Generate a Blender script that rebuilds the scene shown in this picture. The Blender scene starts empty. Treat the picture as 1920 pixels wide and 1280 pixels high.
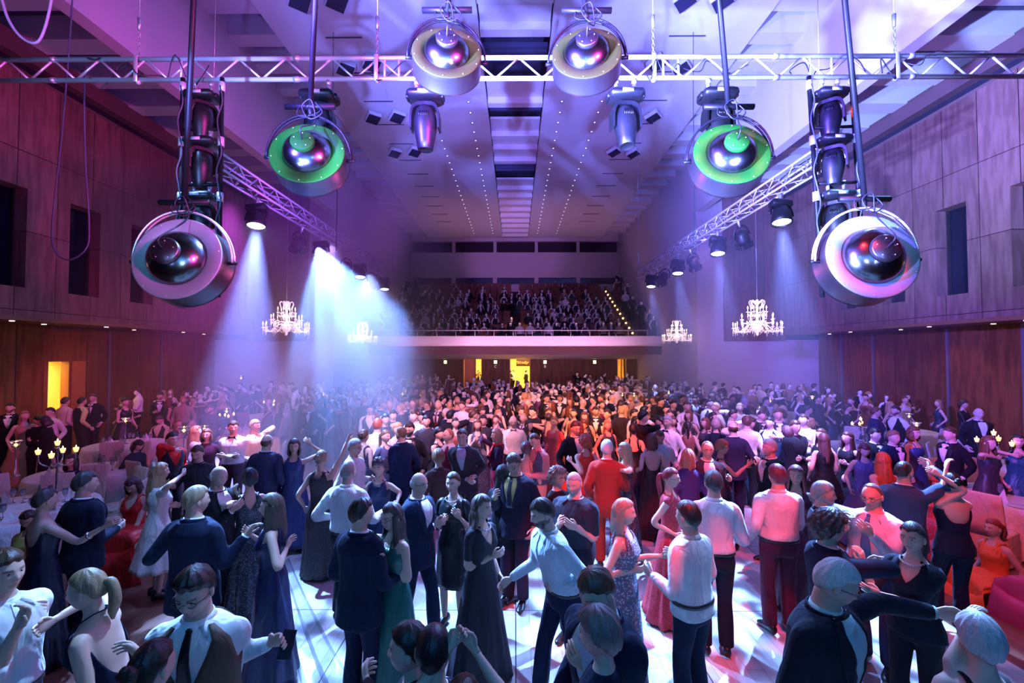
import bpy, math, random
import numpy as np
from mathutils import Vector, Matrix, Euler
R = math.radians
SC = bpy.context.scene
COL = SC.collection
rnd = random.Random(7)

# ---------------------------------------------------------------- camera
FPX = 853.0                       # focal length in pixels of the 1920 px frame
CAM_Z = 3.05
cam_d = bpy.data.cameras.new('camera')
cam_d.sensor_width = 36.0
cam_d.lens = FPX / 1920.0 * 36.0
cam_d.clip_start = 0.05; cam_d.clip_end = 200
cam = bpy.data.objects.new('camera', cam_d); COL.objects.link(cam)
cam.location = (0, 0, CAM_Z)
cam.rotation_euler = (R(90) + math.atan(23 / FPX), 0, math.atan(6 / FPX))
SC.camera = cam
CM = cam.rotation_euler.to_matrix()
def ray(px, py):
    return CM @ Vector(((px - 960) / FPX, -(py - 640) / FPX, -1.0))
def at_z(px, py, z):
    """point of the place seen at photograph pixel (px, py) at height z above the floor"""
    d = ray(px, py); t = (z - CAM_Z) / d.z
    return Vector((d.x * t, d.y * t, z))
def at_y(px, py, y):
    d = ray(px, py); t = y / d.y
    return Vector((d.x * t, y, CAM_Z + d.z * t))
def at_x(px, py, x):
    d = ray(px, py); t = x / d.x
    return Vector((x, d.y * t, CAM_Z + d.z * t))

# ---------------------------------------------------------------- materials
MATS = {}
def new_mat(name):
    m = bpy.data.materials.new(name); m.use_nodes = True
    nt = m.node_tree; b = nt.nodes['Principled BSDF']
    return m, nt, b
def srgb(r, g, b):
    f = lambda c: c / 12.92 if c <= .04045 else ((c + .055) / 1.055) ** 2.4
    return (f(r / 255), f(g / 255), f(b / 255), 1)
def plain(name, col, rough=.5, metal=0., emit=None, estr=0., spec=.5, trans=0., noise=0., nscale=40., bump=0., aniso=0.):
    key = (name,)
    if key in MATS: return MATS[key]
    m, nt, b = new_mat(name)
    if len(col) == 3: col = (*col, 1)
    b.inputs['Base Color'].default_value = col
    b.inputs['Roughness'].default_value = rough
    b.inputs['Metallic'].default_value = metal
    b.inputs['Specular IOR Level'].default_value = spec
    if trans: b.inputs['Transmission Weight'].default_value = trans
    if aniso: b.inputs['Anisotropic'].default_value = aniso
    if emit:
        b.inputs['Emission Color'].default_value = (*emit[:3], 1)
        b.inputs['Emission Strength'].default_value = estr
    if noise or bump:
        tc = nt.nodes.new('ShaderNodeTexCoord'); n = nt.nodes.new('ShaderNodeTexNoise')
        n.inputs['Scale'].default_value = nscale; n.inputs['Detail'].default_value = 3
        nt.links.new(tc.outputs['Object'], n.inputs['Vector'])
        if noise:
            mx = nt.nodes.new('ShaderNodeMix'); mx.data_type = 'RGBA'
            mx.inputs[6].default_value = tuple(c * (1 - noise) for c in col[:3]) + (1,)
            mx.inputs[7].default_value = tuple(min(1, c * (1 + noise)) for c in col[:3]) + (1,)
            nt.links.new(n.outputs['Fac'], mx.inputs[0]); nt.links.new(mx.outputs[2], b.inputs['Base Color'])
        if bump:
            bp = nt.nodes.new('ShaderNodeBump'); bp.inputs['Strength'].default_value = bump; bp.inputs['Distance'].default_value = .01
            nt.links.new(n.outputs['Fac'], bp.inputs['Height']); nt.links.new(bp.outputs['Normal'], b.inputs['Normal'])
    MATS[key] = m
    return m
def cloth(col, kind='wool'):
    """kind: wool, cotton, satin, velvet, sequin, lace, floral"""
    key = ('cloth', tuple(round(c, 3) for c in col), kind)
    if key in MATS: return MATS[key]
    m, nt, b = new_mat(kind + '_cloth')
    base = (*col[:3], 1)
    b.inputs['Base Color'].default_value = base
    b.inputs['Roughness'].default_value = {'wool': .85, 'cotton': .8, 'satin': .38, 'velvet': .75, 'sequin': .3, 'lace': .7, 'floral': .7}[kind]
    b.inputs['Specular IOR Level'].default_value = .12 if kind == 'wool' else .3
    if kind in ('velvet', 'wool'):
        b.inputs['Sheen Weight'].default_value = .03; b.inputs['Sheen Roughness'].default_value = .4
    tc = nt.nodes.new('ShaderNodeTexCoord')
    mp = nt.nodes.new('ShaderNodeMapping'); mp.inputs['Scale'].default_value = (1, 1, .45)
    nt.links.new(tc.outputs['Object'], mp.inputs['Vector'])
    n = nt.nodes.new('ShaderNodeTexNoise'); n.inputs['Scale'].default_value = 9 if kind != 'satin' else 7
    n.inputs['Detail'].default_value = 2; n.inputs['Distortion'].default_value = .7
    nt.links.new(mp.outputs['Vector'], n.inputs['Vector'])
    bp = nt.nodes.new('ShaderNodeBump'); bp.inputs['Distance'].default_value = .05
    bp.inputs['Strength'].default_value = {'cotton': .75, 'satin': .6}.get(kind, .4)
    nt.links.new(n.outputs['Fac'], bp.inputs['Height']); nt.links.new(bp.outputs['Normal'], b.inputs['Normal'])
    if kind in ('sequin', 'floral', 'lace'):
        v = nt.nodes.new('ShaderNodeTexVoronoi'); v.inputs['Scale'].default_value = {'sequin': 210, 'floral': 48, 'lace': 150}[kind]
        nt.links.new(tc.outputs['Object'], v.inputs['Vector'])
        r = nt.nodes.new('ShaderNodeValToRGB')
        r.color_ramp.elements[0].position = .22; r.color_ramp.elements[1].position = .42
        c2 = {'sequin': (.5, .5, .6, 1), 'floral': (.50, .52, .55, 1), 'lace': tuple(min(1, c * 3 + .05) for c in col[:3]) + (1,)}[kind]
        r.color_ramp.elements[0].color = c2 if kind != 'sequin' else base; r.color_ramp.elements[1].color = base
        if kind == 'sequin':
            nt.links.new(v.outputs['Color'], r.inputs['Fac']); r.color_ramp.elements[0].position = .74; r.color_ramp.elements[1].position = .9; r.color_ramp.elements[1].color = c2
        else: nt.links.new(v.outputs['Distance'], r.inputs['Fac'])
        nt.links.new(r.outputs['Color'], b.inputs['Base Color'])
    MATS[key] = m
    return m
def hair_mat(col):
    key = ('hair', tuple(round(c, 3) for c in col))
    if key in MATS: return MATS[key]
    m, nt, b = new_mat('hair')
    b.inputs['Roughness'].default_value = .42; b.inputs['Specular IOR Level'].default_value = .45
    tc = nt.nodes.new('ShaderNodeTexCoord'); mp = nt.nodes.new('ShaderNodeMapping'); mp.inputs['Scale'].default_value = (150, 150, 14)
    nt.links.new(tc.outputs['Object'], mp.inputs['Vector'])
    n = nt.nodes.new('ShaderNodeTexNoise'); n.inputs['Scale'].default_value = 1; n.inputs['Detail'].default_value = 2
    nt.links.new(mp.outputs['Vector'], n.inputs['Vector'])
    mx = nt.nodes.new('ShaderNodeMix'); mx.data_type = 'RGBA'
    mx.inputs[6].default_value = tuple(c * .45 for c in col[:3]) + (1,); mx.inputs[7].default_value = tuple(min(1, c * 1.5) for c in col[:3]) + (1,)
    nt.links.new(n.outputs['Fac'], mx.inputs[0]); nt.links.new(mx.outputs[2], b.inputs['Base Color'])
    bp = nt.nodes.new('ShaderNodeBump'); bp.inputs['Strength'].default_value = .4; bp.inputs['Distance'].default_value = .006
    nt.links.new(n.outputs['Fac'], bp.inputs['Height']); nt.links.new(bp.outputs['Normal'], b.inputs['Normal'])
    MATS[key] = m
    return m
def skin_mat(i):
    key = ('skin', i)
    if key in MATS: return MATS[key]
    col = [(.62, .40, .30), (.55, .34, .24), (.68, .46, .36), (.45, .27, .18)][i]
    m, nt, b = new_mat('skin')
    b.inputs['Roughness'].default_value = .5; b.inputs['Specular IOR Level'].default_value = .35
    at = nt.nodes.new('ShaderNodeAttribute'); at.attribute_name = 'paint'
    mx = nt.nodes.new('ShaderNodeMix'); mx.data_type = 'RGBA'; mx.inputs[6].default_value = (*col, 1)
    nt.links.new(at.outputs['Color'], mx.inputs[7]); nt.links.new(at.outputs['Alpha'], mx.inputs[0])
    nt.links.new(mx.outputs[2], b.inputs['Base Color'])
    MATS[key] = m
    return m

# ---------------------------------------------------------------- geometry collector
class Geo:
    def __init__(s): s.v = []; s.f = []; s.m = []; s.c = []; s.n = 0
    def add(s, v, f, m=0, c=None):
        v = np.asarray(v, float)
        s.v.append(v)
        o = s.n
        s.f.extend([tuple(i + o for i in q) for q in f]); s.m.extend([m] * len(f))
        s.c.append(c if c is not None else np.tile((0, 0, 0, 0), (len(v), 1)))
        s.n += len(v)
        return s
    def verts(s): return np.concatenate(s.v) if s.v else np.zeros((0, 3))
    def mesh(s, name, mats, smooth=True, paint=False):
        me = bpy.data.meshes.new(name)
        me.from_pydata(s.verts().tolist(), [], s.f)
        for m in (mats if isinstance(mats, (list, tuple)) else [mats]): me.materials.append(m)
        if len(set(s.m)) > 1: me.polygons.foreach_set('material_index', s.m)
        if smooth: me.polygons.foreach_set('use_smooth', [True] * len(s.f))
        if paint:
            a = me.color_attributes.new('paint', 'FLOAT_COLOR', 'POINT')
            a.data.foreach_set('color', np.concatenate(s.c).astype(np.float32).ravel())
        me.update()
        return me
    def obj(s, name, mats, parent=None, smooth=True, paint=False):
        return link(name, s.mesh(name, mats, smooth, paint), parent)
def link(name, me, parent=None):
    o = bpy.data.objects.new(name, me); COL.objects.link(o)
    if parent is not None: o.parent = parent
    return o
def tag(o, label=None, cat=None, group=None, kind=None):
    if label: o['label'] = label
    if cat: o['category'] = cat
    if group: o['group'] = group
    if kind: o['kind'] = kind
    return o
def empty(name, loc=(0, 0, 0), rz=0.):
    o = bpy.data.objects.new(name, None); COL.objects.link(o)
    o.location = loc; o.rotation_euler = (0, 0, rz); o.empty_display_size = .1
    return o
def copy_tree(o, parent=None):
    c = o.copy(); COL.objects.link(c)
    if parent is not None: c.parent = parent
    for ch in list(o.children): copy_tree(ch, c)
    return c
def grid_faces(nr, nc, wrap=True, flip=False):
    f = []
    for i in range(nr - 1):
        for j in range(nc if wrap else nc - 1):
            a, b = i * nc + j, i * nc + (j + 1) % nc
            q = (a, b, b + nc, a + nc)
            f.append(q[::-1] if flip else q)
    return f
def loft(g, loops, cap=True, m=0, c=None, wrap=True):
    nc = len(loops[0]); v = np.concatenate([np.asarray(l, float) for l in loops])
    f = grid_faces(len(loops), nc, wrap)
    if cap:
        f.append(tuple(range(nc))[::-1]); f.append(tuple(range((len(loops) - 1) * nc, len(loops) * nc)))
    g.add(v, f, m, c)
    return g
def V3(*a): return np.array(a, float)
def unit(a):
    n = np.linalg.norm(a); return a / n if n > 1e-9 else a
def tube(g, pts, rad, seg=8, cap=True, m=0, side=None, round_end=False, c=None):
    """rad: float list, or list of (r_side, r_other); side: reference vector"""
    pts = [np.asarray(p, float) for p in pts]; n = len(pts)
    if not hasattr(rad, '__len__'): rad = [rad] * n
    T = [unit(pts[min(i + 1, n - 1)] - pts[max(i - 1, 0)]) for i in range(n)]
    s = np.asarray(side if side is not None else ((0, 0, 1) if abs(T[0][2]) < .9 else (0, 1, 0)), float)
    loops = []
    a = np.arange(seg) * 2 * math.pi / seg
    u = unit(s - T[0] * np.dot(s, T[0]))
    P = list(range(n))
    def ring(p, t, u, r, k=1.):
        w = np.cross(t, u)
        ra, rb = r if hasattr(r, '__len__') else (r, r)
        return p + np.outer(np.cos(a) * ra * k, u) + np.outer(np.sin(a) * rb * k, w)
    if round_end:
        r0 = rad[0] if not hasattr(rad[0], '__len__') else min(rad[0])
        loops.append(ring(pts[0] - T[0] * r0 * .85, T[0], u, rad[0], .45)); loops.append(ring(pts[0] - T[0] * r0 * .5, T[0], u, rad[0], .85))
    for i in range(n):
        u = unit(u - T[i] * np.dot(u, T[i]))
        loops.append(ring(pts[i], T[i], u, rad[i]))
    if round_end:
        r1 = rad[-1] if not hasattr(rad[-1], '__len__') else min(rad[-1])
        loops.append(ring(pts[-1] + T[-1] * r1 * .5, T[-1], u, rad[-1], .85)); loops.append(ring(pts[-1] + T[-1] * r1 * .85, T[-1], u, rad[-1], .45))
    return loft(g, loops, cap, m, c)
def smooth_path(ctrl, n=10, vals=None):
    """Catmull-Rom through ctrl; vals interpolated linearly alongside"""
    P = [np.asarray(p, float) for p in ctrl]; P = [2 * P[0] - P[1]] + P + [2 * P[-1] - P[-2]]
    out = []; ov = []; k = len(ctrl) - 1
    for j in range(n + 1):
        t = j / n * k; i = min(int(t), k - 1); u = t - i
        p0, p1, p2, p3 = P[i:i + 4]
        out.append(.5 * ((2 * p1) + (-p0 + p2) * u + (2 * p0 - 5 * p1 + 4 * p2 - p3) * u * u + (-p0 + 3 * p1 - 3 * p2 + p3) * u ** 3))
        if vals is not None: ov.append(vals[i] * (1 - u) + vals[i + 1] * u)
    return (out, ov) if vals is not None else out
def ellipsoid(g, c, r, seg=12, rings=8, m=0, rot=None, col=None):
    loops = []
    a = np.arange(seg) * 2 * math.pi / seg
    for i in range(rings + 1):
        e = -math.pi / 2 + math.pi * i / rings; ce = max(math.cos(e), .02)
        p = np.stack([np.cos(a) * ce * r[0], np.sin(a) * ce * r[1], np.full(seg, math.sin(e) * r[2])], 1)
        if rot is not None: p = p @ np.asarray(rot).T
        loops.append(p + np.asarray(c, float))
    return loft(g, loops, True, m, col)
def box(g, lo, hi, m=0, bev=0.):
    x0, y0, z0 = lo; x1, y1, z1 = hi
    if bev <= 0:
        v = [(x0, y0, z0), (x1, y0, z0), (x1, y1, z0), (x0, y1, z0), (x0, y0, z1), (x1, y0, z1), (x1, y1, z1), (x0, y1, z1)]
        g.add(v, [(0, 3, 2, 1), (4, 5, 6, 7), (0, 1, 5, 4), (1, 2, 6, 5), (2, 3, 7, 6), (3, 0, 4, 7)], m); return g
    b = bev
    def lp(z, i): return [(x0 + i + b, y0 + i, z), (x1 - i - b, y0 + i, z), (x1 - i, y0 + i + b, z), (x1 - i, y1 - i - b, z), (x1 - i - b, y1 - i, z), (x0 + i + b, y1 - i, z), (x0 + i, y1 - i - b, z), (x0 + i, y0 + i + b, z)]
    return loft(g, [lp(z0, b), lp(z0 + b, 0), lp(z1 - b, 0), lp(z1, b)], True, m)
def lathe(g, prof, c=(0, 0, 0), seg=16, m=0, cap=True, axis=None):
    a = np.arange(seg) * 2 * math.pi / seg; loops = []
    for r, z in prof:
        p = np.stack([np.cos(a) * r, np.sin(a) * r, np.full(seg, z)], 1)
        if axis is not None: p = p @ np.asarray(axis).T
        loops.append(p + np.asarray(c, float))
    return loft(g, loops, cap, m)
def xform(g, M):
    """apply 4x4 matrix to all verts"""
    M = np.array(M); g.v = [v @ M[:3, :3].T + M[:3, 3] for v in g.v]; return g
# ---------------------------------------------------------------- people
PROF = {
 'm': ([.470, .500, .540, .600, .640, .700, .760, .795, .815, .832, .848, .862, .89],
       [(.135, .095, .0), (.165, .115, .0), (.170, .120, .0), (.156, .110, -.004), (.152, .107, -.004), (.162, .113, -.004), (.176, .122, -.006), (.178, .113, .0), (.158, .098, .005), (.122, .080, .010), (.084, .068, .013), (.066, .064, .013), (.061, .062, .006)]),
 'f': ([.470, .500, .540, .600, .635, .690, .735, .770, .795, .815, .832, .848, .862, .89],
       [(.140, .098, .0), (.168, .115, .004), (.172, .118, .004), (.140, .100, .0), (.122, .092, -.002), (.132, .098, -.004), (.148, .128, -.016), (.148, .110, -.006), (.146, .098, .001), (.128, .084, .006), (.096, .068, .010), (.068, .057, .012), (.053, .053, .012), (.048, .052, .006)]),
}
class Body:
    """joint positions in metres, local frame: face towards -Y, the person's left is +X, floor z = 0"""
    def __init__(s, sex, H, lean=(0, 0), wide=1., feet=None, seated=False):
        s.sex = sex; s.H = H; s.k = H / 1.75; s.wide = wide; s.seated = seated
        s.drop = (.53 * H - .50) if seated else 0.
        feet = feet or ((.10, 0), (-.10, 0))
        if not seated:
            far = max(abs(f[1]) for f in feet); s.drop = max(0., far * far * .45)
        s.lean = np.array([lean[0], lean[1], 0.]); s.feet = feet
        zs, ps = PROF[sex]; s.zs = np.array(zs); s.ps = np.array(ps)
    def prof(s, zf):
        a = np.interp(zf, s.zs, s.ps[:, 0]); b = np.interp(zf, s.zs, s.ps[:, 1]); y = np.interp(zf, s.zs, s.ps[:, 2])
        w = s.wide if zf < .84 else 1.
        wb = w if s.wide <= 1 else 1 + (s.wide - 1) * (1.9 if .5 < zf < .72 else 1.)
        return a * s.k * w, b * s.k * wb, y * s.k
    def spine(s, zf):
        t = min(max((zf - .52) / .30, 0), 1.5); tt = t * t * (3 - 2 * min(t, 1)) if t < 1 else 1 + (t - 1) * 1.0
        return s.lean * tt + V3(0, 0, zf * s.H - s.drop)
    def pt(s, phi, zf, off=0.):
        a, b, y = s.prof(zf); c, sn = math.cos(phi), math.sin(phi)
        e = 2 / 2.35
        return s.spine(zf) + V3((a + off) * math.copysign(abs(c) ** e, c), (b + off) * math.copysign(abs(sn) ** e, sn) + y, 0)
    def ring(s, zf, off=0., n=24):
        return np.array([s.pt(2 * math.pi * i / n, zf, off) for i in range(n)])
    def shoulder(s, sd):
        x = (.172 if s.sex == 'm' else .148) * s.k * min(s.wide, 1.12)
        return s.spine(.796) + V3(sd * x, .004, 0)
    def head(s): return s.spine(.845) + V3(0, -.012, 0.075) * s.k + s.lean * .12 + V3(0, 0, .012)
def ik(a, t, l1, l2, pole):
    d = t - a; L = np.linalg.norm(d); mx = (l1 + l2) * .995
    if L > mx: t = a + d / L * mx; L = mx
    L = max(L, abs(l1 - l2) + .03)
    n = unit(t - a); x = (l1 * l1 - l2 * l2 + L * L) / (2 * L); h = math.sqrt(max(l1 * l1 - x * x, 0))
    p = unit(pole - n * np.dot(pole, n))
    return a + n * x + p * h, t

def head_geo(lod, sex, paint_col=None, beard=None, seed=0):
    """head around its centre, face towards -Y; returns verts, faces, colours"""
    na, ne = {0: (60, 42), 1: (28, 20), 2: (12, 9)}[lod]
    v = []; c = []
    rr = random.Random(seed); jaw = .30 + rr.uniform(-.05, .05) + (.05 if sex == 'f' else 0); nose = .020 + rr.uniform(-.003, .004)
    g = lambda x, s_: math.exp(-x * x / (s_ * s_))
    for i in range(ne + 1):
        e = -math.pi / 2 + math.pi * i / ne; ce = max(math.cos(e), .015); se = math.sin(e)
        for j in range(na):
            a = 2 * math.pi * j / na; a = a - .5 * math.sin(a)     # dense towards the face (a = 0)
            ux, uy = math.sin(a) * ce, -math.cos(a) * ce
            x, y, z = .077 * ux, .098 * uy, .118 * se
            t = max(-se, 0)
            x *= 1 - jaw * t ** 1.6
            if uy > 0: y *= 1 - .42 * t ** 1.2
            else: y *= (1 - .04 * t)
            if uy < 0: y = -abs(y) ** .9 * (.098 ** .1)
            col = (0, 0, 0, 0)
            if y < 0:
                f = 1.; ax = abs(x)
                if z < .016:
                    ramp = min(max((.016 - z) / .042, 0), 1) * (1 if z > -.030 else max(0, 1 - (-.030 - z) / .009))
                    y -= nose * g(x, .0125 + .003 * ramp) * ramp
                y -= .005 * g(z - .024, .008) * g(ax - .026, .026)
                y += .011 * g(ax - .031, .0145) * g(z - .008, .0115)
                y -= .003 * g(ax - .042, .015) * g(z + .018, .015)
                y += .003 * g(ax - .048, .02) * g(z + .055, .02)
                y -= .0065 * g(x, .022) * (g(z + .055, .0055) + g(z + .067, .006))
                y -= .007 * g(x, .022) * g(z + .095, .015)
                if y < -.05:
                    if ax < .027 and abs(z + .061) < .0115 - .25 * ax: col = (.42, .13, .12, .75 if sex == 'f' else .45)
                    if .012 < ax < .050 and abs(z - .0265 + .12 * abs(ax - .03)) < .0055: col = (*(paint_col or (.05, .03, .02)), .8)
            if beard and z < -.02 + .35 * max(0, -y - .02) * 0 and not (abs(x) < .022 and -.074 < z < -.052) and (z < -.035 or abs(x) > .05) and y < .03 and (z < -.042 or abs(x) > .045):
                col = (*beard, .85)
            v.append((x, y, z)); c.append(col)
    f = grid_faces(ne + 1, na)
    f.append(tuple(range(na))[::-1]); f.append(tuple(range(ne * na, (ne + 1) * na)))
    return np.array(v), f, np.array(c, float)

def hair_r(style):
    """front/side/back hairline elevations (deg), thickness front, top, back"""
    return {'short': (33, 8, -28, .010, .022, .014), 'crop': (36, 10, -25, .005, .008, .006), 'quiff': (36, 10, -26, .022, .034, .012), 'recede': (62, 10, -25, .006, .008, .010),
            'bald': (20, -2, -26, .004, .004, .008), 'long': (36, 6, -50, .012, .020, .022), 'bob': (34, 4, -50, .014, .026, .028), 'updo': (36, 12, -24, .010, .018, .012),
            'pixie': (28, 0, -32, .018, .030, .024), 'curly': (30, -5, -45, .030, .042, .045), 'grey_puff': (30, 0, -35, .022, .036, .034)}[style]
def hair_geo(style, lod, seed=0, length=.30, wave=.006):
    """style may be base, base+tail, base+bun"""
    base = {'ponytail': 'updo', 'bun': 'updo', 'half': 'long'}.get(style, style)
    fr, sd_, bk, tf, tt, tb = hair_r(base)
    na, ne = {0: (56, 30), 1: (26, 15), 2: (12, 8)}[lod]
    g = Geo(); rr = random.Random(seed * 7 + 3); v = []
    ph = rr.uniform(0, 6)
    for i in range(ne + 1):
        e = -R(58) + R(148) * i / ne; ce = max(math.cos(e), .02); se = math.sin(e)
        for j in range(na):
            a = 2 * math.pi * j / na
            front = math.cos(a)                                    # 1 = face, -1 = back
            hl = fr + (sd_ - fr) * (1 - front) if front > 0 else sd_ + (bk - sd_) * (-front)
            if front > 0: hl = sd_ + (fr - sd_) * min(1, front * 1.6) ** .7
            hl += 3 * math.sin(5 * a + ph) + 1.5 * math.sin(11 * a + ph)
            d = (math.degrees(e) - hl) / 9.
            s_ = min(max(d + .5, 0), 1); s_ = s_ * s_ * (3 - 2 * s_)
            th = (tt * max(se, 0) + (1 - max(se, 0)) * (tf if front > 0 else tb) * (abs(front)) + (1 - max(se, 0)) * (1 - abs(front)) * (tf + tb) / 2)
            if base == 'bald': s_ *= min(1, max(0, (.45 - front) / .25)) * min(1, max(0, (.42 - se) / .2))
            lump = 1 + (.10 * math.sin(9 * a + 3 * e + ph) + .07 * math.sin(17 * a - 5 * e)) * ce * 1.5 * (1 if lod < 2 else 0)
            if base in ('curly',): lump += .38 * math.sin(13 * a + ph) * math.sin(12 * e + ph) * ce
            if base == 'quiff' and front > .3: th += .012 * front
            r = -.006 + s_ * (th * lump + .006)
            t = max(-se, 0)
            x, y, z = (.077 + r) * math.sin(a) * ce, -(.098 + r) * math.cos(a) * ce, (.118 + r) * se
            if y > 0: y *= 1 - .42 * t ** 1.2 * (.5 if tb > .02 else 1)
            x *= 1 - .28 * t ** 1.6
            v.append((x, y, z))
    f = grid_faces(ne + 1, na); f.append(tuple(range(ne * na, (ne + 1) * na)))
    g.add(v, f)
    seg = {0: 26, 1: 14, 2: 8}[lod]
    if style in ('long', 'half', 'bob'):
        L = {'bob': .15}.get(style, length); rows = {0: 16, 1: 8, 2: 5}[lod]; loops = []
        a0 = 62 if style != 'half' else 85
        for i in range(rows + 1):
            t = i / rows; z = .035 - t * (L + .035)
            wx = .086 + .012 * min(1, t * 2) + (.028 * max(0, t - .35) if L > .2 else .006 * math.sin(t * 3)); wy = .108 + .012 * math.sin(t * 3) + (.02 * t if L > .2 else 0)
            if t > .85: wx *= 1 - (t - .85) * 1.6
            outer = []; inner = []
            for j in range(seg + 1):
                a = R(a0 + (360 - 2 * a0) * j / seg)
                w = 1 + .05 * math.sin(7 * a + ph + (4 * t if wave > .01 else 0)) + .035 * math.sin(15 * a) + wave * 4 * math.sin(t * 11 + 3 * a + ph)
                outer.append((wx * w * math.sin(a), -wy * w * math.cos(a) + (.0 if L < .2 else .012 * t), z + .012 * math.sin(6 * a + ph) * t))
                k = .80 if t < .9 else .9
                inner.append((wx * k * math.sin(a), -(wy * k) * math.cos(a), z))
            loops.append(np.array(outer + inner[::-1]))
        loft(g, loops, True)
    if style == 'ponytail':
        n = 8 if lod < 2 else 4
        pts, rd = smooth_path([(0, .095, .03), (0, .135, .02), (.01, .15, -.07), (.0, .135, -.07 - length * .5), (.01, .14, -.05 - length)], n * 2, [.022, .03, .034, .028, .008])
        tube(g, pts, rd, 10 if lod == 0 else 6)
    if style == 'bun':
        ellipsoid(g, (0, .115, .045), (.045, .038, .042), 14 if lod == 0 else 8, 8 if lod == 0 else 5)
        if lod == 0:
            for q in range(5):
                aa = q * 1.26
                ellipsoid(g, (.03 * math.cos(aa), .125, .045 + .028 * math.sin(aa)), (.022, .022, .02), 8, 6)
    return g

def hand_geo(g, wrist, d, sd, lod, curl=.5, thumb=None, m=0, k=1.):
    """five fingers; d = direction of the hand, sd = +1 left, -1 right"""
    d = unit(d)
    if thumb is None: thumb = V3(0, -1, 0) if abs(d[2]) > .75 else V3(0, -.25, 1)
    t = unit(thumb - d * np.dot(thumb, d)); n = np.cross(d, t) * (-sd)
    P = lambda x, y, z: wrist + (d * x + t * y + n * z) * k
    if lod == 2:
        loft(g, [np.array([P(x, w * math.cos(q), h * math.sin(q)) for q in np.arange(6) * math.pi / 3]) for x, w, h in ((-.01, .024, .016), (.05, .04, .014), (.10, .036, .012), (.16, .02, .010), (.175, .008, .006))], True, m)
        return
    ns = 10 if lod == 0 else 6
    loft(g, [np.array([P(x, yo + w * math.copysign(abs(math.cos(q)) ** .7, math.cos(q)), h * math.copysign(abs(math.sin(q)) ** .8, math.sin(q))) for q in np.arange(ns) * 2 * math.pi / ns])
             for x, w, h, yo in ((-.03, .023, .019, 0), (0, .025, .018, 0), (.025, .035, .0165, .003), (.055, .041, .015, .002), (.08, .041, .013, 0), (.094, .036, .009, 0))], True, m)
    fs = 7 if lod == 0 else 4
    for i, (y, L, r) in enumerate(((.030, .072, .0088), (.010, .080, .0092), (-.011, .074, .0088), (-.030, .058, .0078))):
        p = V3(.085, y, 0); ang = .12 + .08 * i * curl; pts = [p.copy()]; rad = [r * 1.05]
        spread = (1.5 - i) * .05 * (1 - curl)
        for j, fl in enumerate((.46, .30, .24)):
            ang += curl * (.75, .95, .6)[j] + .05 * i * curl
            p = p + V3(math.cos(ang) * math.cos(spread), math.sin(spread), -math.sin(ang)) * L * fl
            pts += [p.copy()]; rad += [r * (1, .92, .78)[j]]
        tube(g, [P(*q) for q in pts], [r_ * k for r_ in rad], fs, True, m, side=n, round_end=(lod == 0))
    th = [V3(.012, .022, -.004), V3(.038, .046, -.012), V3(.066, .058, -.020 - .012 * curl), V3(.090, .058 - .02 * curl, -.026 - .022 * curl)]
    tube(g, [P(*q) for q in th], [.013 * k, .0115 * k, .0105 * k, .0075 * k], fs, True, m, side=n, round_end=(lod == 0))

PENDING = []          # objects waiting for their voxel pass
def put(g, name, mats, parent, vox, extra=None, paint=False, smooth_it=6, disp=0.):
    """make the child mesh; with vox > 0 the closed shells in g are fused into one skin first"""
    if not vox:
        if extra is not None:
            g.v += extra.v; g.f += [tuple(i + g.n for i in q) for q in extra.f]; g.m += extra.m; g.c += extra.c; g.n += extra.n
        return g.obj(name, mats, parent, True, paint)
    me = g.mesh(name, mats, True, False)
    o = link(name, me, parent)
    md = o.modifiers.new('fuse', 'REMESH'); md.mode = 'VOXEL'; md.voxel_size = vox; md.use_smooth_shade = True
    sm = o.modifiers.new('soften', 'SMOOTH'); sm.factor = .5; sm.iterations = smooth_it
    PENDING.append((o, extra, mats, paint))
    return o
def flush_pending():
    bpy.context.view_layer.update()
    dg = bpy.context.evaluated_depsgraph_get()
    for o, extra, mats, paint in PENDING:
        ev = o.evaluated_get(dg); me = ev.to_mesh()
        nv = len(me.vertices); co = np.empty(nv * 3, np.float32); me.vertices.foreach_get('co', co)
        fs = [tuple(p.vertices) for p in me.polygons]
        ev.to_mesh_clear()
        g = Geo(); g.add(co.reshape(-1, 3), fs, 0)
        if extra is not None:
            g.f += [tuple(i + g.n for i in q) for q in extra.f]; g.v += extra.v; g.m += extra.m; g.c += extra.c; g.n += extra.n
        old = o.data; nm = old.name
        o.modifiers.clear(); o.data = g.mesh(nm, mats, True, paint); bpy.data.meshes.remove(old)
    PENDING.clear()

def patch(g, B, phis, zs, off, m=0, th=.003):
    """strip of cloth lying on the torso: phis(z) -> (phi0, phi1)"""
    outer = []; inner = []; n = 7
    for z in zs:
        p0, p1 = phis(z)
        outer.append([B.pt(p0 + (p1 - p0) * i / (n - 1), z, off) for i in range(n)])
        inner.append([B.pt(p0 + (p1 - p0) * i / (n - 1), z, off - th - .006) for i in range(n)])
    loft(g, [np.array(o + i_[::-1]) for o, i_ in zip(outer, inner)], True, m)

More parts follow.
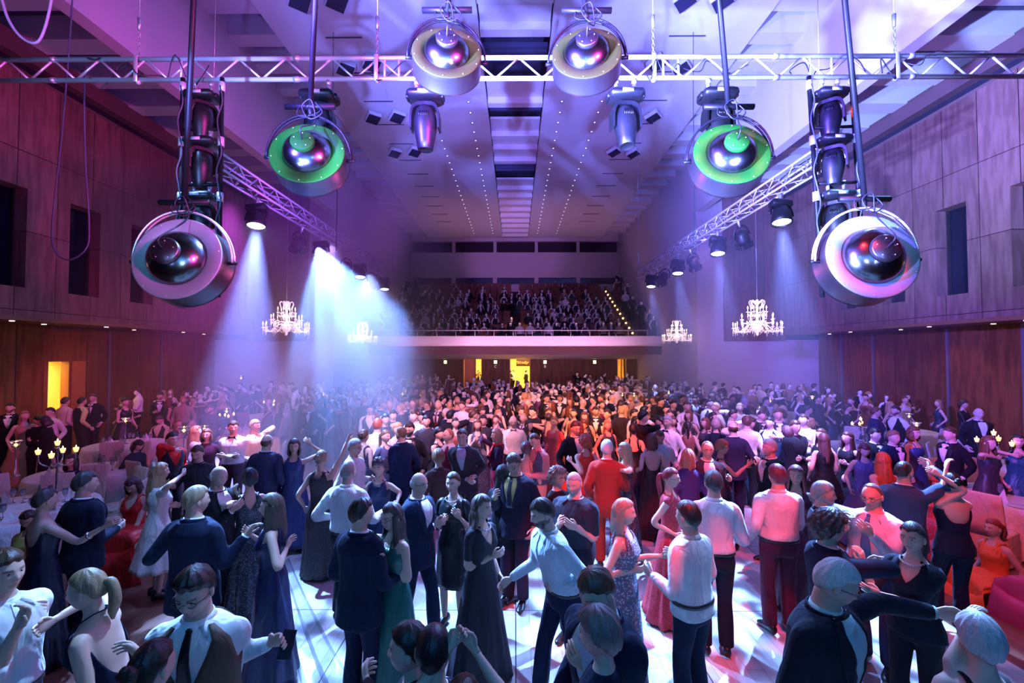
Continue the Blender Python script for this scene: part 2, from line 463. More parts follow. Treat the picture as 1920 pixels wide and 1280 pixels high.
BLK = (.012, .012, .015); NAVY = (.008, .012, .030); WHT = (.80, .80, .80)
SHOEC = (.01, .01, .012)
def person(label, px, py, H=1.75, sex='m', yaw=0, top='suit', col=BLK, shirt=WHT, tie=None, legs='trousers', legcol=None, hair='short', hc=(.04, .025, .015), skin=0,
           L=None, Rt=None, lean=(0, 0), hy=0, hp=0, feet=None, wide=1., seated=False, glasses=False, beard=None, lod=0, length=.32, fabric=None, hem=None, neck='round', back='round',
           flare=None, curl=.45, cl=None, cr=None, extras=(), group=None, loc=None, sleeves=0, z0=0., wave=.006, seed=None, scarf=None, roll=0, lk=None, dnull=None):
    seed = seed if seed is not None else (abs(hash_s(label)) % 9973)
    if top in ('dress', 'gown') and legs == 'trousers': legs = 'bare'
    B = Body(sex, H, lean, wide, feet, seated)
    topz = H - B.drop + z0 - .015
    if loc is None:
        p = at_z(px, py, topz + .0)
        off = V3(B.lean[0], B.lean[1], 0)
        c_, s_ = math.cos(R(yaw)), math.sin(R(yaw))
        o2 = (B.lean * 1.2)
        loc = (p.x - (o2[0] * c_ - o2[1] * s_), p.y - (o2[0] * s_ + o2[1] * c_), z0)
    ya = R(yaw); cy, sy = math.cos(ya), math.sin(ya)
    def w2l(w):
        x, y = w[0] - loc[0], w[1] - loc[1]
        return V3(x * cy + y * sy, -x * sy + y * cy, w[2] - loc[2])
    vox = {0: .0135, 1: 0, 2: 0}[lod]; ns = {0: 24, 1: 14, 2: 8}[lod]; nt = {0: 12, 1: 8, 2: 6}[lod]
    k = B.k
    sh_c = legcol if legcol is not None else col
    fabric = fabric or {'suit': 'wool', 'shirt': 'cotton', 'vest': 'wool', 'dress': 'satin', 'top': 'cotton', 'coat': 'wool', 'gown': 'satin'}.get(top, 'wool')
    M_top = cloth(col, fabric); M_leg = cloth(sh_c, 'wool')
    # ---- arms
    arms = {}
    l1, l2 = .292 * k, .262 * k
    for sd, tgt in ((1, L), (-1, Rt)):
        s0 = B.shoulder(sd)
        pole = V3(sd * .35, .5, -.8)
        if tgt is None: t = s0 + V3(sd * .10, -.10, -.52) * k
        elif tgt[0] == 'p':
            t = w2l(at_y(tgt[1], tgt[2], loc[1] + tgt[3]))
            if t[2] > s0[2] - .02: pole = V3(sd * .8, .35, .1 if t[2] < s0[2] + .25 else -.2)
        elif tgt[0] == 'w': t = w2l(tgt[1:])
        else:
            t = s0 * 0 + V3(*tgt[1:4]) + V3(0, 0, B.spine(.52)[2] - .52 * H if seated else 0)
            if t[2] > s0[2] - .02: pole = V3(sd * .8, .35, .1)
        if tgt is not None and len(tgt) > 4 and tgt[4] is not None: pole = V3(*tgt[4])
        # the target is where the middle of the hand goes
        dn = unit(t - s0); e, w = ik(s0, t - dn * .07 * k, l1, l2, pole)
        arms[sd] = (s0, e, w)
    r4 = (.050, .041, .037, .025) if sex == 'm' else (.042, .035, .030, .021)
    r4 = [r * k for r in r4]
    def arm_tube(g, sd, off, t0=0., t1=1., m=0):
        s0, e, w = arms[sd]
        inner = B.spine(.798) + V3(sd * .08 * k, .004, 0)
        pts, rd = smooth_path([inner, s0, (s0 + e) / 2 + (0, 0, 0), e, (e + w) / 2, w], 20 if lod == 0 else 12 if lod == 1 else 8, [r4[0] * 1.05, r4[0] * 1.08, r4[0], r4[1], (r4[1] + r4[3]) / 2 * 1.08, r4[3]])
        n = len(pts); i1 = max(3, int(round(t1 * (n - 1))))
        i0 = int(round(t0 * (n - 1)))
        p_, r_ = pts[i0:i1 + 1], [r + off for r in rd[i0:i1 + 1]]
        tube(g, p_, r_, nt, True, m, side=(0, 1, 0), round_end=(t0 == 0 and lod < 2))
        return pts[i1], pts[max(i1 - 2, 0)], rd[i1]
    # ---- legs
    hips = {}; knees = {}; ank = {}
    for sd, ft in ((1, B.feet[0]), (-1, B.feet[1])):
        hp_ = B.spine(.52) + V3(sd * .09 * k * B.wide, 0, 0)
        if seated: kn = hp_ + V3(sd * .06, -.43 * k, .0); an = kn + V3(0, -.02, -hp_[2] + .09 - z0 * 0)
        else:
            lift = ft[2] if len(ft) > 2 else 0
            an = V3(ft[0] * k + 0, ft[1], .085 + lift)
            kn, an = ik(hp_, an, .235 * H, .235 * H, V3(sd * .1, -1, .1))
        hips[sd], knees[sd], ank[sd] = hp_, kn, an
    lr = [.088, .068, .052, .050, .036] if sex == 'm' else [.085, .066, .050, .046, .030]
    def leg_tube(g, sd, off, t1=1., hemw=0., m=0):
        a, kn, an = hips[sd], knees[sd], ank[sd]
        pts, rd = smooth_path([a, (a + kn) / 2, kn, (kn + an) / 2, an], 14 if lod == 0 else 8 if lod == 1 else 5, [r * k for r in lr])
        i1 = int(round(t1 * (len(pts) - 1)))
        n = len(pts)
        rr = [r + off + hemw * max(0, (i / (n - 1) - .45)) for i, r in enumerate(rd)]
        tube(g, pts[:i1 + 1], rr[:i1 + 1], nt, True, m, side=(0, 1, 0))
    # ---- body (skin)
    gb = Geo(); ex = Geo()
    loft(gb, [B.ring(z, -.004, ns) for z in ([.475] + list(np.linspace(.50, .84, 12 if lod == 0 else 7)) + [.852, .865, .89, .905])], True)
    full_sleeve = top in ('suit', 'shirt', 'coat', 'vest', 'longtop')
    for sd in (1, -1):
        arm_tube(gb, sd, 0.)
        leg_tube(gb, sd, 0.)
        c_ = (cl if sd == 1 else cr); c_ = curl if c_ is None else c_
        s0, e, w = arms[sd]
        hand_geo(ex, w, unit(w - e), sd, lod, c_, k=.97 * k if sex == 'm' else .88 * k)
        ft = ank[sd]
    hv, hf, hcol = head_geo(lod, sex, tuple(c * .8 for c in hc), beard, seed)
    hc_ = B.head(); hk = (1.0 if sex == 'm' else .955) * (k * .5 + .5)
    HR = (Matrix.Rotation(R(hy), 3, 'Z') @ Matrix.Rotation(R(roll), 3, 'Y') @ Matrix.Rotation(R(hp), 3, 'X'))
    HRn = np.array(HR)
    Z = V3(0, 0, .07)                                   # pivot at the neck
    hxf = lambda v: ((np.asarray(v) * hk + Z) @ HRn.T) + hc_ + V3(0, 0, 0)
    hv2 = hxf(hv); ex.add(hv2, hf, 0, hcol)
    if lod < 2:
        for sx in (1, -1):                             # ears, eyes
            g2 = Geo(); ellipsoid(g2, (sx * .079, .008, -.002), (.010, .019, .031), 8, 6); ex.add(hxf(g2.verts()), g2.f, 0, np.tile((0, 0, 0, 0), (g2.n, 1)))
            g2 = Geo(); ellipsoid(g2, (sx * .0305, -.0765, .0075), (.0115, .0095, .0052), 8, 6); ex.add(hxf(g2.verts()), g2.f, 1)
            g2 = Geo(); ellipsoid(g2, (sx * .0305, -.0855, .0070), (.0050, .003, .0046), 8, 4); ex.add(hxf(g2.verts()), g2.f, 2)
    # neck up into the skull
    tube(gb, [B.spine(.845) + V3(0, .01, -.02), hc_ + V3(0, .014, .02), hxf([(0, .018, -.03)])[0]], [(.056 if sex == 'm' else .047) * k, (.056 if sex == 'm' else .046) * k, .05 * k], nt + 2, True)
    name = 'person'
    skinm = [skin_mat(skin), plain('eye_white', (.75, .73, .7), .3), plain('iris', (.02, .015, .012), .2)]
    root = put(gb, name, skinm, None, vox * .95, ex, True, 4)
    root.location = loc; root.rotation_euler = (0, 0, ya)
    tag(root, label, 'person', group)
    hm = hair_mat(hc)
    # ---- hair
    if hair != 'none':
        hg = hair_geo(hair, lod, seed, length, wave)
        v = hg.verts()
        low = np.clip((.02 - v[:, 2]) / .10, 0, 1)[:, None] if hair in ('long', 'half', 'ponytail') else np.zeros((len(v), 1))
        A = hxf(v)
        HY = np.array(Matrix.Rotation(R(hy * .6), 3, 'Z'))
        Bv = ((v * hk + Z) @ HY.T) + hc_ + np.array([0, .0 + .02 * 0, 0]) + V3(*(HY @ V3(0, .0, 0)))
        v2 = A * (1 - low) + Bv * low
        hg.v = [v2]; hg.obj('hair', hm, root)
    if beard and lod == 0:
        bg = Geo(); v = []
        for i in range(9):
            for j in range(13):
                a = R(-75 + 150 * j / 12); e = R(-22 - 50 * i / 8); ce = math.cos(e); se = math.sin(e)
                t = -se; x = .080 * math.sin(a) * ce * (1 - .3 * t ** 1.6); y = -.104 * math.cos(a) * ce; z = .124 * se
                edge = .0 if (i in (0,) or j in (0, 12)) else .004
                if abs(x) < .02 and -.075 < z < -.045: edge = -.012
                v.append((x * (1 + edge * 6), y - edge, z - edge))
        bg.add(hxf(v), grid_faces(9, 13, False)); bg.obj('beard', hair_mat(beard), root)
    if glasses and lod < 2:
        gg = Geo()
        for sx in (1, -1):
            pts = [(sx * .033 + .024 * math.cos(q), -.100 + .006 * abs(math.cos(q)) , .006 + .017 * math.sin(q)) for q in np.linspace(0, 2 * math.pi, 15)]
            tube(gg, hxf(pts), .0022 if lod == 0 else .003, 5, False)
            tube(gg, hxf([(sx * .057, -.095, .010), (sx * .082, -.05, .010), (sx * .083, .01, .006)]), .002, 5)
        tube(gg, hxf([(-.010, -.103, .010), (.010, -.103, .010)]), .002, 5)
        gg.obj('glasses', plain('spectacle_frame', (.02, .02, .02), .3), root)
    # ---- legs clothing and shoes
    if legs == 'trousers':
        gt = Geo()
        loft(gt, [B.ring(z, .012, ns) for z in (.475, .50, .53, .56, .60, .615)], True)
        for sd in (1, -1): leg_tube(gt, sd, .016, 1., .035)
        put(gt, 'trousers', M_leg, root, vox * 1.1)
    for sd in (1, -1):
        if lod == 2 and not seated: pass
        an = ank[sd]; fd = V3(sd * .18, -1, 0); fd = unit(fd); up = V3(0, 0, 1)
        if len(B.feet[0]) > 2 and B.feet[0 if sd == 1 else 1][-1] > .05: fd = unit(V3(sd * .1, -.7, -.7)); up = unit(V3(0, -.7, .7))
        sid = np.cross(up, fd); gs = Geo(); zb = -.075
        loops = []
        for x, w, h0, h1 in ((-.075, .012, -.055, -.02), (-.065, .034, -.078, .02), (-.02, .038, -.080, .03), (.05, .042, -.080, -.005), (.12, .047, -.082, -.030), (.17, .038, -.082, -.045), (.195, .012, -.078, -.060)):
            n2 = 10 if lod == 0 else 6
            loops.append(np.array([an + (fd * x + sid * w * math.cos(q)) * k + up * ((h0 + h1) / 2 + (h1 - h0) / 2 * math.sin(q)) for q in np.arange(n2) * 2 * math.pi / n2]))
        loft(gs, loops, True); gs.obj('shoe', plain('shoe_leather' if sex == 'm' or not scarf else 'shoe_leather', SHOEC, .3), root)
    # ---- upper clothing
    neckz = .848
    def collar(colr, zc=.855):
        gc = Geo(); n = ns
        lo = [B.spine(zc - .020) + V3((.080 if sex == 'm' else .068) * k * math.cos(q), .012 + (.074 if sex == 'm' else .064) * k * math.sin(q), .010 * math.sin(q)) for q in np.arange(n) * 2 * math.pi / n]
        hi = [B.spine(zc + .006) + V3((.067 if sex == 'm' else .054) * k * math.cos(q), .008 + (.068 if sex == 'm' else .056) * k * math.sin(q), .012 * math.sin(q)) for q in np.arange(n) * 2 * math.pi / n]
        lo2 = [p + V3(.008 * math.cos(q), .008 * math.sin(q), -.004) for p, q in zip(lo, np.arange(n) * 2 * math.pi / n)]
        hi2 = [p + V3(.005 * math.cos(q), .005 * math.sin(q), 0) for p, q in zip(hi, np.arange(n) * 2 * math.pi / n)]
        loft(gc, [np.array(lo), np.array(hi), np.array(hi2), np.array(lo2), np.array(lo)], False)
        if lod == 0:
            for sx in (1, -1):                          # collar points
                a = B.pt(-math.pi / 2 + sx * .25, .842, .02); b = B.pt(-math.pi / 2 + sx * .42, .812, .028); c2 = B.pt(-math.pi / 2 + sx * .75, .848, .018)
                t3 = V3(0, .006, -.002); gc.add([a, b, c2, a + t3, b + t3, c2 + t3], [(0, 1, 2), (5, 4, 3), (0, 3, 4, 1), (1, 4, 5, 2), (2, 5, 3, 0)])
        return gc
    F = -math.pi / 2
    if top in ('suit', 'coat'):
        hz = hem or .455
        gj = Geo(); flr = .02 if top == 'suit' else .03
        zz = [hz, (hz + .54) / 2, .54, .58, .62, .66, .70, .74, .78, .80, .82, .835, .848]
        loft(gj, [B.ring(max(z, .50), .026 + (flr * (.58 - z) / .12 if z < .58 else .004 if z > .74 else 0), ns) + V3(0, 0, min(0, z - .50) * H) for z in zz], True)
        for sd in (1, -1): arm_tube(gj, sd, .018, 0, .94)
        jn = put(gj, 'jacket' if top == 'suit' else 'coat', M_top, root, vox * 1.1)
        if lod < 2 or True:
            bz = .66 if top == 'suit' else .60
            gp = Geo(); wd = lambda z: .08 + .54 * max(0, (z - bz) / (.845 - bz)) ** .9
            zs = np.linspace(bz, .843, 9 if lod == 0 else 4)
            patch(gp, B, lambda z: (F - wd(z) * .72, F + wd(z) * .72), zs, .031 if lod == 0 else .034)
            sp = gp.obj('shirt_front', cloth(shirt, 'cotton'), root)
            if lod < 2:
                gl = Geo()
                for sx in (1, -1):
                    patch(gl, B, lambda z: tuple(sorted((F + sx * wd(z) * .66, F + sx * (wd(z) * .66 + .16 + .26 * math.sin(min(1, (z - bz) / .16) * 2.6))))), zs, .036, th=.006)
                gl.obj('lapel', cloth(tuple(c * 1.1 for c in col), 'satin' if tie == 'bow' else 'wool'), root)
            cg = collar(shirt); cg.obj('collar', cloth(shirt, 'cotton'), root)
            if lod < 2:
                gk = Geo(); tube(gk, [B.spine(.846) + V3((.094 if sex == 'm' else .08) * k * math.cos(q), .014 + (.080 if sex == 'm' else .07) * k * math.sin(q), .012 * math.sin(q)) for q in np.linspace(-.9, math.pi + .9, 17)], [(.020, .009)] * 17, 8, True, side=(0, 0, 1)); gk.obj('jacket_collar', M_top, root)
        if lod < 2:
            for sd in (1, -1):
                s0, e, w = arms[sd]; gc = Geo(); d = unit(w - e)
                tube(gc, [w - d * .045, w - d * .004], [r4[3] + .011, r4[3] + .010], nt, True, side=(0, 1, 0)); gc.obj('cuff', cloth(shirt, 'cotton'), root)
    elif top in ('shirt', 'vest', 'longtop', 'polo'):
        c_sh = shirt if top == 'vest' else col
        hz = hem or (.565 if top != 'longtop' else .50)
        gj = Geo(); zz = [hz, hz + .015, .60, .64, .68, .72, .76, .80, .82, .835, .848]
        fluff = .020 if top in ('shirt', 'vest') else .014
        loft(gj, [B.ring(z, fluff + (.010 if abs(z - hz - .03) < .03 and top == 'shirt' else 0) - (.012 if i == 0 else 0), ns) for i, z in enumerate(zz)], True)
        for sd in (1, -1): arm_tube(gj, sd, .014 if top != 'longtop' else .007, 0, {'polo': .52}.get(top, .93 if not roll or True else .7) if not sleeves else sleeves)
        put(gj, 'shirt' if top != 'longtop' else 'blouse', cloth(c_sh, 'cotton' if top != 'longtop' else fabric), root, vox * 1.1)
        if top != 'longtop': collar(c_sh).obj('collar', cloth(c_sh, 'cotton'), root)
        if lod < 2 and top == 'shirt':
            gb2 = Geo(); loft(gb2, [B.ring(z, .0235, ns) for z in (.563, .58)], True); gb2.obj('belt', plain('belt_leather', (.01, .01, .01), .4), root)
            if lod == 0:
                gp = Geo(); patch(gp, B, lambda z: (F - .045, F + .045), np.linspace(.60, .84, 8), .0245); gp.obj('placket', cloth(c_sh, 'cotton'), root)
        if top == 'vest':
            gv = Geo(); n = ns * 2; loops = []
            for i in range(7):
                t = i / 6; row = []
                for j in range(n):
                    q = 2 * math.pi * j / n; df = abs((q - F + math.pi) % (2 * math.pi) - math.pi)   # angle from front
                    ztop = .845 - .0 * df
                    if df < .62: ztop = .66 + .18 * (df / .62)
                    s_ = abs(math.cos(q))
                    if s_ > .80: ztop = min(ztop, .845 - (s_ - .80) * .62)
                    z = .555 + (ztop - .555) * t; row.append(B.pt(q, z, .029))
                loops.append(np.array(row))
            loft(gv, loops, False); vo = gv.obj('waistcoat', M_top, root)
            if lod == 0:
                sd2 = vo.modifiers.new('thickness', 'SOLIDIFY'); sd2.thickness = .008; sd2.offset = -1
    if tie and top in ('suit', 'shirt', 'vest', 'coat') and lod < 2:
        gt = Geo(); tc = tie if isinstance(tie, tuple) else (.01, .01, .012); o_ = .040 if top == 'suit' else .034
        if tie == 'bow' or (isinstance(tie, tuple) and len(tie) == 4):
            c0 = B.pt(F, .843, .020) + V3(0, -.006, 0)
            for sx in (1, -1):
                loft(gt, [np.array([c0 + V3(sx * x, -.004 + .008 * math.cos(q), h * math.sin(q)) for q in np.arange(8) * math.pi / 4]) for x, h in ((.004, .010), (.025, .017), (.052, .026), (.060, .020))], True)
            ellipsoid(gt, c0 + V3(0, -.004, 0), (.010, .011, .012), 8, 6)
            gt.obj('bow_tie', cloth(tc[:3], 'satin'), root)
        else:
            z_end = .66 if top == 'suit' else .60
            patch(gt, B, lambda z: (F - (.10 + (.12 if z < .80 else 0) * min(1, (.80 - z) / .12)) * .6, F + (.10 + (.12 if z < .80 else 0) * min(1, (.80 - z) / .12)) * .6), np.linspace(z_end, .842, 10), o_ - .002, th=.004)
            ellipsoid(gt, B.pt(F, .838, .030), (.018, .012, .017), 8, 6)
            gt.obj('tie', cloth(tc, 'satin'), root)
    if top in ('dress', 'gown', 'jumpsuit', 'camisole'):
        # one sheet from neckline to hem
        hz = hem if hem is not None else (.02 if top in ('dress', 'gown') else .50)
        if top == 'jumpsuit': hz = .50
        n = {0: 72, 1: 32, 2: 14}[lod]; rows = {0: 26, 1: 14, 2: 8}[lod]
        fl = flare if flare is not None else .12 if seated else (.30 if hz < .2 else .10)
        zwaist = .60; pc = 9; phz = random.Random(seed).uniform(0, 6)
        loops = []
        def ztop(q):
            df = abs((q - F + math.pi) % (2 * math.pi) - math.pi); back_side = df > math.pi / 2
            s_ = abs(math.cos(q)); st = neck if not back_side else back
            base = {'round': .815, 'v': .765, 'strapless': .775, 'halter': .80, 'high': .85, 'low': .66, 'deep': .70, 'oneshoulder': .79, 'square': .79}[st]
            if st == 'v': base = .745 + .10 * min(1, (df if not back_side else math.pi - df) / .7)
            if st == 'round': base = .805 + .045 * min(1, (df if not back_side else math.pi - df) / .8) ** 2
            if st == 'deep' or st == 'low': base = base + .12 * min(1, (math.pi - df) / 1.1) ** 3
            if st == 'oneshoulder': base = .79 + .05 * (1 if math.cos(q) > .2 else -.5 if math.cos(q) < -.3 else 0)
            if s_ > .86: base = min(base, .775 + (.06 if sleeves else 0))        # arm holes
            return base
        zt = [ztop(2 * math.pi * j / n) for j in range(n)]
        for i in range(rows + 1):
            row = []
            for j in range(n):
                q = 2 * math.pi * j / n
                t = i / rows
                if t < .5:                              # skirt part
                    zf = hz + (zwaist - hz) * (t / .5); u = (zwaist - zf) / (zwaist - .02)
                    flat = max(0, min(1, (.53 - zf) / .5))
                    a, b, y = B.prof(max(zf, .53)); a += .014; b += .014
                    grow = fl * u ** 1.15
                    pl = 1 + (.05 + .12 * fl) * flat * math.sin(pc * q + phz + 1.2 * math.sin(2 * q)) + .03 * flat * math.sin(17 * q + phz)
                    a2 = (a + grow) * pl; b2 = (b + grow * .9) * pl
                    c_, s_ = math.cos(q), math.sin(q)
                    if seated:
                        L2 = (.53 - zf) / .53 if zf < .53 else 0
                        base = B.spine(.53)
                        if zf < .53:
                            dd = min(L2 * 1.05, .50); dn = max(0, L2 * 1.05 - .50)
                            row.append(base + V3(a2 * 1.25 * c_, -dd - b * .3 + b2 * .30 * s_ - grow * .2, .04 - dn * 1.15 + b2 * .7 * s_ * (1 if dn < .1 else .3)))
                        else: row.append(B.spine(zf) + V3(a2 * c_, b2 * s_ + y, 0))
                    else:
                        sp = B.spine(max(zf, .52)) * V3(1, 1, 0) + V3(0, 0, zf * H - (B.drop if zf > .3 else B.drop * zf / .3))
                        # follow the legs
                        fm = (ank[1] + ank[-1]) / 2; sp = sp + V3(fm[0], fm[1], 0) * flat
                        row.append(sp + V3(a2 * c_, b2 * s_ + y, 0))
                else:
                    zf = zwaist + (zt[j] - zwaist) * ((t - .5) / .5)
                    row.append(B.pt(q, zf, .012 if i < rows else .008))
            loops.append(np.array(row))
        gd = Geo(); loft(gd, loops, False)
        do = gd.obj('dress' if top != 'jumpsuit' and top != 'camisole' else 'bodice', M_top, root)
        if lod == 0:
            sd2 = do.modifiers.new('thickness', 'SOLIDIFY'); sd2.thickness = .006; sd2.offset = -1
        if sleeves:
            for sd in (1, -1):
                gs = Geo(); arm_tube(gs, sd, .010, 0, sleeves); gs.obj('sleeve', M_top, root)
        elif neck in ('round', 'v', 'square', 'strapless') and back != 'halter' and neck != 'strapless' and lod < 2:
            for sx in (1, -1):                          # shoulder straps
                gs = Geo(); w_ = .010 if neck == 'square' else .018
                zf1 = .772; q1 = F + sx * .62; q2 = -F - sx * .62
                pa = B.pt(q1, zf1, .010); pm = B.spine(.840) + V3(sx * .088 * k, .008, 0); pb = B.pt(q2, .772 if back not in ('low', 'deep') else .735, .010)
                tube(gs, smooth_path([pa, B.pt(q1 - sx * .05, .818, .007), pm, B.pt(q2 + sx * .05, .818, .006), pb], 10), [(w_, .004)] * 11, 6, True, side=(1, 0, 0)); gs.obj('strap', M_top, root)
        if neck == 'halter' and lod < 2:
            for sx in (1, -1):
                gs = Geo(); tube(gs, smooth_path([B.pt(F + sx * .5, .79, .012), B.pt(F + sx * .55, .83, .012), B.spine(.862) + V3(sx * .05 * k, .03, 0), B.spine(.866) + V3(0, .075 * k, 0)], 10), [(.012, .004)] * 11, 6, True, side=(1, 0, 0)); gs.obj('strap', M_top, root)
        if top == 'jumpsuit' or (top == 'camisole'):
            pass
    if scarf:
        gs = Geo(); tube(gs, [B.spine(.85) + V3(.085 * k * math.cos(q), .012 + .08 * k * math.sin(q), .008 * math.sin(3 * q)) for q in np.linspace(0, 2 * math.pi, 16)], [(.026, .02)] * 16, 8, False)
        patch(gs, B, lambda z: (F + .1, F + .45), np.linspace(.62, .84, 8), .04, th=.01); gs.obj('scarf', cloth(scarf, 'cotton'), root)
    for kind in extras:
        if kind == 'necklace':
            gn = Geo()
            for q in np.linspace(math.pi * 1.08, math.pi * 1.92, 15):
                ellipsoid(gn, B.spine(.835) + V3(.085 * k * math.cos(q), .0 + .10 * k * math.sin(q), .028 * math.sin(q) + .01), (.009, .009, .009), 6, 4)
            gn.obj('necklace', plain('pearl', (.75, .72, .68), .25, .4), root)
        if kind == 'bracelet':
            s0, e, w = arms[1]; gn = Geo(); d = unit(w - e); tube(gn, [w - d * .012, w], [r4[3] + .005] * 2, 10, True, side=(0, 1, 0)); gn.obj('bracelet', plain('polished_silver', (.8, .8, .8), .2, 1.), root)
        if kind == 'armband':
            s0, e, w = arms[-1]; gn = Geo(); d = unit(w - e); c_ = e + d * .10; tube(gn, [c_ - d * .01, c_ + d * .01], [r4[1] + .004] * 2, 12, True, side=(0, 1, 0)); gn.obj('bracelet', plain('polished_silver', (.8, .8, .8), .2, 1.), root)
        if kind == 'braces':
            gn = Geo()
            for sx in (1, -1):
                pts = [B.pt(F + sx * .45, .58, .03), B.pt(F + sx * .5, .72, .03), B.pt(F + sx * .6, .82, .026), B.spine(.848) + V3(sx * .09 * k, .01, .012), B.pt(-F - sx * .5, .80, .028), B.pt(-F - sx * .25, .70, .03), B.pt(-F - sx * .1, .58, .03)]
                tube(gn, smooth_path(pts, 18), [(.013, .004)] * 19, 6, True, side=(1, 0, 0))
            gn.obj('braces', cloth(BLK, 'wool'), root)
        if kind == 'flower':
            gn = Geo()
            for q in range(6): ellipsoid(gn, hxf([(.03 * math.cos(q), .075, .10 + .03 * math.sin(q))])[0], (.022, .018, .02), 8, 6)
            gn.obj('hair_flower', cloth((.8, .8, .78), 'cotton'), root)
        if kind == 'train':
            gn = Geo(); loops = []; s_ = -1
            for i in range(12):
                t = i / 11; z = .66 * H * (1 - t) + .015; w_ = .12 + .30 * t
                loops.append(np.array([V3(.16 + .28 * t + w_ * .5 * u, .10 + .34 * t + .05 * math.sin(u * 9 + t * 3) * (.3 + t) - u * w_ * .5, z) for u in np.linspace(-1, 1, 18)] ))
            loft(gn, loops, False, wrap=False); gn.obj('train', VEIL, root)
    return root
def hash_s(s):
    h = 5381
    for ch in s: h = (h * 33 + ord(ch)) & 0xffffff
    return h
def veil():
    m, nt, b = new_mat('sheer_tulle')
    b.inputs['Base Color'].default_value = (.05, .07, .18, 1); b.inputs['Roughness'].default_value = .7; b.inputs['Alpha'].default_value = .35
    return m
VEIL = veil()
# ---------------------------------------------------------------- the hall
def wood_wall(name, c1, c2, panel_w=1.06, panel_h=0., axis='Y', rough=.55, grain=1.):
    m, nt, b = new_mat(name); N = nt.nodes.new; K = nt.links.new
    b.inputs['Roughness'].default_value = rough; b.inputs['Specular IOR Level'].default_value = .25
    ge = N('ShaderNodeNewGeometry'); sp = N('ShaderNodeSeparateXYZ'); K(ge.outputs['Position'], sp.inputs[0])
    mp = N('ShaderNodeMapping'); mp.inputs['Scale'].default_value = (3, 3, .5); K(ge.outputs['Position'], mp.inputs['Vector'])
    n = N('ShaderNodeTexNoise'); n.inputs['Scale'].default_value = 2.2; n.inputs['Detail'].default_value = 5; n.inputs['Roughness'].default_value = .5; K(mp.outputs[0], n.inputs['Vector'])
    mx = N('ShaderNodeMix'); mx.data_type = 'RGBA'; mx.inputs[6].default_value = (*c1, 1); mx.inputs[7].default_value = (*c2, 1)
    rp = N('ShaderNodeMapRange'); rp.inputs[1].default_value = .38; rp.inputs[2].default_value = .62; K(n.outputs['Fac'], rp.inputs[0]); K(rp.outputs[0], mx.inputs[0])
    def seam(out, w, th):
        d = N('ShaderNodeMath'); d.operation = 'DIVIDE'; K(out, d.inputs[0]); d.inputs[1].default_value = w
        f = N('ShaderNodeMath'); f.operation = 'FRACT'; K(d.outputs[0], f.inputs[0])
        l = N('ShaderNodeMath'); l.operation = 'LESS_THAN'; K(f.outputs[0], l.inputs[0]); l.inputs[1].default_value = th / w
        return l.outputs[0], d.outputs[0]
    s1, d1 = seam(sp.outputs[axis], panel_w, .018)
    fl = N('ShaderNodeMath'); fl.operation = 'FLOOR'; K(d1, fl.inputs[0])
    tot = s1
    wn = N('ShaderNodeTexWhiteNoise'); wn.noise_dimensions = '2D'; cb = N('ShaderNodeCombineXYZ'); K(fl.outputs[0], cb.inputs[0])
    if panel_h:
        s2, d2 = seam(sp.outputs['Z'], panel_h, .018); fz = N('ShaderNodeMath'); fz.operation = 'FLOOR'; K(d2, fz.inputs[0]); K(fz.outputs[0], cb.inputs[1])
        ad = N('ShaderNodeMath'); ad.operation = 'MAXIMUM'; K(s1, ad.inputs[0]); K(s2, ad.inputs[1]); tot = ad.outputs[0]
    K(cb.outputs[0], wn.inputs['Vector'])
    hv = N('ShaderNodeHueSaturation'); vr = N('ShaderNodeMapRange'); vr.inputs[3].default_value = .82; vr.inputs[4].default_value = 1.15; K(wn.outputs['Value'], vr.inputs[0]); K(vr.outputs[0], hv.inputs['Value']); K(mx.outputs[2], hv.inputs['Color'])
    m2 = N('ShaderNodeMix'); m2.data_type = 'RGBA'; K(tot, m2.inputs[0]); K(hv.outputs[0], m2.inputs[6]); m2.inputs[7].default_value = (.01, .006, .005, 1)
    K(m2.outputs[2], b.inputs['Base Color'])
    return m
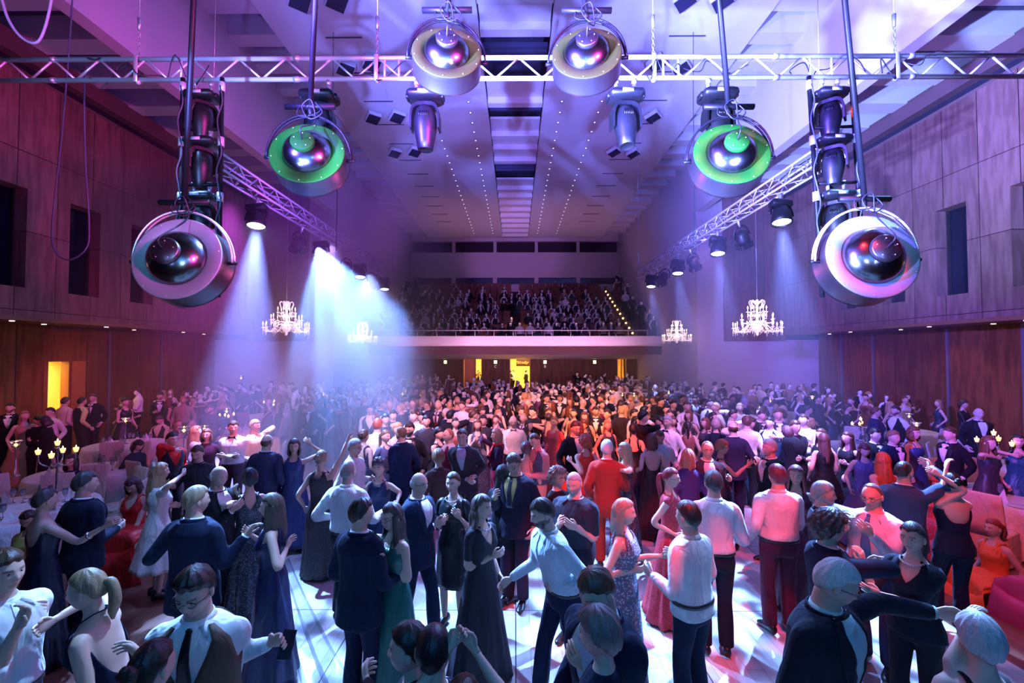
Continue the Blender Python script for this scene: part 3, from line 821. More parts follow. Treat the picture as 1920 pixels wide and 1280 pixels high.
def floor_mat(name, c1, c2, rough, w=.13, L=1.6, seam_big=None):
    m, nt, b = new_mat(name); N = nt.nodes.new; K = nt.links.new
    b.inputs['Roughness'].default_value = rough; b.inputs['Specular IOR Level'].default_value = .5
    ge = N('ShaderNodeNewGeometry'); mp = N('ShaderNodeMapping'); mp.inputs['Rotation'].default_value = (0, 0, R(90)); K(ge.outputs['Position'], mp.inputs['Vector'])
    bt = N('ShaderNodeTexBrick'); bt.inputs['Scale'].default_value = 1; bt.inputs['Brick Width'].default_value = L; bt.inputs['Row Height'].default_value = w
    bt.inputs['Mortar Size'].default_value = .002; bt.inputs['Color1'].default_value = (*c1, 1); bt.inputs['Color2'].default_value = (*c2, 1); bt.inputs['Mortar'].default_value = (c1[0] * .3, c1[1] * .3, c1[2] * .3, 1)
    K(mp.outputs[0], bt.inputs['Vector'])
    n = N('ShaderNodeTexNoise'); n.inputs['Scale'].default_value = 1.5; n.inputs['Detail'].default_value = 5
    mp2 = N('ShaderNodeMapping'); mp2.inputs['Scale'].default_value = (14, 1, 1); K(ge.outputs['Position'], mp2.inputs['Vector']); K(mp2.outputs[0], n.inputs['Vector'])
    hv = N('ShaderNodeHueSaturation'); vr = N('ShaderNodeMapRange'); vr.inputs[3].default_value = .75; vr.inputs[4].default_value = 1.2; K(n.outputs['Fac'], vr.inputs[0]); K(vr.outputs[0], hv.inputs['Value']); K(bt.outputs['Color'], hv.inputs['Color'])
    out = hv.outputs[0]
    if seam_big:
        sp = N('ShaderNodeSeparateXYZ'); K(ge.outputs['Position'], sp.inputs[0]); acc = None
        for ax, wd in (('X', seam_big), ('Y', seam_big)):
            d = N('ShaderNodeMath'); d.operation = 'DIVIDE'; K(sp.outputs[ax], d.inputs[0]); d.inputs[1].default_value = wd
            f = N('ShaderNodeMath'); f.operation = 'FRACT'; K(d.outputs[0], f.inputs[0]); l = N('ShaderNodeMath'); l.operation = 'LESS_THAN'; K(f.outputs[0], l.inputs[0]); l.inputs[1].default_value = .012 / wd
            if acc is None: acc = l.outputs[0]
            else:
                ad = N('ShaderNodeMath'); ad.operation = 'MAXIMUM'; K(acc, ad.inputs[0]); K(l.outputs[0], ad.inputs[1]); acc = ad.outputs[0]
        m2 = N('ShaderNodeMix'); m2.data_type = 'RGBA'; K(acc, m2.inputs[0]); K(out, m2.inputs[6]); m2.inputs[7].default_value = (.05, .05, .05, 1); out = m2.outputs[2]
    K(out, b.inputs['Base Color'])
    return m
M_WOOD = wood_wall('veneer_panelling', (.20, .10, .085), (.30, .16, .135), 1.06, 2.1)
M_WOODL = wood_wall('veneer_lower', (.16, .055, .02), (.26, .095, .035), 2.2, 0)
M_WOODX = wood_wall('veneer_end', (.16, .065, .05), (.26, .11, .09), 1.5, 0, 'X')
M_WHITE = plain('white_plaster', (.62, .58, .60), .8, noise=.04, nscale=2)
M_PANEL = plain('ceiling_panel_white', (.66, .63, .68), .7)
M_DARK = plain('dark_void', (.008, .010, .022), .9)
M_GREY = plain('grey_steel_beam', (.05, .05, .07), .6)
M_PARQ = floor_mat('parquet', (.15, .065, .04), (.21, .09, .055), .38, .11, 1.2)
M_DANCE = floor_mat('dance_floor', (.50, .46, .43), (.60, .55, .50), .30, .16, 1.8, 1.83)
NX, UX, LX = 8.8, 13.0, 14.6
def st(o): o['kind'] = 'structure'; return o
def quads(name, qs, mat):
    g = Geo()
    for q in qs: g.add(q, [(0, 1, 2, 3)])
    return st(g.obj(name, mat, None, False))
def boxes(name, bs, mat, parent=None, bev=0.):
    g = Geo()
    for lo, hi in bs: box(g, lo, hi, 0, bev)
    o = g.obj(name, mat, parent, False)
    return o if parent is not None else st(o)
Y0 = -3.0
boxes('floor', [((-LX - .4, Y0, -.20), (LX + .4, 34, -.012))], M_PARQ)
boxes('floor_dance', [((-3.7, 1.0, -.012), (4.9, 13.5, 0.0))], M_DANCE)
boxes('floor_parquet_border', [((-LX, Y0, -.012), (-3.7, 33, 0)), ((4.9, Y0, -.012), (LX, 33, 0)), ((-3.7, 13.5, -.012), (4.9, 33, 0))], M_PARQ)
# upper side walls with tall window recesses
WIN = [(6.70, 7.62), (8.82, 9.78), (10.95, 11.93), (13.10, 14.07), (15.22, 16.17), (17.40, 18.32)]
ZU0, ZU1, ZW0, ZW1 = 4.05, 10.45, 4.80, 7.45
for side, sx in (('left', -1), ('right', 1)):
    bs = []; xa, xb = sorted((sx * UX, sx * (UX + .75)))
    def B_(y0, y1, z0, z1): bs.append(((xa, y0, z0), (xb, y1, z1)))
    B_(Y0, 22.3, ZU0, ZW0); B_(Y0, 22.3, ZW1, ZU1)
    ys = [Y0] + [v for w in WIN for v in w] + [22.3]
    for i in range(0, len(ys), 2): B_(ys[i], ys[i + 1], ZW0, ZW1)
    boxes('wall_' + side, bs, M_WOOD)
    for i, (a, b_) in enumerate(WIN):
        n = i + 1 + (0 if sx < 0 else len(WIN))
        g = Geo(); x = sx * (UX + .42); box(g, (min(x, x + sx * .04), a, ZW0), (max(x, x + sx * .04), b_, ZW1))
        w = st(g.obj('window_%d' % n, plain('night_glass', (.004, .006, .016), .12, spec=.4), None, False))
        g = Geo(); box(g, (min(sx * (UX + .33), sx * (UX + .41)), a + .001, ZW0 + .001), (max(sx * (UX + .33), sx * (UX + .41)), a + .05, ZW1 - .001)); box(g, (min(sx * (UX + .33), sx * (UX + .41)), b_ - .05, ZW0 + .001), (max(sx * (UX + .33), sx * (UX + .41)), b_ - .001, ZW1 - .001))
        g.obj('window_frame', plain('dark_frame', (.02, .015, .015), .5), w, False)
    # ledge bands above the panelling
    quads_ = [((sx * UX - (.0 if sx > 0 else 0), 0, 0))]
    x1, x2 = sorted((sx * (UX + .02), sx * (UX + .9)))
    boxes('trim_%d' % (1 if sx < 0 else 2), [((x1, Y0, ZU1), (x2, 22.3, ZU1 + .10))], plain('light_ledge', (.18, .11, .10), .6))
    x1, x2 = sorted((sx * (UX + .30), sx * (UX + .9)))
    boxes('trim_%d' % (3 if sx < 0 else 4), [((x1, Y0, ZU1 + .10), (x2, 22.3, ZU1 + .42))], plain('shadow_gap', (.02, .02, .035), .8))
    x1, x2 = sorted((sx * (UX + .0), sx * (UX + .9)))
    boxes('trim_%d' % (5 if sx < 0 else 6), [((x1, Y0, ZU1 + .42), (x2, 22.3, ZU1 + .95))], plain('ledge_band', (.16, .09, .09), .6))
    # soffit under the upper wall and lower wall
    x1, x2 = sorted((sx * (UX + .001), sx * LX))
    boxes('ceiling_soffit_' + side, [((x1, Y0, ZU0 - .12), (x2, 22, ZU0 - .001))], plain('soffit_veneer', (.22, .10, .06), .35))
    x1, x2 = sorted((sx * LX, sx * (LX + .25)))
    if sx < 0: segs = [((x1, Y0, 0), (x2, 14.0, ZU0)), ((x1, 14.0, 2.80), (x2, 14.85, ZU0)), ((x1, 14.85, 0), (x2, 22, ZU0))]
    else: segs = [((x1, Y0, 0), (x2, 22, ZU0))]
    boxes('wall_lower_' + side, segs, M_WOODL)
    # steel uprights on the lower walls
    g = Geo()
    for y in ((16.2, 18.6, 20.6) if sx < 0 else (13.1, 15.4, 18.6, 20.4)): box(g, (min(sx * LX, sx * (LX - .05)), y, 0), (max(sx * LX, sx * (LX - .05)), y + .09, ZU0 - .13))
    st(g.obj('trim_%d' % (7 if sx < 0 else 8), plain('grey_upright', (.16, .15, .16), .5), None, False))
    # wing ceiling with transverse beams
    x1, x2 = sorted((sx * (NX + .352), sx * (UX + 1.2)))
    boxes('ceiling_wing_' + side, [((x1, Y0, 12.0), (x2, 22.3, 12.1))], plain('wing_ceiling', (.10, .09, .13), .8))
    y = 2.0
    bs = []
    while y < 22: bs.append(((x1, y, 11.35), (x2, y + .62, 11.998))); y += 1.62
    g = Geo()
    for lo, hi in bs: box(g, lo, hi)
    st(g.obj('ceiling_beam_' + side, plain('wing_beam_white', (.75, .74, .80), .7), None, False))
    # fascia of the nave
    x1, x2 = sorted((sx * NX, sx * (NX + .35)))
    boxes('wall_fascia_' + side, [((x1, Y0, 9.95), (x2, 22.0, 14.2))], M_WHITE)
    boxes('wall_nave_' + side, [((x1, 22.0, 0), (x2, 39.5, 14.2))], M_WHITE)
    # wing end wall
    x1, x2 = sorted((sx * (NX + .35), sx * LX))
    boxes('wall_end_' + side, [((x1, 22.0, 0), (x2, 22.3, 3.72)), ((min(sx * (NX + .35), sx * 10.05), 22.0, 3.72), (max(sx * (NX + .35), sx * 10.05), 22.3, 12))], M_WHITE)
    x1, x2 = sorted((sx * 10.05, sx * (UX + .0)))
    boxes('wall_end_panel_' + side, [((x1, 21.93, 3.66), (x2, 22.3, 12))], M_WOODX)
    # gap between fascia and ceiling panel: lighter beams, dark void above
    x1, x2 = sorted((sx * 7.2, sx * (NX - .001)))
    g = Geo(); y = 2.4
    while y < 37: box(g, (x1, y, 12.80), (x2, y + .55, 13.55)); y += 1.40
    st(g.obj('ceiling_rib_' + side, plain('rib_white', (.56, .53, .58), .7), None, False))
    x1, x2 = sorted((sx * 1.08, sx * 7.2))
    boxes('ceiling_panel_' + side, [((x1, .5, 12.65), (x2, 37.2, 12.86))], M_PANEL)
boxes('ceiling_void', [((-NX, Y0, 14.0), (NX, 40, 14.2))], plain('void_grey', (.045, .04, .07), .9))
bs = []; y = 3.0; opens = ((14.2, 15.3), (17.2, 18.5), (23.4, 24.6))
while y < 37:
    if not any(a < y + .9 and y < b_ for a, b_ in opens): bs.append(((-1.05, y, 12.90), (1.05, y + 1.0, 13.0))); bs.append(((-1.05, y + 1.0, 12.66), (1.05, y + 1.32, 13.0)))
    y += 1.32
g = Geo()
for lo, hi in bs: box(g, lo, hi)
st(g.obj('ceiling_centre', M_PANEL, None, False))
boxes('ceiling_centre_rail', [((-1.05, a + (b_ - a) * t, 12.95), (1.05, a + (b_ - a) * t + .09, 13.1)) for a, b_ in opens for t in (.2, .5, .8)], plain('slot_rail', (.05, .05, .10), .5))
# thin linear slots along the ceiling panels
g = Geo()
for sx in (-1, 1):
    for i in range(14):
        y = 10 + i * 1.75; box(g, (sx * 5.2 - .55, y, 12.625), (sx * 5.2 + .55, y + .035, 12.65))
st(g.obj('ceiling_slot', plain('slot_dark', (.06, .05, .08), .5), None, False))
# far end: balcony
YF = 27.0
g = Geo()
prof = [(YF, 4.10), (YF, 3.66), (YF + .15, 3.55), (YF + 2.5, 3.10), (YF + 5.2, 2.72), (33.0, 2.66), (33.0, 3.2), (YF + .25, 3.9), (YF + .25, 4.10)]
loops = [np.array([(sx, a, b_) for a, b_ in prof]) for sx in (-NX, NX)]
loft(g, loops, True); st(g.obj('wall_balcony_front', M_WHITE, None, False))
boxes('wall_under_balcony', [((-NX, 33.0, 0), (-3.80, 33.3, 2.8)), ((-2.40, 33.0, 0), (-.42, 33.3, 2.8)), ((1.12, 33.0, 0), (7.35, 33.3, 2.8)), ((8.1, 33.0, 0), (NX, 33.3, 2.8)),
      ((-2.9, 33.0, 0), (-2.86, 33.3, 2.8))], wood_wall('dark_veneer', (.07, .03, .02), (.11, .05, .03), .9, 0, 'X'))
NR = 13; rise = (8.55 - 3.75) / NR; run = (38.2 - 27.6) / NR
g = Geo()
for i in range(NR): box(g, (-NX, 27.4 + i * run, 3.0), (NX, 40, 3.70 + i * rise))
st(g.obj('floor_balcony_steps', plain('balcony_carpet', (.06, .025, .03), .9), None, False))
boxes('wall_back', [((-NX, 38.5, 8.3), (NX, 38.9, 8.95)), ((-NX, 38.5, 9.50), (NX, 38.9, 11.67)), ((-NX, 38.5, 12.62), (NX, 38.9, 14.2))], M_WHITE)
boxes('wall_back_void', [((-NX, 39.3, 8.3), (NX, 39.5, 14.2))], plain('gallery_shade', (.05, .03, .05), .9))  # dark colour stands in for the shade inside the gallery openings
boxes('wall_back_pier', [((x - .17, 38.44, 8.95), (x + .17, 38.96, 9.5)) for x in (-5.25, -1.72, 1.80, 5.35)] + [((x - .13, 38.52, 11.67), (x + .13, 38.9, 12.6)) for x in (-5.25, -1.72, 1.80, 5.35)], M_WHITE)
for i, (a, b_) in enumerate(((-8.7, -5.42), (-5.08, -1.89), (-1.55, 1.63), (1.97, 5.18), (5.52, 8.7))):
    g = Geo(); box(g, (a, 38.72, 8.96), (b_, 38.76, 9.49))
    w = st(g.obj('window_%d' % (20 + i), plain('control_room_glass', (.02, .03, .08), .15), None, False))
    g = Geo(); box(g, ((a + b_) / 2 - .04, 38.66, 8.97), ((a + b_) / 2 + .04, 38.8, 9.48)); g.obj('window_frame', M_GREY, w, False)
# rail on the balcony front
t = empty('balcony_rail', (0, YF + .05, 4.10)); tag(t, 'thin white metal handrail along the top of the balcony front', 'handrail')
g = Geo(); tube(g, [(-8.2, 0, .34), (7.9, 0, .34)], .028, 6); g.obj('rail', plain('white_rail', (.5, .48, .5), .4), t)
for i in range(15):
    g = Geo(); tube(g, [(-8.1 + i * 1.14, 0, 0), (-8.1 + i * 1.14, 0, .34)], .018, 5); g.obj('post', plain('white_rail', (.5, .48, .5), .4), t)
# doors under the balcony: lit rooms behind
WARM = (1.0, .52, .10)
def doorway(n, x0, x1, y, ztop, strength):
    g = Geo(); box(g, (x0, y + .02, .0), (x0 + .07, y + .3, ztop)); box(g, (x1 - .07, y + .02, 0), (x1, y + .3, ztop))
    d = st(g.obj('door_%d' % n, plain('door_frame_wood', (.30, .10, .03), .5), None, False))
    return d
doorway(1, -3.80, -2.40, 33.0, 2.7, 1); doorway(2, -.42, 1.12, 33.0, 2.7, 1); doorway(3, 7.35, 8.1, 33.0, 2.7, 1)
M_FOYER = plain('foyer_wall', (.85, .62, .28), .8)
boxes('wall_foyer', [((-NX, 37.0, 0), (NX, 37.2, 2.95)), ((-NX, 33.3, -.2), (NX, 37, -.01)), ((-NX - .2, 33.3, 0), (-NX, 37, 2.95)), ((NX, 33.3, 0), (NX + .2, 37, 2.95)), ((-NX, 33.3, 2.85), (NX, 37.2, 2.95))], M_FOYER)
g = Geo(); box(g, (-3.72, 33.28, 0), (-2.9, 33.34, 2.66)); st(g.obj('door_4', plain('door_leaf_wood', (.42, .13, .04), .5), None, False))
g = Geo(); box(g, (7.70, 33.28, 0), (7.78, 33.7, 2.66)); st(g.obj('door_5', plain('door_leaf_wood', (.42, .13, .04), .5), None, False))
# side door, left wall
boxes('wall_side_corridor', [((-LX - 2.2, 12.5, 0), (-LX - 2.1, 17, 3)), ((-LX - 2.2, 12.5, 2.9), (-LX - .25, 17, 3)), ((-LX - 2.2, 12.5, -.1), (-LX - .25, 17, -.01)), ((-LX - 2.2, 12.4, 0), (-LX - .25, 12.5, 3)), ((-LX - 2.2, 17, 0), (-LX - .25, 17.1, 3))], plain('corridor_wall', (.9, .72, .34), .8))
g = Geo(); box(g, (-LX - .26, 14.0, 0), (-LX + .01, 14.06, 2.8)); box(g, (-LX - .26, 14.79, 0), (-LX + .01, 14.85, 2.8)); box(g, (-LX - .30, 14.22, 0), (-LX - .22, 14.36, 2.8))
d6 = st(g.obj('door_6', plain('door_frame_wood', (.30, .10, .03), .5), None, False))
g = Geo(); box(g, (-LX - .05, 14.86, 0), (-LX + .04, 15.35, 2.8)); st(g.obj('door_7', plain('door_leaf_wood', (.42, .13, .04), .5), None, False))
# script sign seen through the middle doorway
def letters(name, body, size, shear, extrude, mat, parent=None):
    tx = bpy.data.curves.new('tmp', 'FONT'); tx.body = body; tx.size = size; tx.shear = shear; tx.extrude = extrude; tx.align_x = 'CENTER'; tx.align_y = 'CENTER'
    to = bpy.data.objects.new('tmp', tx); COL.objects.link(to); bpy.context.view_layer.update()
    me = bpy.data.meshes.new_from_object(to.evaluated_get(bpy.context.evaluated_depsgraph_get())); bpy.data.objects.remove(to); bpy.data.curves.remove(tx)
    me.name = name; me.materials.clear(); me.materials.append(mat); o = link(name, me, parent); o.rotation_euler = (R(90), 0, 0); return o
sg = empty('neon_sign', (.70, 35.2, 2.38)); tag(sg, 'dark sign with orange neon script hanging beyond the middle doorway', 'sign')
g = Geo(); box(g, (-.62, .03, -.30), (.62, .08, .26)); g.obj('sign_board', plain('sign_black', (.03, .008, .005), .5), sg, False)
to = letters('lettering', 'Thirsday Ch', .30, .45, .012, plain('neon_orange', (1, .2, .05), .5, emit=(1, .16, .03), estr=4), sg); to.location = (0, .015, 0)
# square lamps on the pillars below the balcony
for i, px in enumerate((835, 929, 1022, 1115)):
    p = at_y(px, 679, 32.9)
    t = empty('wall_lamp', (p.x, 32.93, 2.45)); tag(t, ['square greenish-white lamp on the first pillar under the balcony', 'square lamp under the balcony above a pale letter C', 'square lamp under the balcony right of the neon sign above a pale mark', 'square greenish-white lamp on the last pillar under the balcony'][i], 'lamp', 'lamps under the balcony')
    g = Geo(); box(g, (-.13, -.03, -.13), (.13, .05, .13), 0, .01); g.obj('housing', plain('lamp_housing', (.4, .4, .35), .4), t, False)
    g = Geo(); box(g, (-.10, -.05, -.10), (.10, -.031, .10), 0, .008); g.obj('diffuser', plain('square_diffuser', (.9, .95, .5), .4, emit=(.95, 1, .35), estr=5), t, False)
for ch, px in (('C', 929), ('B', 1022)):
    p = at_y(px, 687, 32.9)
    to = letters('wall_letter', ch, .26, 0, .01, plain('letter_white', (.8, .8, .85), .5, emit=(.5, .5, .8), estr=.5)); to.location = (p.x, 32.95, p.z)
    tag(to, 'pale block letter %s on the dark pillar under the balcony' % ch, 'letter')
# step lights along the balcony stairs
for sx in (-1, 1):
    for i in range(12):
        if sx < 0 and i in (8,): continue
        g = Geo(); y = 27.3 + i * .82; z = 3.95 + (y - 27.4) / run * rise
        box(g, (sx * 7.28 - .05, y, z), (sx * 7.28 + .05, y + .22, z + .10), 0, .01)
        tag(g.obj('step_light', plain('step_light_glow', (1, .8, .4), .5, emit=(1, .66, .25), estr=4), None, False), 'small warm step light edging the balcony stairs on the %s side' % ('left' if sx < 0 else 'right'), 'light', 'step lights on the %s balcony stairs' % ('left' if sx < 0 else 'right'))
    g = Geo()
    for i in range(1, NR):
        y = 27.4 + i * run; box(g, (sx * 7.30, y - run, 3.72 + (i - 1) * rise), (sx * 7.36, y, 4.05 + i * rise))
    st(g.obj('wall_stair_parapet_' + ('left' if sx < 0 else 'right'), plain('stair_parapet', (.25, .14, .10), .7), None, False))
# ceiling downlights
g = Geo(); lathe(g, [(.055, -.004), (.075, -.012), (.075, .01)], seg=10); ring = g.mesh('trim_ring', plain('downlight_ring', (.3, .28, .35), .4))
g = Geo(); lathe(g, [(.001, -.006), (.036, -.006), (.036, .0)], seg=10); glow = g.mesh('bulb', plain('downlight_glow', (1, .95, 1), .5, emit=(1, .85, .95), estr=2.2))
for sx in (-1, 1):
    for X, nm in ((1.78, 'inner'), (3.30, 'outer')):
        for i in range(27):
            y = 15.5 + .79 * i
            t = empty('ceiling_downlight', (sx * X, y, 12.65)); tag(t, 'tiny recessed downlight in the %s row of the %s white ceiling panel' % (nm, 'left' if sx < 0 else 'right'), 'light', 'downlights, %s row, %s ceiling panel' % (nm, 'left' if sx < 0 else 'right'))
            link('trim_ring', ring, t); link('bulb', glow, t)
g = Geo(); lathe(g, [(.001, -.01), (.05, -.01), (.06, .0)], seg=10); spot = g.mesh('soffit_downlight', plain('soffit_glow', (1, .9, .8), .5, emit=(1, .75, .6), estr=5))
for sx in (-1, 1):
    for i, (y, x) in enumerate(((9.2, 13.5), (10.6, 14.0), (12.0, 13.4), (13.4, 14.0), (14.8, 13.4), (16.6, 14.0), (18.4, 13.5), (20.2, 13.9))):
        o = link('soffit_downlight', spot); o.location = (sx * x, y, ZU0 - .125)
        tag(o, 'small spotlight set in the wooden soffit above the %s side tables' % ('left' if sx < 0 else 'right'), 'light', 'soffit spots, %s side' % ('left' if sx < 0 else 'right'))
# square speaker flaps hanging from the ceiling panels
SPK = [(700, 224), (745, 222), (740, 289), (778, 287), (1187, 222), (1225, 222), (1152, 287), (1188, 290), (648, 132), (697, 122), (1232, 122), (1278, 130), (562, 4), (632, 4), (1285, 4), (1355, 4)]
for i, (px, py) in enumerate(SPK):
    p = at_z(px, py, 12.35)
    t = empty('ceiling_speaker', p, R(45)); t.rotation_euler = (R(-16), 0, R(38 if px < 966 else 52))
    nm = ['left', 'right'][px > 966]; row = {2: 'upper', 1: 'middle', 0: 'lower', 3: 'nearest'}[3 if py < 50 else 2 if py < 180 else 1 if py < 250 else 0]
    io = 'outer' if (px < 966) == (i % 2 == 0) else 'inner'
    tag(t, 'dark square speaker tilted under the %s ceiling panel, %s of the %s pair' % (nm, io, row), 'speaker', 'square ceiling speakers')
    g = Geo(); box(g, (-.27, -.27, 0), (.27, .27, .16), 0, .02); g.obj('housing', plain('speaker_white_case', (.55, .53, .58), .5), t, False)
    g = Geo(); box(g, (-.235, -.235, -.02), (.235, .235, -.001), 0, .005); g.obj('grille', plain('speaker_grille', (.02, .02, .05), .6), t, False)
    g = Geo(); tube(g, [(0, 0, .16), (0, .1, .34)], .015, 5); g.obj('bracket', M_GREY, t)
# ---------------------------------------------------------------- rigging and lamps
M_ALU = plain('truss_aluminium', (.80, .82, .85), .35, .65)
M_ALUD = plain('truss_aluminium_dull', (.55, .55, .6), .4, .7)
M_BLK = plain('black_steel', (.006, .006, .008), .45, 0., spec=.2)
M_BODY = plain('moving_head_plastic', (.008, .008, .011), .40)
M_CAB = plain('black_cable', (.01, .012, .02), .5)
M_CHAIN = plain('zinc_chain', (.45, .47, .5), .4, .8)
TZ = CAM_Z + 3.19; TY = 5.0
def cable(name, pts, r, label, cat='cable', group=None, parent=None, n=24, mat=None):
    g = Geo(); tube(g, smooth_path(pts, n), r, 6); o = g.obj(name, mat or M_CAB, parent)
    if parent is None: tag(o, label, cat, group)
    return o
t = empty('ladder_truss', (0, TY, TZ)); tag(t, 'long flat aluminium ladder truss crossing the hall above the dance floor', 'truss')
for z in (.118, -.118):
    g = Geo(); tube(g, [(-6.6, 0, z), (6.6, 0, z)], .025, 12); g.obj('chord', M_ALU, t)
x = -6.5; i = 0; JOINTS = (-3.75, -1.46, -1.30, 1.65, 1.82, 3.28, 3.52)
while x < 6.4:
    zz = (-.10, .10) if i % 2 == 0 else (.10, -.10)
    g = Geo(); tube(g, [(x + .01, 0, zz[0]), (x + .235, 0, zz[1])], .0115, 8); g.obj('brace', M_ALU, t); x += .262; i += 1
for x in JOINTS:
    g = Geo(); tube(g, [(x, 0, -.118), (x, 0, .118)], .014, 8); g.obj('post', M_ALU, t)
for x in (-5.2, -2.45, -.9, .9, 2.9, 4.4):
    for z in (.118, -.118):
        g = Geo(); tube(g, [(x - .03, 0, z), (x + .03, 0, z)], .030, 12); g.obj('coupler', M_ALUD, t)
# cables slung along the truss
for i, (x0, n) in enumerate(((-4.75, 6), (-1.75, 5), (1.45, 5), (3.05, 4), (4.05, 3))):
    pts = [(x0, TY - .035, TZ - .10)]
    r_ = random.Random(i)
    for k in range(n * 2): pts.append((x0 + .12 * k + r_.uniform(-.05, .05), TY + r_.choice((-.06, .05)), TZ + r_.uniform(-.20, .14)))
    cable('signal_cable', pts, .006, ['tangle of cables and plugs on the truss beside the left chain', 'cables looped on the truss left of the middle drum lamps', 'cables looped on the truss right of the middle drum lamps', 'cable tangle on the truss over the right lamp ladder', 'short cable loop near the right end of the truss'][i], 'cable', None, None, 60)
# chain hoists
for i, (px, z1) in enumerate(((260, 3.4), (707, 4.8), (1225, 4.8), (1678, 2.4))):
    X = at_y(px, 115, TY).x
    t = empty('suspension_chain', (X, TY, TZ + .12)); tag(t, ['chain and shackle holding the truss at its left end', 'chain and shackle holding the truss left of centre', 'chain and shackle holding the truss right of centre', 'chain and shackle holding the truss at its right end'][i], 'chain', 'truss suspension chains')
    g = Geo(); box(g, (-.022, -.045, -.28), (.022, -.035, .02), 0, .003); g.obj('bracket', M_ALU, t)
    g = Geo(); ellipsoid(g, (0, 0, -.26), (.03, .03, .03), 8, 6); g.obj('clamp', M_ALU, t)
    for k in range(7):
        g = Geo(); a = k % 2; pts = [((.014 * math.cos(q)) * (1 - a), .014 * math.cos(q) * a, .045 + k * .042 + .028 * math.sin(q)) for q in np.linspace(0, 2 * math.pi, 11)]
        tube(g, pts, .0045, 5, False); g.obj('link', M_CHAIN, t)
    g = Geo(); tube(g, [(0, 0, .33), (0, 0, .47)], [.016, .022], 8); g.obj('turnbuckle', M_CHAIN, t)
    g = Geo(); tube(g, [(0, 0, .46), (0, 0, 6.2)], .004, 5); g.obj('wire', M_CHAIN, t)
# moving heads ------------------------------------------------------------
def moving_head(tilt, pan, lens_col, estr):
    t = empty('moving_head_light')
    g = Geo(); box(g, (-.19, -.14, -.10), (.19, .14, .0), 0, .03)
    for sx in (-1, 1): box(g, (sx * .19 - .02, -.06, -.085), (sx * .19 + .02, .06, -.02), 0, .01)
    g.obj('base', M_BODY, t)
    g = Geo(); box(g, (-.06, -.143, -.07), (.06, -.1405, -.03)); g.obj('display', plain('grey_label', (.4, .42, .5), .4), t)
    for sx in (-1, 1):
        g = Geo(); tube(g, [(sx * .10, 0, .0), (sx * .10, 0, .09)], [.018, .024], 8); tube(g, [(sx * .10, 0, .09 + .02 * 0), (sx * .10, 0, .14)], [.03, .03], 8); g.obj('clamp', M_ALUD, t)
    e = bpy.data.objects.new('yoke', None)
    g = Geo(); loops = []
    for q in np.linspace(0, math.pi, 13):
        c_, s_ = math.cos(q), math.sin(q); w = .055 + .02 * abs(c_)
        p = V3(.165 * (abs(c_) ** .6 * math.copysign(1, c_)), 0, -.12 - .30 * (1 - s_ ** .5) * 1.0)
        loops.append([p + V3(0, -w, 0), p + V3(0, w, 0), p + V3(-.022 * c_, w, -.035 * s_ - .008), p + V3(-.022 * c_, -w, -.035 * s_ - .008)])
    loft(g, [np.array(l) for l in loops], True); yk = g.obj('yoke', M_BODY, t, False)
    M = Matrix.Rotation(pan, 3, 'Z'); yk.rotation_euler = (0, 0, pan)
    g = Geo(); lathe(g, [(.02, .20), (.07, .195), (.105, .15), (.125, .06), (.128, -.02), (.118, -.10), (.098, -.20), (.085, -.28), (.078, -.285), (.070, -.27)], seg=22)
    for k in range(6): box(g, (-.05 + k * .018, -.128, .04), (-.042 + k * .018, -.118, .10))
    h = g.obj('lamp_head', M_BODY, t); h.location = (0, 0, -.36); h.rotation_euler = Euler((tilt, 0, pan)).to_matrix().to_euler()
    h.rotation_euler = (Matrix.Rotation(pan, 3, 'Z') @ Matrix.Rotation(tilt, 3, 'X')).to_euler()
    g = Geo(); lathe(g, [(.001, -.268), (.07, -.268), (.07, -.262)], seg=18)
    ln = g.obj('lens', plain('lens_%s' % estr, lens_col, .1, emit=lens_col if estr else None, estr=estr), t); ln.location = h.location; ln.rotation_euler = h.rotation_euler
    return t
RED = (1, .10, .03)
MH = [(798, 0, .03, 'amber', 'moving head light under the truss beside the left middle drum lamp'), (1172, .12, -.18, 'red', 'moving head light with a red glow beside the right middle drum lamp'),
      (600, .1, .1, 'blue', 'moving head light under the truss behind the second drum lamp'), (1345, .1, -.12, 'blue', 'moving head light under the truss behind the fifth drum lamp')]
for px, pan, tilt, _, lab in MH:
    t = moving_head(tilt, pan, RED if px > 1000 else (.01, .01, .02), 3 if px > 1000 else 0)
    t.location = (at_y(px, 140, TY).x, TY, TZ - .118 - .16); tag(t, lab, 'stage light', None)
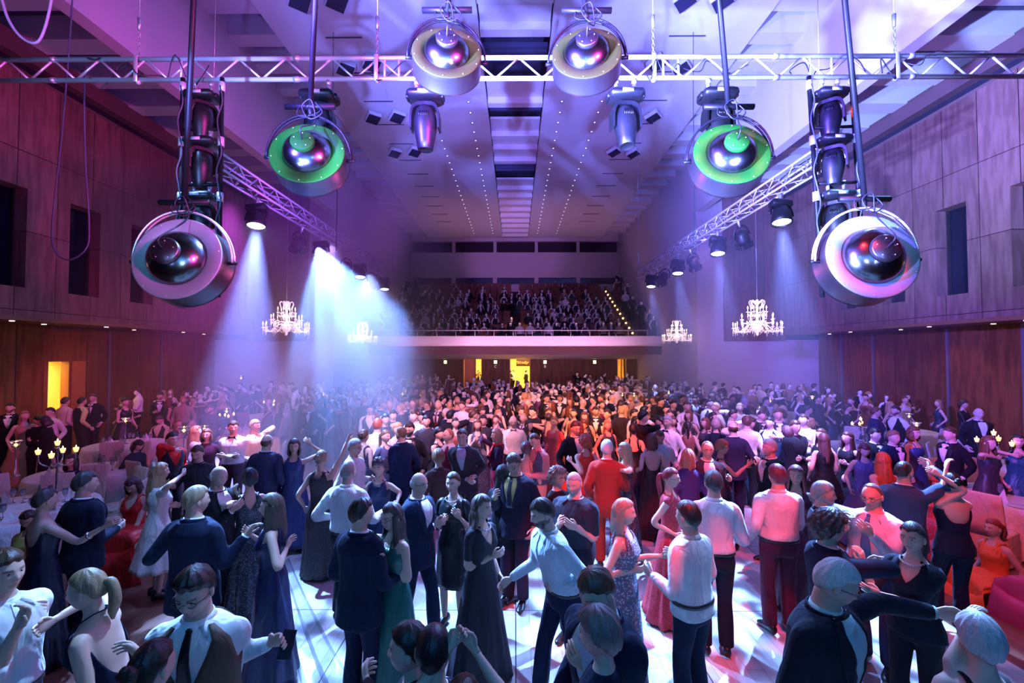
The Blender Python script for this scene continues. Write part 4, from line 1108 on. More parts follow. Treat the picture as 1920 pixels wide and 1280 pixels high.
# ladders that carry four heads each
def lamp_ladder(pxl, pxr, lean, side):
    xl, xr = at_y(pxl, 140, TY).x, at_y(pxr, 140, TY).x; xc = (xl + xr) / 2; w = (xr - xl) / 2; D = 2.45
    t = empty('lamp_ladder', (xc, TY - .03, TZ - .118)); tag(t, 'black pipe ladder hanging from the %s end of the truss' % side, 'ladder frame')
    t.rotation_euler = (0, lean, 0)
    for sx in (-1, 1):
        g = Geo(); tube(g, [(sx * w, 0, 0), (sx * w, 0, -D)], .024, 10); g.obj('rail', M_BLK, t)
        for k in range(4):
            g = Geo(); tube(g, [(sx * w, 0, -.05 - k * .62), (sx * w, 0, -.15 - k * .62)], .034, 8); g.obj('clamp', M_ALU, t)
    for k in range(4):
        z = -.62 * (k + 1) + .04 if k < 3 else -D + .1
        g = Geo(); tube(g, [(-w, 0, z), (w, 0, z)], .018, 8); g.obj('rung', M_BLK, t)
    for sx in (-1, 1):
        pts = [(sx * w + .03 * math.sin(k * 2.1), -.03, -.1 - k * .19) for k in range(12)]
        g = Geo(); tube(g, smooth_path(pts, 40), .008, 6); g.obj('cable', plain('pale_cable', (.05, .06, .09), .5), t)
    names = ['topmost', 'second from top', 'third from top', 'lowest']
    for k in range(4):
        m = moving_head((.10 if side == 'left' else -.12) + (.1 if k == 3 else 0), (.9 if side == 'left' else -.75) if k != 3 else .3, RED if side == 'right' else (.01, .01, .03), 4 if side == 'right' and k < 3 else 0)
        z = [-.16, -.62 - .06, -1.24 - .05, -1.90][k]
        m.location = Vector(t.location) + Vector((math.sin(lean) * z * 1, 0.02, z)); m.scale = (.86,) * 3
        tag(m, 'black moving head light, %s on the %s pipe ladder' % (names[k], side), 'stage light', 'moving heads on the %s ladder' % side)
lamp_ladder(347, 420, R(0), 'left'); lamp_ladder(1513, 1592, R(-2.4), 'right')
# box trusses running down the hall
def box_truss(sx, side):
    X = sx * 5.0; y0, y1 = 7.0, 18.6; a = .13
    t = empty('box_truss', (X, y0, TZ)); tag(t, 'square aluminium truss running towards the balcony on the %s' % side, 'truss', None)
    L = y1 - y0
    for dx in (-a, a):
        for dz in (-a, a):
            g = Geo(); tube(g, [(dx, 0, dz), (dx, L, dz)], .023, 8); g.obj('chord', M_ALUD, t)
    for nm, f in (('side_lacing', lambda u, v: (-a, v, u)), ('side_lacing', lambda u, v: (a, v, u)), ('bottom_lacing', lambda u, v: (u, v, -a)), ('top_lacing', lambda u, v: (u, v, a))):
        g = Geo(); y = 0; i = 0
        while y < L - .3:
            s_ = a if i % 2 == 0 else -a; tube(g, [f(-s_, y), f(s_, y + .30)], .011, 5); y += .30; i += 1
        g.obj(nm, M_ALUD, t)
    g = Geo(); tube(g, [(0, L - .2, a), (0, L - .2, 6.)], .006, 5); tube(g, [(0, L - .2, a + .1), (0, L - .2, .9)], .022, 6); g.obj('suspension_wire', M_CHAIN, t)
    g = Geo(); tube(g, [(0, .4, a), (0, .4, 6.)], .006, 5); g.obj('suspension_wire', M_CHAIN, t)
    g = Geo(); r_ = random.Random(4 + sx); pts = [(r_.uniform(-.1, .1), .3 + k * .5, r_.uniform(-.18, .18)) for k in range(22)]; tube(g, smooth_path(pts, 90), .010, 5); g.obj('cable', M_CAB, t)
box_truss(-1, 'left'); box_truss(1, 'right')
def par_light(on):
    t = empty('wash_light')
    g = Geo(); lathe(g, [(.05, .16), (.12, .15), (.16, .05), (.175, -.08), (.18, -.17), (.165, -.17), (.160, -.12)], seg=24, cap=False); g.obj('housing', M_BLK, t)
    g = Geo(); lathe(g, [(.001, -.13), (.155, -.13), (.158, -.12)], seg=24)
    g.obj('lens', plain('wash_lens_lit', (1, 1, 1), .3, emit=(.72, .80, 1.), estr=14) if on else plain('wash_lens_dark', (.10, .09, .10), .1, .3), t)
    g = Geo(); pts = [(.21 * math.cos(q), 0, .30 * math.sin(q)) for q in np.linspace(0, math.pi, 13)]; tube(g, pts, [(.012, .03)] * 13, 6, True, side=(0, 1, 0)); g.obj('yoke', M_BLK, t)
    g = Geo(); tube(g, [(0, 0, .28), (0, 0, .46)], [.025, .035], 8); g.obj('clamp', M_ALUD, t)
    if on:
        g = Geo(); box(g, (-.19, -.1, .17), (.19, .1, .30), 0, .02); g.obj('ballast', M_BLK, t)
    else:
        for a in range(4):
            g = Geo(); b = .16; box(g, (-.13, .172, -.30), (.13, .18, -.16)); o = g.obj('barn_door', M_BLK, t, False); o.rotation_euler = (0, 0, a * math.pi / 2)
    return t
PARS = []
protoP = {True: par_light(True), False: par_light(False)}
used = {True: False, False: False}
def place_par(on, loc, rx, ry, label, group, s=1.):
    t = protoP[on] if not used[on] else copy_tree(protoP[on]); used[on] = True
    t.location = loc; t.rotation_euler = (rx, ry, 0); t.scale = (s,) * 3; tag(t, label, 'stage light', group); return t
ordn = ['nearest', 'second', 'third', 'farthest']
for sx, side, pxs in ((-1, 'left', ((481, 408), (602, 471), (675, 511), (721, 538))), (1, 'right', ((1465, 408), (1346, 472), (1271, 512), (1221, 538)))):
    for k, (px, py) in enumerate(pxs):
        p = at_x(px, py, sx * 5.0)
        loc = (sx * 5.0, p.y, TZ - .13 - .46); PARS.append((Vector(loc), sx, k))
        place_par(True, loc, R(-14) , R(sx * 6), 'lit wash light glowing blue-white, %s on the %s truss' % (ordn[k], side), 'lit wash lights on the %s truss' % side, 1.0)
        if k in ((1, 2, 3) if sx < 0 else (0, 1, 2, 3)):
            dy = -1.1 if k else -.0
            if k: place_par(False, (sx * 5.0 + sx * .05, p.y + dy * (1 if k < 3 else .8), TZ - .13 - .46), R(20), R(-sx * 25), 'unlit black spotlight before the %s lit lamp on the %s truss' % (ordn[k], side), 'unlit spotlights on the %s truss' % side, .85)
            if k == 2: place_par(False, (sx * 5.0, p.y + 1.3, TZ - .13 - .46), R(15), R(sx * 20), 'unlit black spotlight between third and farthest lit lamps, %s truss' % side, 'unlit spotlights on the %s truss' % side, .85)
# six big drum lamps ------------------------------------------------------
M_STEEL = plain('brushed_steel', (.15, .135, .155), .33, .95, noise=.1, nscale=60)
M_STEELD = plain('spun_steel', (.20, .21, .22), .22, 1.)
def drum_lamp(px, py, dia_px, normal, label, ring_mat, pole_px, Yd):
    """centre of the back plate, its outward normal and the pole's top pixel"""
    c = at_y(px, py, Yd); Rr = .27 * dia_px / 110 * (Yd / 3.9) if False else dia_px / 2 / FPX * (c - cam.location).length * .97
    t = empty('drum_lamp', c); tag(t, label, 'stage light', 'big drum lamps over the truss')
    n = Vector(normal).normalized(); q = n.to_track_quat('Z', 'Y').to_matrix(); A = np.array(q)
    k = Rr / .27
    def G(): return Geo()
    g = G(); lathe(g, [(.178 * k, -.004), (.182 * k, .004), (.262 * k, .004), (.27 * k, .0), (.27 * k, -.006), (.178 * k, -.008)], seg=48, axis=A, cap=False); g.obj('back_plate', ring_mat, t)
    g = G(); lathe(g, [(.18 * k, 0), (.176 * k, .015 * k), (.163 * k, .042 * k), (.14 * k, .068 * k), (.11 * k, .088 * k), (.085 * k, .098 * k)], seg=40, axis=A, cap=False); g.obj('reflector', M_STEELD, t)
    g = G(); lathe(g, [(.082 * k, .090 * k), (.084 * k, .122 * k), (.078 * k, .129 * k), (.001, .131 * k)], seg=28, axis=A, cap=False); g.obj('cap', M_STEEL if ring_mat is not M_GRN else M_GRN, t)
    g = G(); lathe(g, [(.268 * k, -.004), (.272 * k, -.03 * k), (.270 * k, -.15 * k), (.275 * k, -.16 * k), (.26 * k, -.16 * k), (.255 * k, -.03 * k)], seg=48, axis=A, cap=False); g.obj('drum', M_STEEL, t)
    g = G(); lathe(g, [(.001, -.14 * k), (.255 * k, -.14 * k)], seg=32, axis=A, cap=False); g.obj('glass', plain('drum_glass', (.05, .05, .06), .1), t)
    for i in range(10):
        a = i * .628 + .2; g = G(); p = A @ V3(.252 * k * math.cos(a), .252 * k * math.sin(a), .006); ellipsoid(g, p, (.0045, .0045, .0045), 6, 4); g.obj('bolt', M_ALU, t)
    for i in range(5):
        a = i * 1.256 + .3; g = G(); p = A @ V3(.058 * k * math.cos(a), .058 * k * math.sin(a), .132 * k); ellipsoid(g, p, (.005, .005, .004), 6, 4); g.obj('bolt', M_ALU, t)
    # yoke: arc in the plane through the horizontal axis and up
    hx = unit(np.cross((0, 0, 1), np.array(n))); up = V3(0, 0, 1); dr = A @ V3(0, 0, -.07 * k)
    for off in (-.018, .018):
        pts = [dr + hx * .305 * k * math.cos(a) + (up * 1. + V3(0, -.0, 0)) * .33 * k * math.sin(a) + V3(0, off, 0) for a in np.linspace(0, math.pi, 25)]
        g = G(); tube(g, pts, .009, 7); g.obj('yoke', M_BLK if ring_mat is not M_PLT else M_ALU, t)
    for s_ in (-1, 1):
        g = G(); tube(g, [dr + hx * s_ * .27 * k, dr + hx * s_ * .325 * k], .016, 8); g.obj('pivot_knob', M_BLK, t)
    top = dr + up * .335 * k
    g = G(); tube(g, [top + V3(-.21, -.01, .07), top + V3(.21, -.01, .07)], .024, 12); cb = g.obj('crossbar', M_BLK, t)
    g = G(); tube(g, [top + V3(0, 0, -.01), top + V3(0, 0, .09)], [.02, .028], 8); g.obj('clamp', M_BLK, t)
    ptop = at_y(pole_px[0], pole_px[1], Yd) - c
    d = unit(np.array(ptop) - (top + V3(0, -.01, .07)))
    g = G(); tube(g, [top + V3(0, -.01, .05), top + V3(0, -.01, .07) + d * 4.2], .022, 12); g.obj('pole', M_BLK, t)
    r_ = random.Random(px)
    g = G(); pts = [top + V3(.05, -.03, .1), top + V3(.12, -.05, .0), top + V3(.02, -.06, -.06), top + V3(-.05, -.05, .05), top + V3(.03, -.06, .10), top + V3(.06, -.05, -.08), A @ V3(.01, .05 * k, .19 * k), A @ V3(0, .0, .13 * k)]
    tube(g, smooth_path(pts, 40), .0055, 6); g.obj('cable', M_CAB, t)
    g = G(); pts = [top + V3(-.08, -.02, .09), top + V3(-.10, -.03, .0), top + V3(-.03, -.04, -.03), top + V3(.09, -.03, .02), top + V3(.08, -.02, .09)]; tube(g, smooth_path(pts, 24), .004, 5); g.obj('safety_cable', M_CAB, t)
M_GRN = plain('green_lit_plate', (.006, .08, .006), .6, spec=.15)  # green stage light put into the plate colour
M_OLV = plain('olive_lit_plate', (.03, .034, .006), .6, spec=.15)  # olive cast of the green light put into the plate colour
M_PLT = plain('pale_plate', (.20, .27, .31), .5, .1)
drum_lamp(838, 98, 112, (.13, -.94, .32), 'drum lamp with olive lit back plate left of centre over the truss', M_OLV, (845, -30), 3.7)
drum_lamp(1100, 99, 112, (-.13, -.94, .32), 'drum lamp with olive green lit back plate right of centre over the truss', M_OLV, (1092, -30), 3.7)
drum_lamp(576, 286, 120, (.12, -.94, .31), 'drum lamp with green lit back plate and yoke, second from the left wall', M_GRN, (592, -20), 3.7)
drum_lamp(1372, 287, 120, (-.12, -.94, .31), 'drum lamp with green lit back plate and looped cable, second from the right wall', M_GRN, (1347, -20), 3.7)
drum_lamp(332, 484, 132, (.08, -.96, .19), 'drum lamp with pale steel back plate at the left pipe ladder', M_PLT, (364, -20), 3.7)
drum_lamp(1636, 480, 132, (-.08, -.96, .19), 'drum lamp with pale steel back plate at the right pipe ladder', M_PLT, (1582, -20), 3.7)
# loose hanging cables, left
def pxp(px, py, y): return tuple(at_y(px, py, y))
cable('hanging_cable', [pxp(137, -20, 5.6), pxp(128, 110, 5.6), pxp(115, 260, 5.6), pxp(98, 420, 5.6), pxp(103, 470, 5.6), pxp(130, 487, 5.6), pxp(162, 465, 5.6), pxp(167, 420, 5.6), pxp(160, 300, 5.6), pxp(158, 160, 5.6), pxp(162, 125, 5.6)], .010, 'long grey cable drooping in a deep loop in front of the left wall', 'cable', None, None, 60, plain('grey_cable', (.05, .06, .10), .5))
cable('hanging_cable', [pxp(0, -15, 4.2), pxp(15, 35, 4.2), pxp(40, 70, 4.2), pxp(68, 80, 4.2), pxp(85, 50, 4.2), pxp(100, -15, 4.2)], .012, 'thick pale cable sagging at the very top left corner', 'cable', None, None, 40, plain('pale_blue_cable', (.25, .3, .4), .5))
for px, x2 in ((625, 632), (1300, 1302)):
    pts = [pxp(px, 60, 8), pxp(px, 200, 8), pxp(x2, 330, 8), pxp(x2 - 2, 470, 8)]
    cable('hanging_cable', pts, .006, 'thin black cable hanging straight down %s of the ceiling panels' % ('left' if px < 966 else 'right'), 'cable', None)
# chandeliers ---------------------------------------------------------------
M_CRY = plain('crystal', (.95, .9, .9), .08, .0, spec=.9, emit=(1, .72, .62), estr=.9)  # crystal emits by itself, in place of light caught from the bulbs
M_FLM = plain('candle_bulb', (1, .85, .7), .4, emit=(1, .70, .50), estr=9)
M_GOLD = plain('pale_brass', (.6, .45, .3), .3, .8)
def chandelier():
    t = empty('chandelier')
    g = Geo(); lathe(g, [(.005, .95), (.03, .93), (.07, .88), (.03, .80), (.045, .70), (.03, .55), (.06, .45), (.035, .35), (.05, .22), (.12, .12), (.16, .04), (.10, -.04), (.03, -.10), (.045, -.14), (.001, -.20)], seg=14); g.obj('stem', M_CRY, t)
    g = Geo(); tube(g, [(0, 0, .93), (0, 0, 3.2), (.02, 0, 5.)], .009, 6); g.obj('hanging_wire', M_CHAIN, t)
    for tier, (n, rad, z, zb) in enumerate(((12, .68, .0, .10), (8, .46, .26, .20), (6, .26, .50, .40))):
        for i in range(n):
            a = 2 * math.pi * i / n + tier * .3; c_, s_ = math.cos(a), math.sin(a)
            P = lambda r, zz: (r * c_, r * s_, zz)
            g = Geo(); tube(g, smooth_path([P(.05, zb), P(rad * .35, zb + .07), P(rad * .7, z - .06), P(rad * .95, z - .03), P(rad, z + .05)], 12), .010, 5)
            ar = g.obj('arm', M_CRY, t)
            g = Geo(); lathe(g, [(.008, .03), (.05, .05), (.055, .065), (.02, .06)], c=P(rad, z), seg=10); tube(g, [P(rad, z + .06), P(rad, z + .15)], .012, 6); g.obj('candle', M_CRY, ar)
            g = Geo(); lathe(g, [(.004, .15), (.016, .17), (.018, .19), (.010, .22), (.002, .25)], c=P(rad, z), seg=8); g.obj('bulb', M_FLM, ar)
            g = Geo()
            for dx, L in ((0, .20), (.05, .14), (-.05, .14)):
                for k in range(3 if dx else 4): ellipsoid(g, (rad * c_ - dx * s_, rad * s_ + dx * c_, z + .03 - .04 - k * L / 4), (.009, .009, .020), 5, 4)
            g.obj('pendant', M_CRY, ar)
    g = Geo()
    for i in range(8):
        a = math.pi * i / 4; c_, s_ = math.cos(a), math.sin(a)
        tube(g, smooth_path([(.03 * c_, .03 * s_, .78), (.16 * c_, .16 * s_, .92), (.22 * c_, .22 * s_, .86), (.20 * c_, .20 * s_, .78), (.16 * c_, .16 * s_, .66)], 12), [.012] * 13, 5)
    g.obj('crown', M_CRY, t)
    for i in range(16):
        a = 2 * math.pi * i / 16; g = Geo()
        for k in range(9): ellipsoid(g, ((.20 + .44 * (k / 8)) * math.cos(a), (.20 + .44 * (k / 8)) * math.sin(a), .16 - .30 * math.sin(k / 8 * math.pi) * .6 - .1 * k / 8), (.011, .011, .011), 5, 4)
        g.obj('garland', M_CRY, t)
    return t
ch = chandelier(); CHLOC = []
for i, (px, py, Yc, s_) in enumerate(((537, 618, 14.9, 1.0), (680, 638, 22.0 - .9, .93), (1269, 636, 22.0 - .9, .93), (1420, 618, 14.9, 1.05))):
    o = ch if i == 0 else copy_tree(ch); p = at_y(px, py, Yc); o.location = p; o.scale = (s_,) * 3; CHLOC.append(p.copy()); o.rotation_euler = (0, 0, i * .4)
    tag(o, ['crystal chandelier glowing inside the purple haze on the left', 'smaller looking crystal chandelier beside the balcony, left side', 'smaller looking crystal chandelier beside the balcony, right side', 'crystal chandelier hung in front of the right wooden wall'][i], 'chandelier', 'crystal chandeliers')
# ---------------------------------------------------------------- tables, chairs, table ware
M_LINEN = cloth((.72, .70, .68), 'cotton')
M_COVER = cloth((.52, .46, .38), 'cotton')
M_SILV = plain('silver_plate', (.55, .55, .6), .18, 1.)
M_FLAME = plain('candle_flame', (1, .7, .3), .5, emit=(1, .50, .12), estr=22)
M_WAX = plain('candle_cup', (.9, .6, .3), .3, emit=(1, .48, .14), estr=2.2)
M_GLASS = plain('table_glass', (.75, .85, .95), .04, trans=.85)
M_BOT = plain('bottle_glass', (.06, .12, .10), .08, trans=.5)
def round_table(x, y, r=.85, label='', group='white round banquet tables'):
    t = empty('banquet_table', (x, y, 0)); tag(t, label, 'table')
    g = Geo(); lathe(g, [(.001, .735), (r, .735), (r, .715), (.001, .715)], seg=32, cap=False); g.obj('table_top', plain('table_wood', (.2, .12, .07), .6), t, False)
    for a in range(4):
        g = Geo(); c_, s_ = math.cos(a * math.pi / 2 + .8), math.sin(a * math.pi / 2 + .8); tube(g, [(.5 * c_, .5 * s_, 0), (.5 * c_, .5 * s_, .715)], .02, 6); g.obj('leg', M_GREY, t)
    g = Geo(); n = 64; loops = []
    for rr, z, am in ((.01, .752, 0), (r * .6, .752, 0), (r * .98, .752, 0), (r * 1.012, .742, 0), (r * 1.03, .65, .012), (r * 1.05, .4, .03), (r * 1.07, .12, .045), (r * 1.075, .03, .05)):
        loops.append(np.array([((rr + am * math.sin(12 * q + x) + am * .5 * math.sin(19 * q)) * math.cos(q), (rr + am * math.sin(12 * q + x) + am * .5 * math.sin(19 * q)) * math.sin(q), z) for q in np.arange(n) * 2 * math.pi / n]))
    loft(g, loops, False); o = g.obj('tablecloth', M_LINEN); o.location = (x, y, 0); tag(o, 'white cloth on the ' + label.replace('round ', ''), 'tablecloth')
    return t
def chair_proto():
    t = empty('banquet_chair')
    g = Geo(); box(g, (-.23, -.24, .40), (.23, .22, .48), 0, .03)
    n = 32; loops = []
    for z, k in ((.44, 1.), (.25, 1.03), (.03, 1.06)):
        loops.append(np.array([(.235 * k * math.copysign(abs(math.cos(q)) ** .3, math.cos(q)) * (1 + .015 * math.sin(9 * q)), -.01 + .235 * k * math.copysign(abs(math.sin(q)) ** .3, math.sin(q)), z) for q in np.arange(n) * 2 * math.pi / n]))
    loft(g, loops, False); g.obj('seat_cover', M_COVER, t)
    g = Geo(); loops = []
    for z, y, w, d in ((.42, .20, .225, .035), (.6, .21, .228, .032), (.85, .25, .222, .028), (1.02, .285, .215, .024), (1.045, .288, .205, .012)):
        loops.append(np.array([(w * math.copysign(abs(math.cos(q)) ** .25, math.cos(q)), y + d * math.copysign(abs(math.sin(q)) ** .5, math.sin(q)), z) for q in np.arange(20) * 2 * math.pi / 20]))
    loft(g, loops, True); g.obj('back_cover', M_COVER, t)
    for sx in (-1, 1):
        for sy in (-1, 1):
            g = Geo(); tube(g, [(sx * .19, -.01 + sy * .19, .0), (sx * .19, -.01 + sy * .19, .42)], .016, 6); g.obj('leg', plain('chair_leg_wood', (.08, .04, .02), .5), t)
    return t
def candelabra_proto(n, H, R_):
    t = empty('candelabra')
    g = Geo(); lathe(g, [(.001, .0), (.085, .0), (.08, .012), (.04, .03), (.018, .06), (.014, .2), (.022, .22), (.013, .24), (.012, H * .6), (.022, H * .63), (.012, H * .68), (.014, H - .1), (.03, H - .08), (.02, H - .06)], seg=14); g.obj('stem', M_SILV, t)
    sp = [(0, 0, H - .06)]
    for i in range(n):
        a = 2 * math.pi * i / n + .3; c_, s_ = math.cos(a), math.sin(a); zz = H - .17 - .03 * (i % 2)
        g = Geo(); tube(g, smooth_path([(0, 0, H * .68), (R_ * .4 * c_, R_ * .4 * s_, H * .64), (R_ * .9 * c_, R_ * .9 * s_, H * .70), (R_ * c_, R_ * s_, zz)], 12), .008, 6); g.obj('arm', M_SILV, t); sp.append((R_ * c_, R_ * s_, zz))
    for p in sp:
        g = Geo(); lathe(g, [(.008, 0), (.032, .008), (.026, .015)], c=p, seg=10); cu = g.obj('drip_tray', M_SILV, t)
        g = Geo(); lathe(g, [(.018, .012), (.030, .045), (.034, .075), (.028, .075), (.022, .03)], c=p, seg=10); g.obj('candle_cup', M_WAX, cu)
        g = Geo(); lathe(g, [(.003, .03), (.014, .05), (.010, .078), (.002, .11)], c=p, seg=8); g.obj('flame', M_FLAME, cu)
    return t
def candle_lamp_proto(H):
    t = empty('candle_lamp')
    g = Geo(); lathe(g, [(.001, 0), (.08, .0), (.075, .012), (.012, .03), (.010, H - .12), (.02, H - .10)], seg=12); g.obj('stem', M_SILV, t)
    g = Geo(); lathe(g, [(.012, H - .10), (.05, H - .05), (.10, H + .03), (.104, H + .035), (.05, H - .04), (.012, H - .09)], seg=16); g.obj('goblet', M_GLASS, t)
    g = Geo(); lathe(g, [(.004, H - .07), (.020, H - .05), (.026, H - .02), (.016, H + .015), (.004, H + .04)], seg=10); g.obj('flame', M_FLAME, t)
    return t
_pc = {}
def place(kind, mk, loc, rz, label, cat, group=None, s=1.):
    if kind not in _pc: _pc[kind] = mk(); t = _pc[kind]
    else: t = copy_tree(_pc[kind])
    t.location = loc; t.rotation_euler = (0, 0, rz); t.scale = (s,) * 3; tag(t, label, cat)
    if group: t['group'] = group
    elif 'group' in t: del t['group']
    return t
def napkin():
    g = Geo(); n = 4
    loops = [np.array([(.085, -.07, 0), (0, -.02, 0), (-.085, -.07, 0), (-.02, .06, 0), (.02, .06, 0)]), np.array([(.035, -.03, .10), (0, -.01, .10), (-.035, -.03, .10), (-.01, .02, .10), (.01, .02, .10)]), np.array([(.002, 0, .19), (0, 0.001, .19), (-.002, 0, .19), (-.001, .002, .19), (.001, .002, .19)])]
    loft(g, loops, True); o = g.obj('napkin', M_LINEN, None, False); return o
def wine_glass():
    g = Geo(); lathe(g, [(.001, .0), (.034, .002), (.005, .01), (.004, .09), (.02, .105), (.036, .14), (.036, .17), (.030, .21), (.028, .21), (.032, .17), (.032, .14), (.001, .108)], seg=12, cap=False); return g.obj('wine_glass', M_GLASS)
def bottle():
    t = empty('wine_bottle'); g = Geo(); lathe(g, [(.001, 0), (.037, .002), (.038, .19), (.015, .235), (.014, .30), (.001, .302)], seg=14); g.obj('bottle_glass', M_BOT, t)
    g = Geo(); lathe(g, [(.0385, .05), (.0385, .14)], seg=14, cap=False); g.obj('paper_label', plain('paper', (.7, .68, .6), .7), t); return t
def plate():
    g = Geo(); lathe(g, [(.001, .004), (.08, .004), (.13, .014), (.131, .011), (.08, .0), (.001, .0)], seg=20, cap=False); return g.obj('plate', plain('porcelain', (.75, .75, .75), .25))
def single(kind, mk, loc, rz, label, cat, group):
    if kind not in _pc: o = _pc[kind] = mk()
    else: o = _pc[kind].copy() if _pc[kind].type == 'MESH' else copy_tree(_pc[kind]); (COL.objects.link(o) if _pc[kind].type == 'MESH' else None)
    o.location = loc; o.rotation_euler = (0, 0, rz); tag(o, label, cat, group); return o
TABLES = [  # x, y, r, label, chairs(list of angles deg, 0 = +X), detail, candle kind
 (-7.35, 6.75, .90, 'round banquet table at the left edge of the floor with tall candelabra', (20, 62, 100, 150), 2, ('c5', -6.85, 6.8)),
 (-8.4, 8.9, .85, 'round banquet table behind the left candelabra table', (0, 50, 95, 250, 300), 1, None),
 (-6.65, 9.9, .85, 'round banquet table with bottles behind the woman in red', (150, 200, 250, 290, 20), 2, ('cl', -7.1, 10.4)),
 (-9.9, 11.6, .85, 'round banquet table near the lit side door', (0, 60, 240, 300), 1, ('cl', -9.95, 11.6)),
 (-8.5, 13.4, .85, 'round banquet table left of the bow tie waiter', (30, 250, 300), 1, ('c4', -8.5, 13.4)),
 (-12.2, 8.6, .85, 'round banquet table nearest the left wall', (0, 300, 60), 1, ('cl', -9.4, 8.55)),
 (-9.3, 17.0, .85, 'round banquet table in the haze below the left chandelier', (0, 90, 180, 270), 0, ('c4', -9.2, 17.0)),
 (8.15, 7.35, .92, 'round banquet table at the right edge set with napkin cones', (95, 140, 30, 205), 2, ('c5', 8.05, 7.75)),
 (8.6, 11.4, .85, 'round banquet table behind the orange haired woman', (60, 120, 200, 330), 1, ('c4', 8.95, 11.9)),
 (10.3, 9.3, .85, 'round banquet table behind the dancing couple with raised arms', (80, 130, 190, 350), 1, ('cl', 9.6, 11.0)),
 (8.3, 15.2, .85, 'round banquet table in the dark behind the right crowd', (30, 120, 260), 0, ('c4', 8.3, 15.2)),
 (11.6, 13.8, .85, 'round banquet table beside the right wall', (100, 180, 270), 0, ('cl', 10.8, 12.6)),
]
NC = 0
cl_lab = {'c5': 'silver candelabra with lit candles on the ', 'c4': 'small lit candelabra on the ', 'cl': 'tall goblet candle lamp glowing by the '}
for ti, (x, y, r, lab, chs, det, cd) in enumerate(TABLES):
    round_table(x, y, r, lab)
    short = lab.replace('round banquet table ', '')
    for ci, a in enumerate(chs):
        d = r + .34; cx, cy2 = x + d * math.cos(R(a)), y + d * math.sin(R(a))
        place('chair', chair_proto, (cx, cy2, 0), R(a) + math.pi / 2 + math.pi, 'cream chair at the table ' + short, 'chair', 'covered chairs at the table ' + short[:50])
        NC += 1
    if cd:
        k, cx, cy2 = cd; zt = .752
        if k == 'c5': place('c5', lambda: candelabra_proto(4, .93, .20), (cx, cy2, zt), .2, 'silver five-light candelabra with bulb flames on the table at the %s edge' % ('left' if x < 0 else 'right'), 'candelabra', None, 1.05)
        elif k == 'c4': place('c4', lambda: candelabra_proto(4, .62, .18), (cx, cy2, zt), .5, 'small candelabra on the table ' + short, 'candelabra')
        else: place('cl', lambda: candle_lamp_proto(.62), (cx, cy2, zt), 0, 'goblet lamp by the table ' + short, 'lamp')
    if det:
        rr = random.Random(ti); m = 7 if det == 2 else 4
        for k in range(m):
            a = k * 2 * math.pi / m + ti
            single('napkin', napkin, (x + .60 * r * math.cos(a), y + .60 * r * math.sin(a), .753), a, 'napkin cone on the table ' + short, 'napkin', 'napkin cones, table ' + str(short[:44]))
            if det == 2: single('plate', plate, (x + .78 * r * math.cos(a + .35), y + .78 * r * math.sin(a + .35), .753), 0, 'plate on the table ' + short, 'plate', 'plates, table ' + short[:44])
            for u in (.0, .12):
                single('glass', wine_glass, (x + (.42 + u) * r * math.cos(a + .5 + u * 2), y + (.42 + u) * r * math.sin(a + .5 + u * 2), .753), 0, 'glass on the table ' + short, 'glass', 'glasses, table ' + short[:44])
        for k in range(2 if det == 2 else 1):
            single('bottle', bottle, (x + .2 * math.cos(k * 3 + 1), y + .22 * math.sin(k * 3 + 1), .753), 0, 'bottle on the table ' + short, 'bottle', 'bottles, table ' + short[:44])
# distant candle lights: (px, py) of the flame, height of the flame
FAR = [(425, 770), (345, 805), (513, 757), (607, 739), (616, 745), (664, 744), (700, 735), (734, 730), (755, 738), (761, 734), (779, 718), (789, 740), (810, 731), (829, 725), (452, 714), (1113, 721), (1125, 726), (1145, 732), (1167, 740), (1178, 719), (1189, 741), (1196, 733), (1202, 741), (1223, 729), (1254, 736), (1352, 740), (1523, 745), (1444, 751)]
for i, (px, py) in enumerate(FAR):
    z = 1.55 if py > 716 else 1.9; p = at_z(px, py, z)
    if p.y > 30: p = at_y(px, py, 30)
    place('clf', lambda: candle_lamp_proto(.62), (p.x, p.y, p.z - .62), 0, 'candle lamp glowing above the heads of the packed crowd', 'lamp', 'candle lamps among the crowd', p.z / 1.5)
# rows of candles on the two long tables before the balcony doors
for sx, (pxa, pya, pxb, pyb) in ((-1, (890, 739, 928, 709)), (1, (1052, 741, 1030, 709))):
    for k in range(14):
        t = k / 13; px = pxa + (pxb - pxa) * t + (k % 3 - 1) * 7; py = pya + (pyb - pya) * t
        p = at_y(px, py, 21 + 9 * t)
        place('clf', None, (p.x, p.y, 0), 0, 'small candle in the lit cluster %s the middle doorway' % ('left of' if sx < 0 else 'right of'), 'lamp', 'candle cluster %s the middle doorway' % ('left of' if sx < 0 else 'right of'), p.z / 1.5)
for sx in (-1, 1):
    t = empty('long_table', (sx * 1.6, 25.5, 0)); tag(t, 'long white-clothed candle table %s the middle doorway aisle' % ('left of' if sx < 0 else 'right of'), 'table')
    g = Geo(); box(g, (-.5, -4, .70), (.5, 4, .75), 0, .01); g.obj('table_top', M_LINEN, t, False)
    g = Geo(); box(g, (-.52, -4.02, .05), (.52, 4.02, .70), 0, .01); g.obj('table_skirt', M_LINEN, t, False)
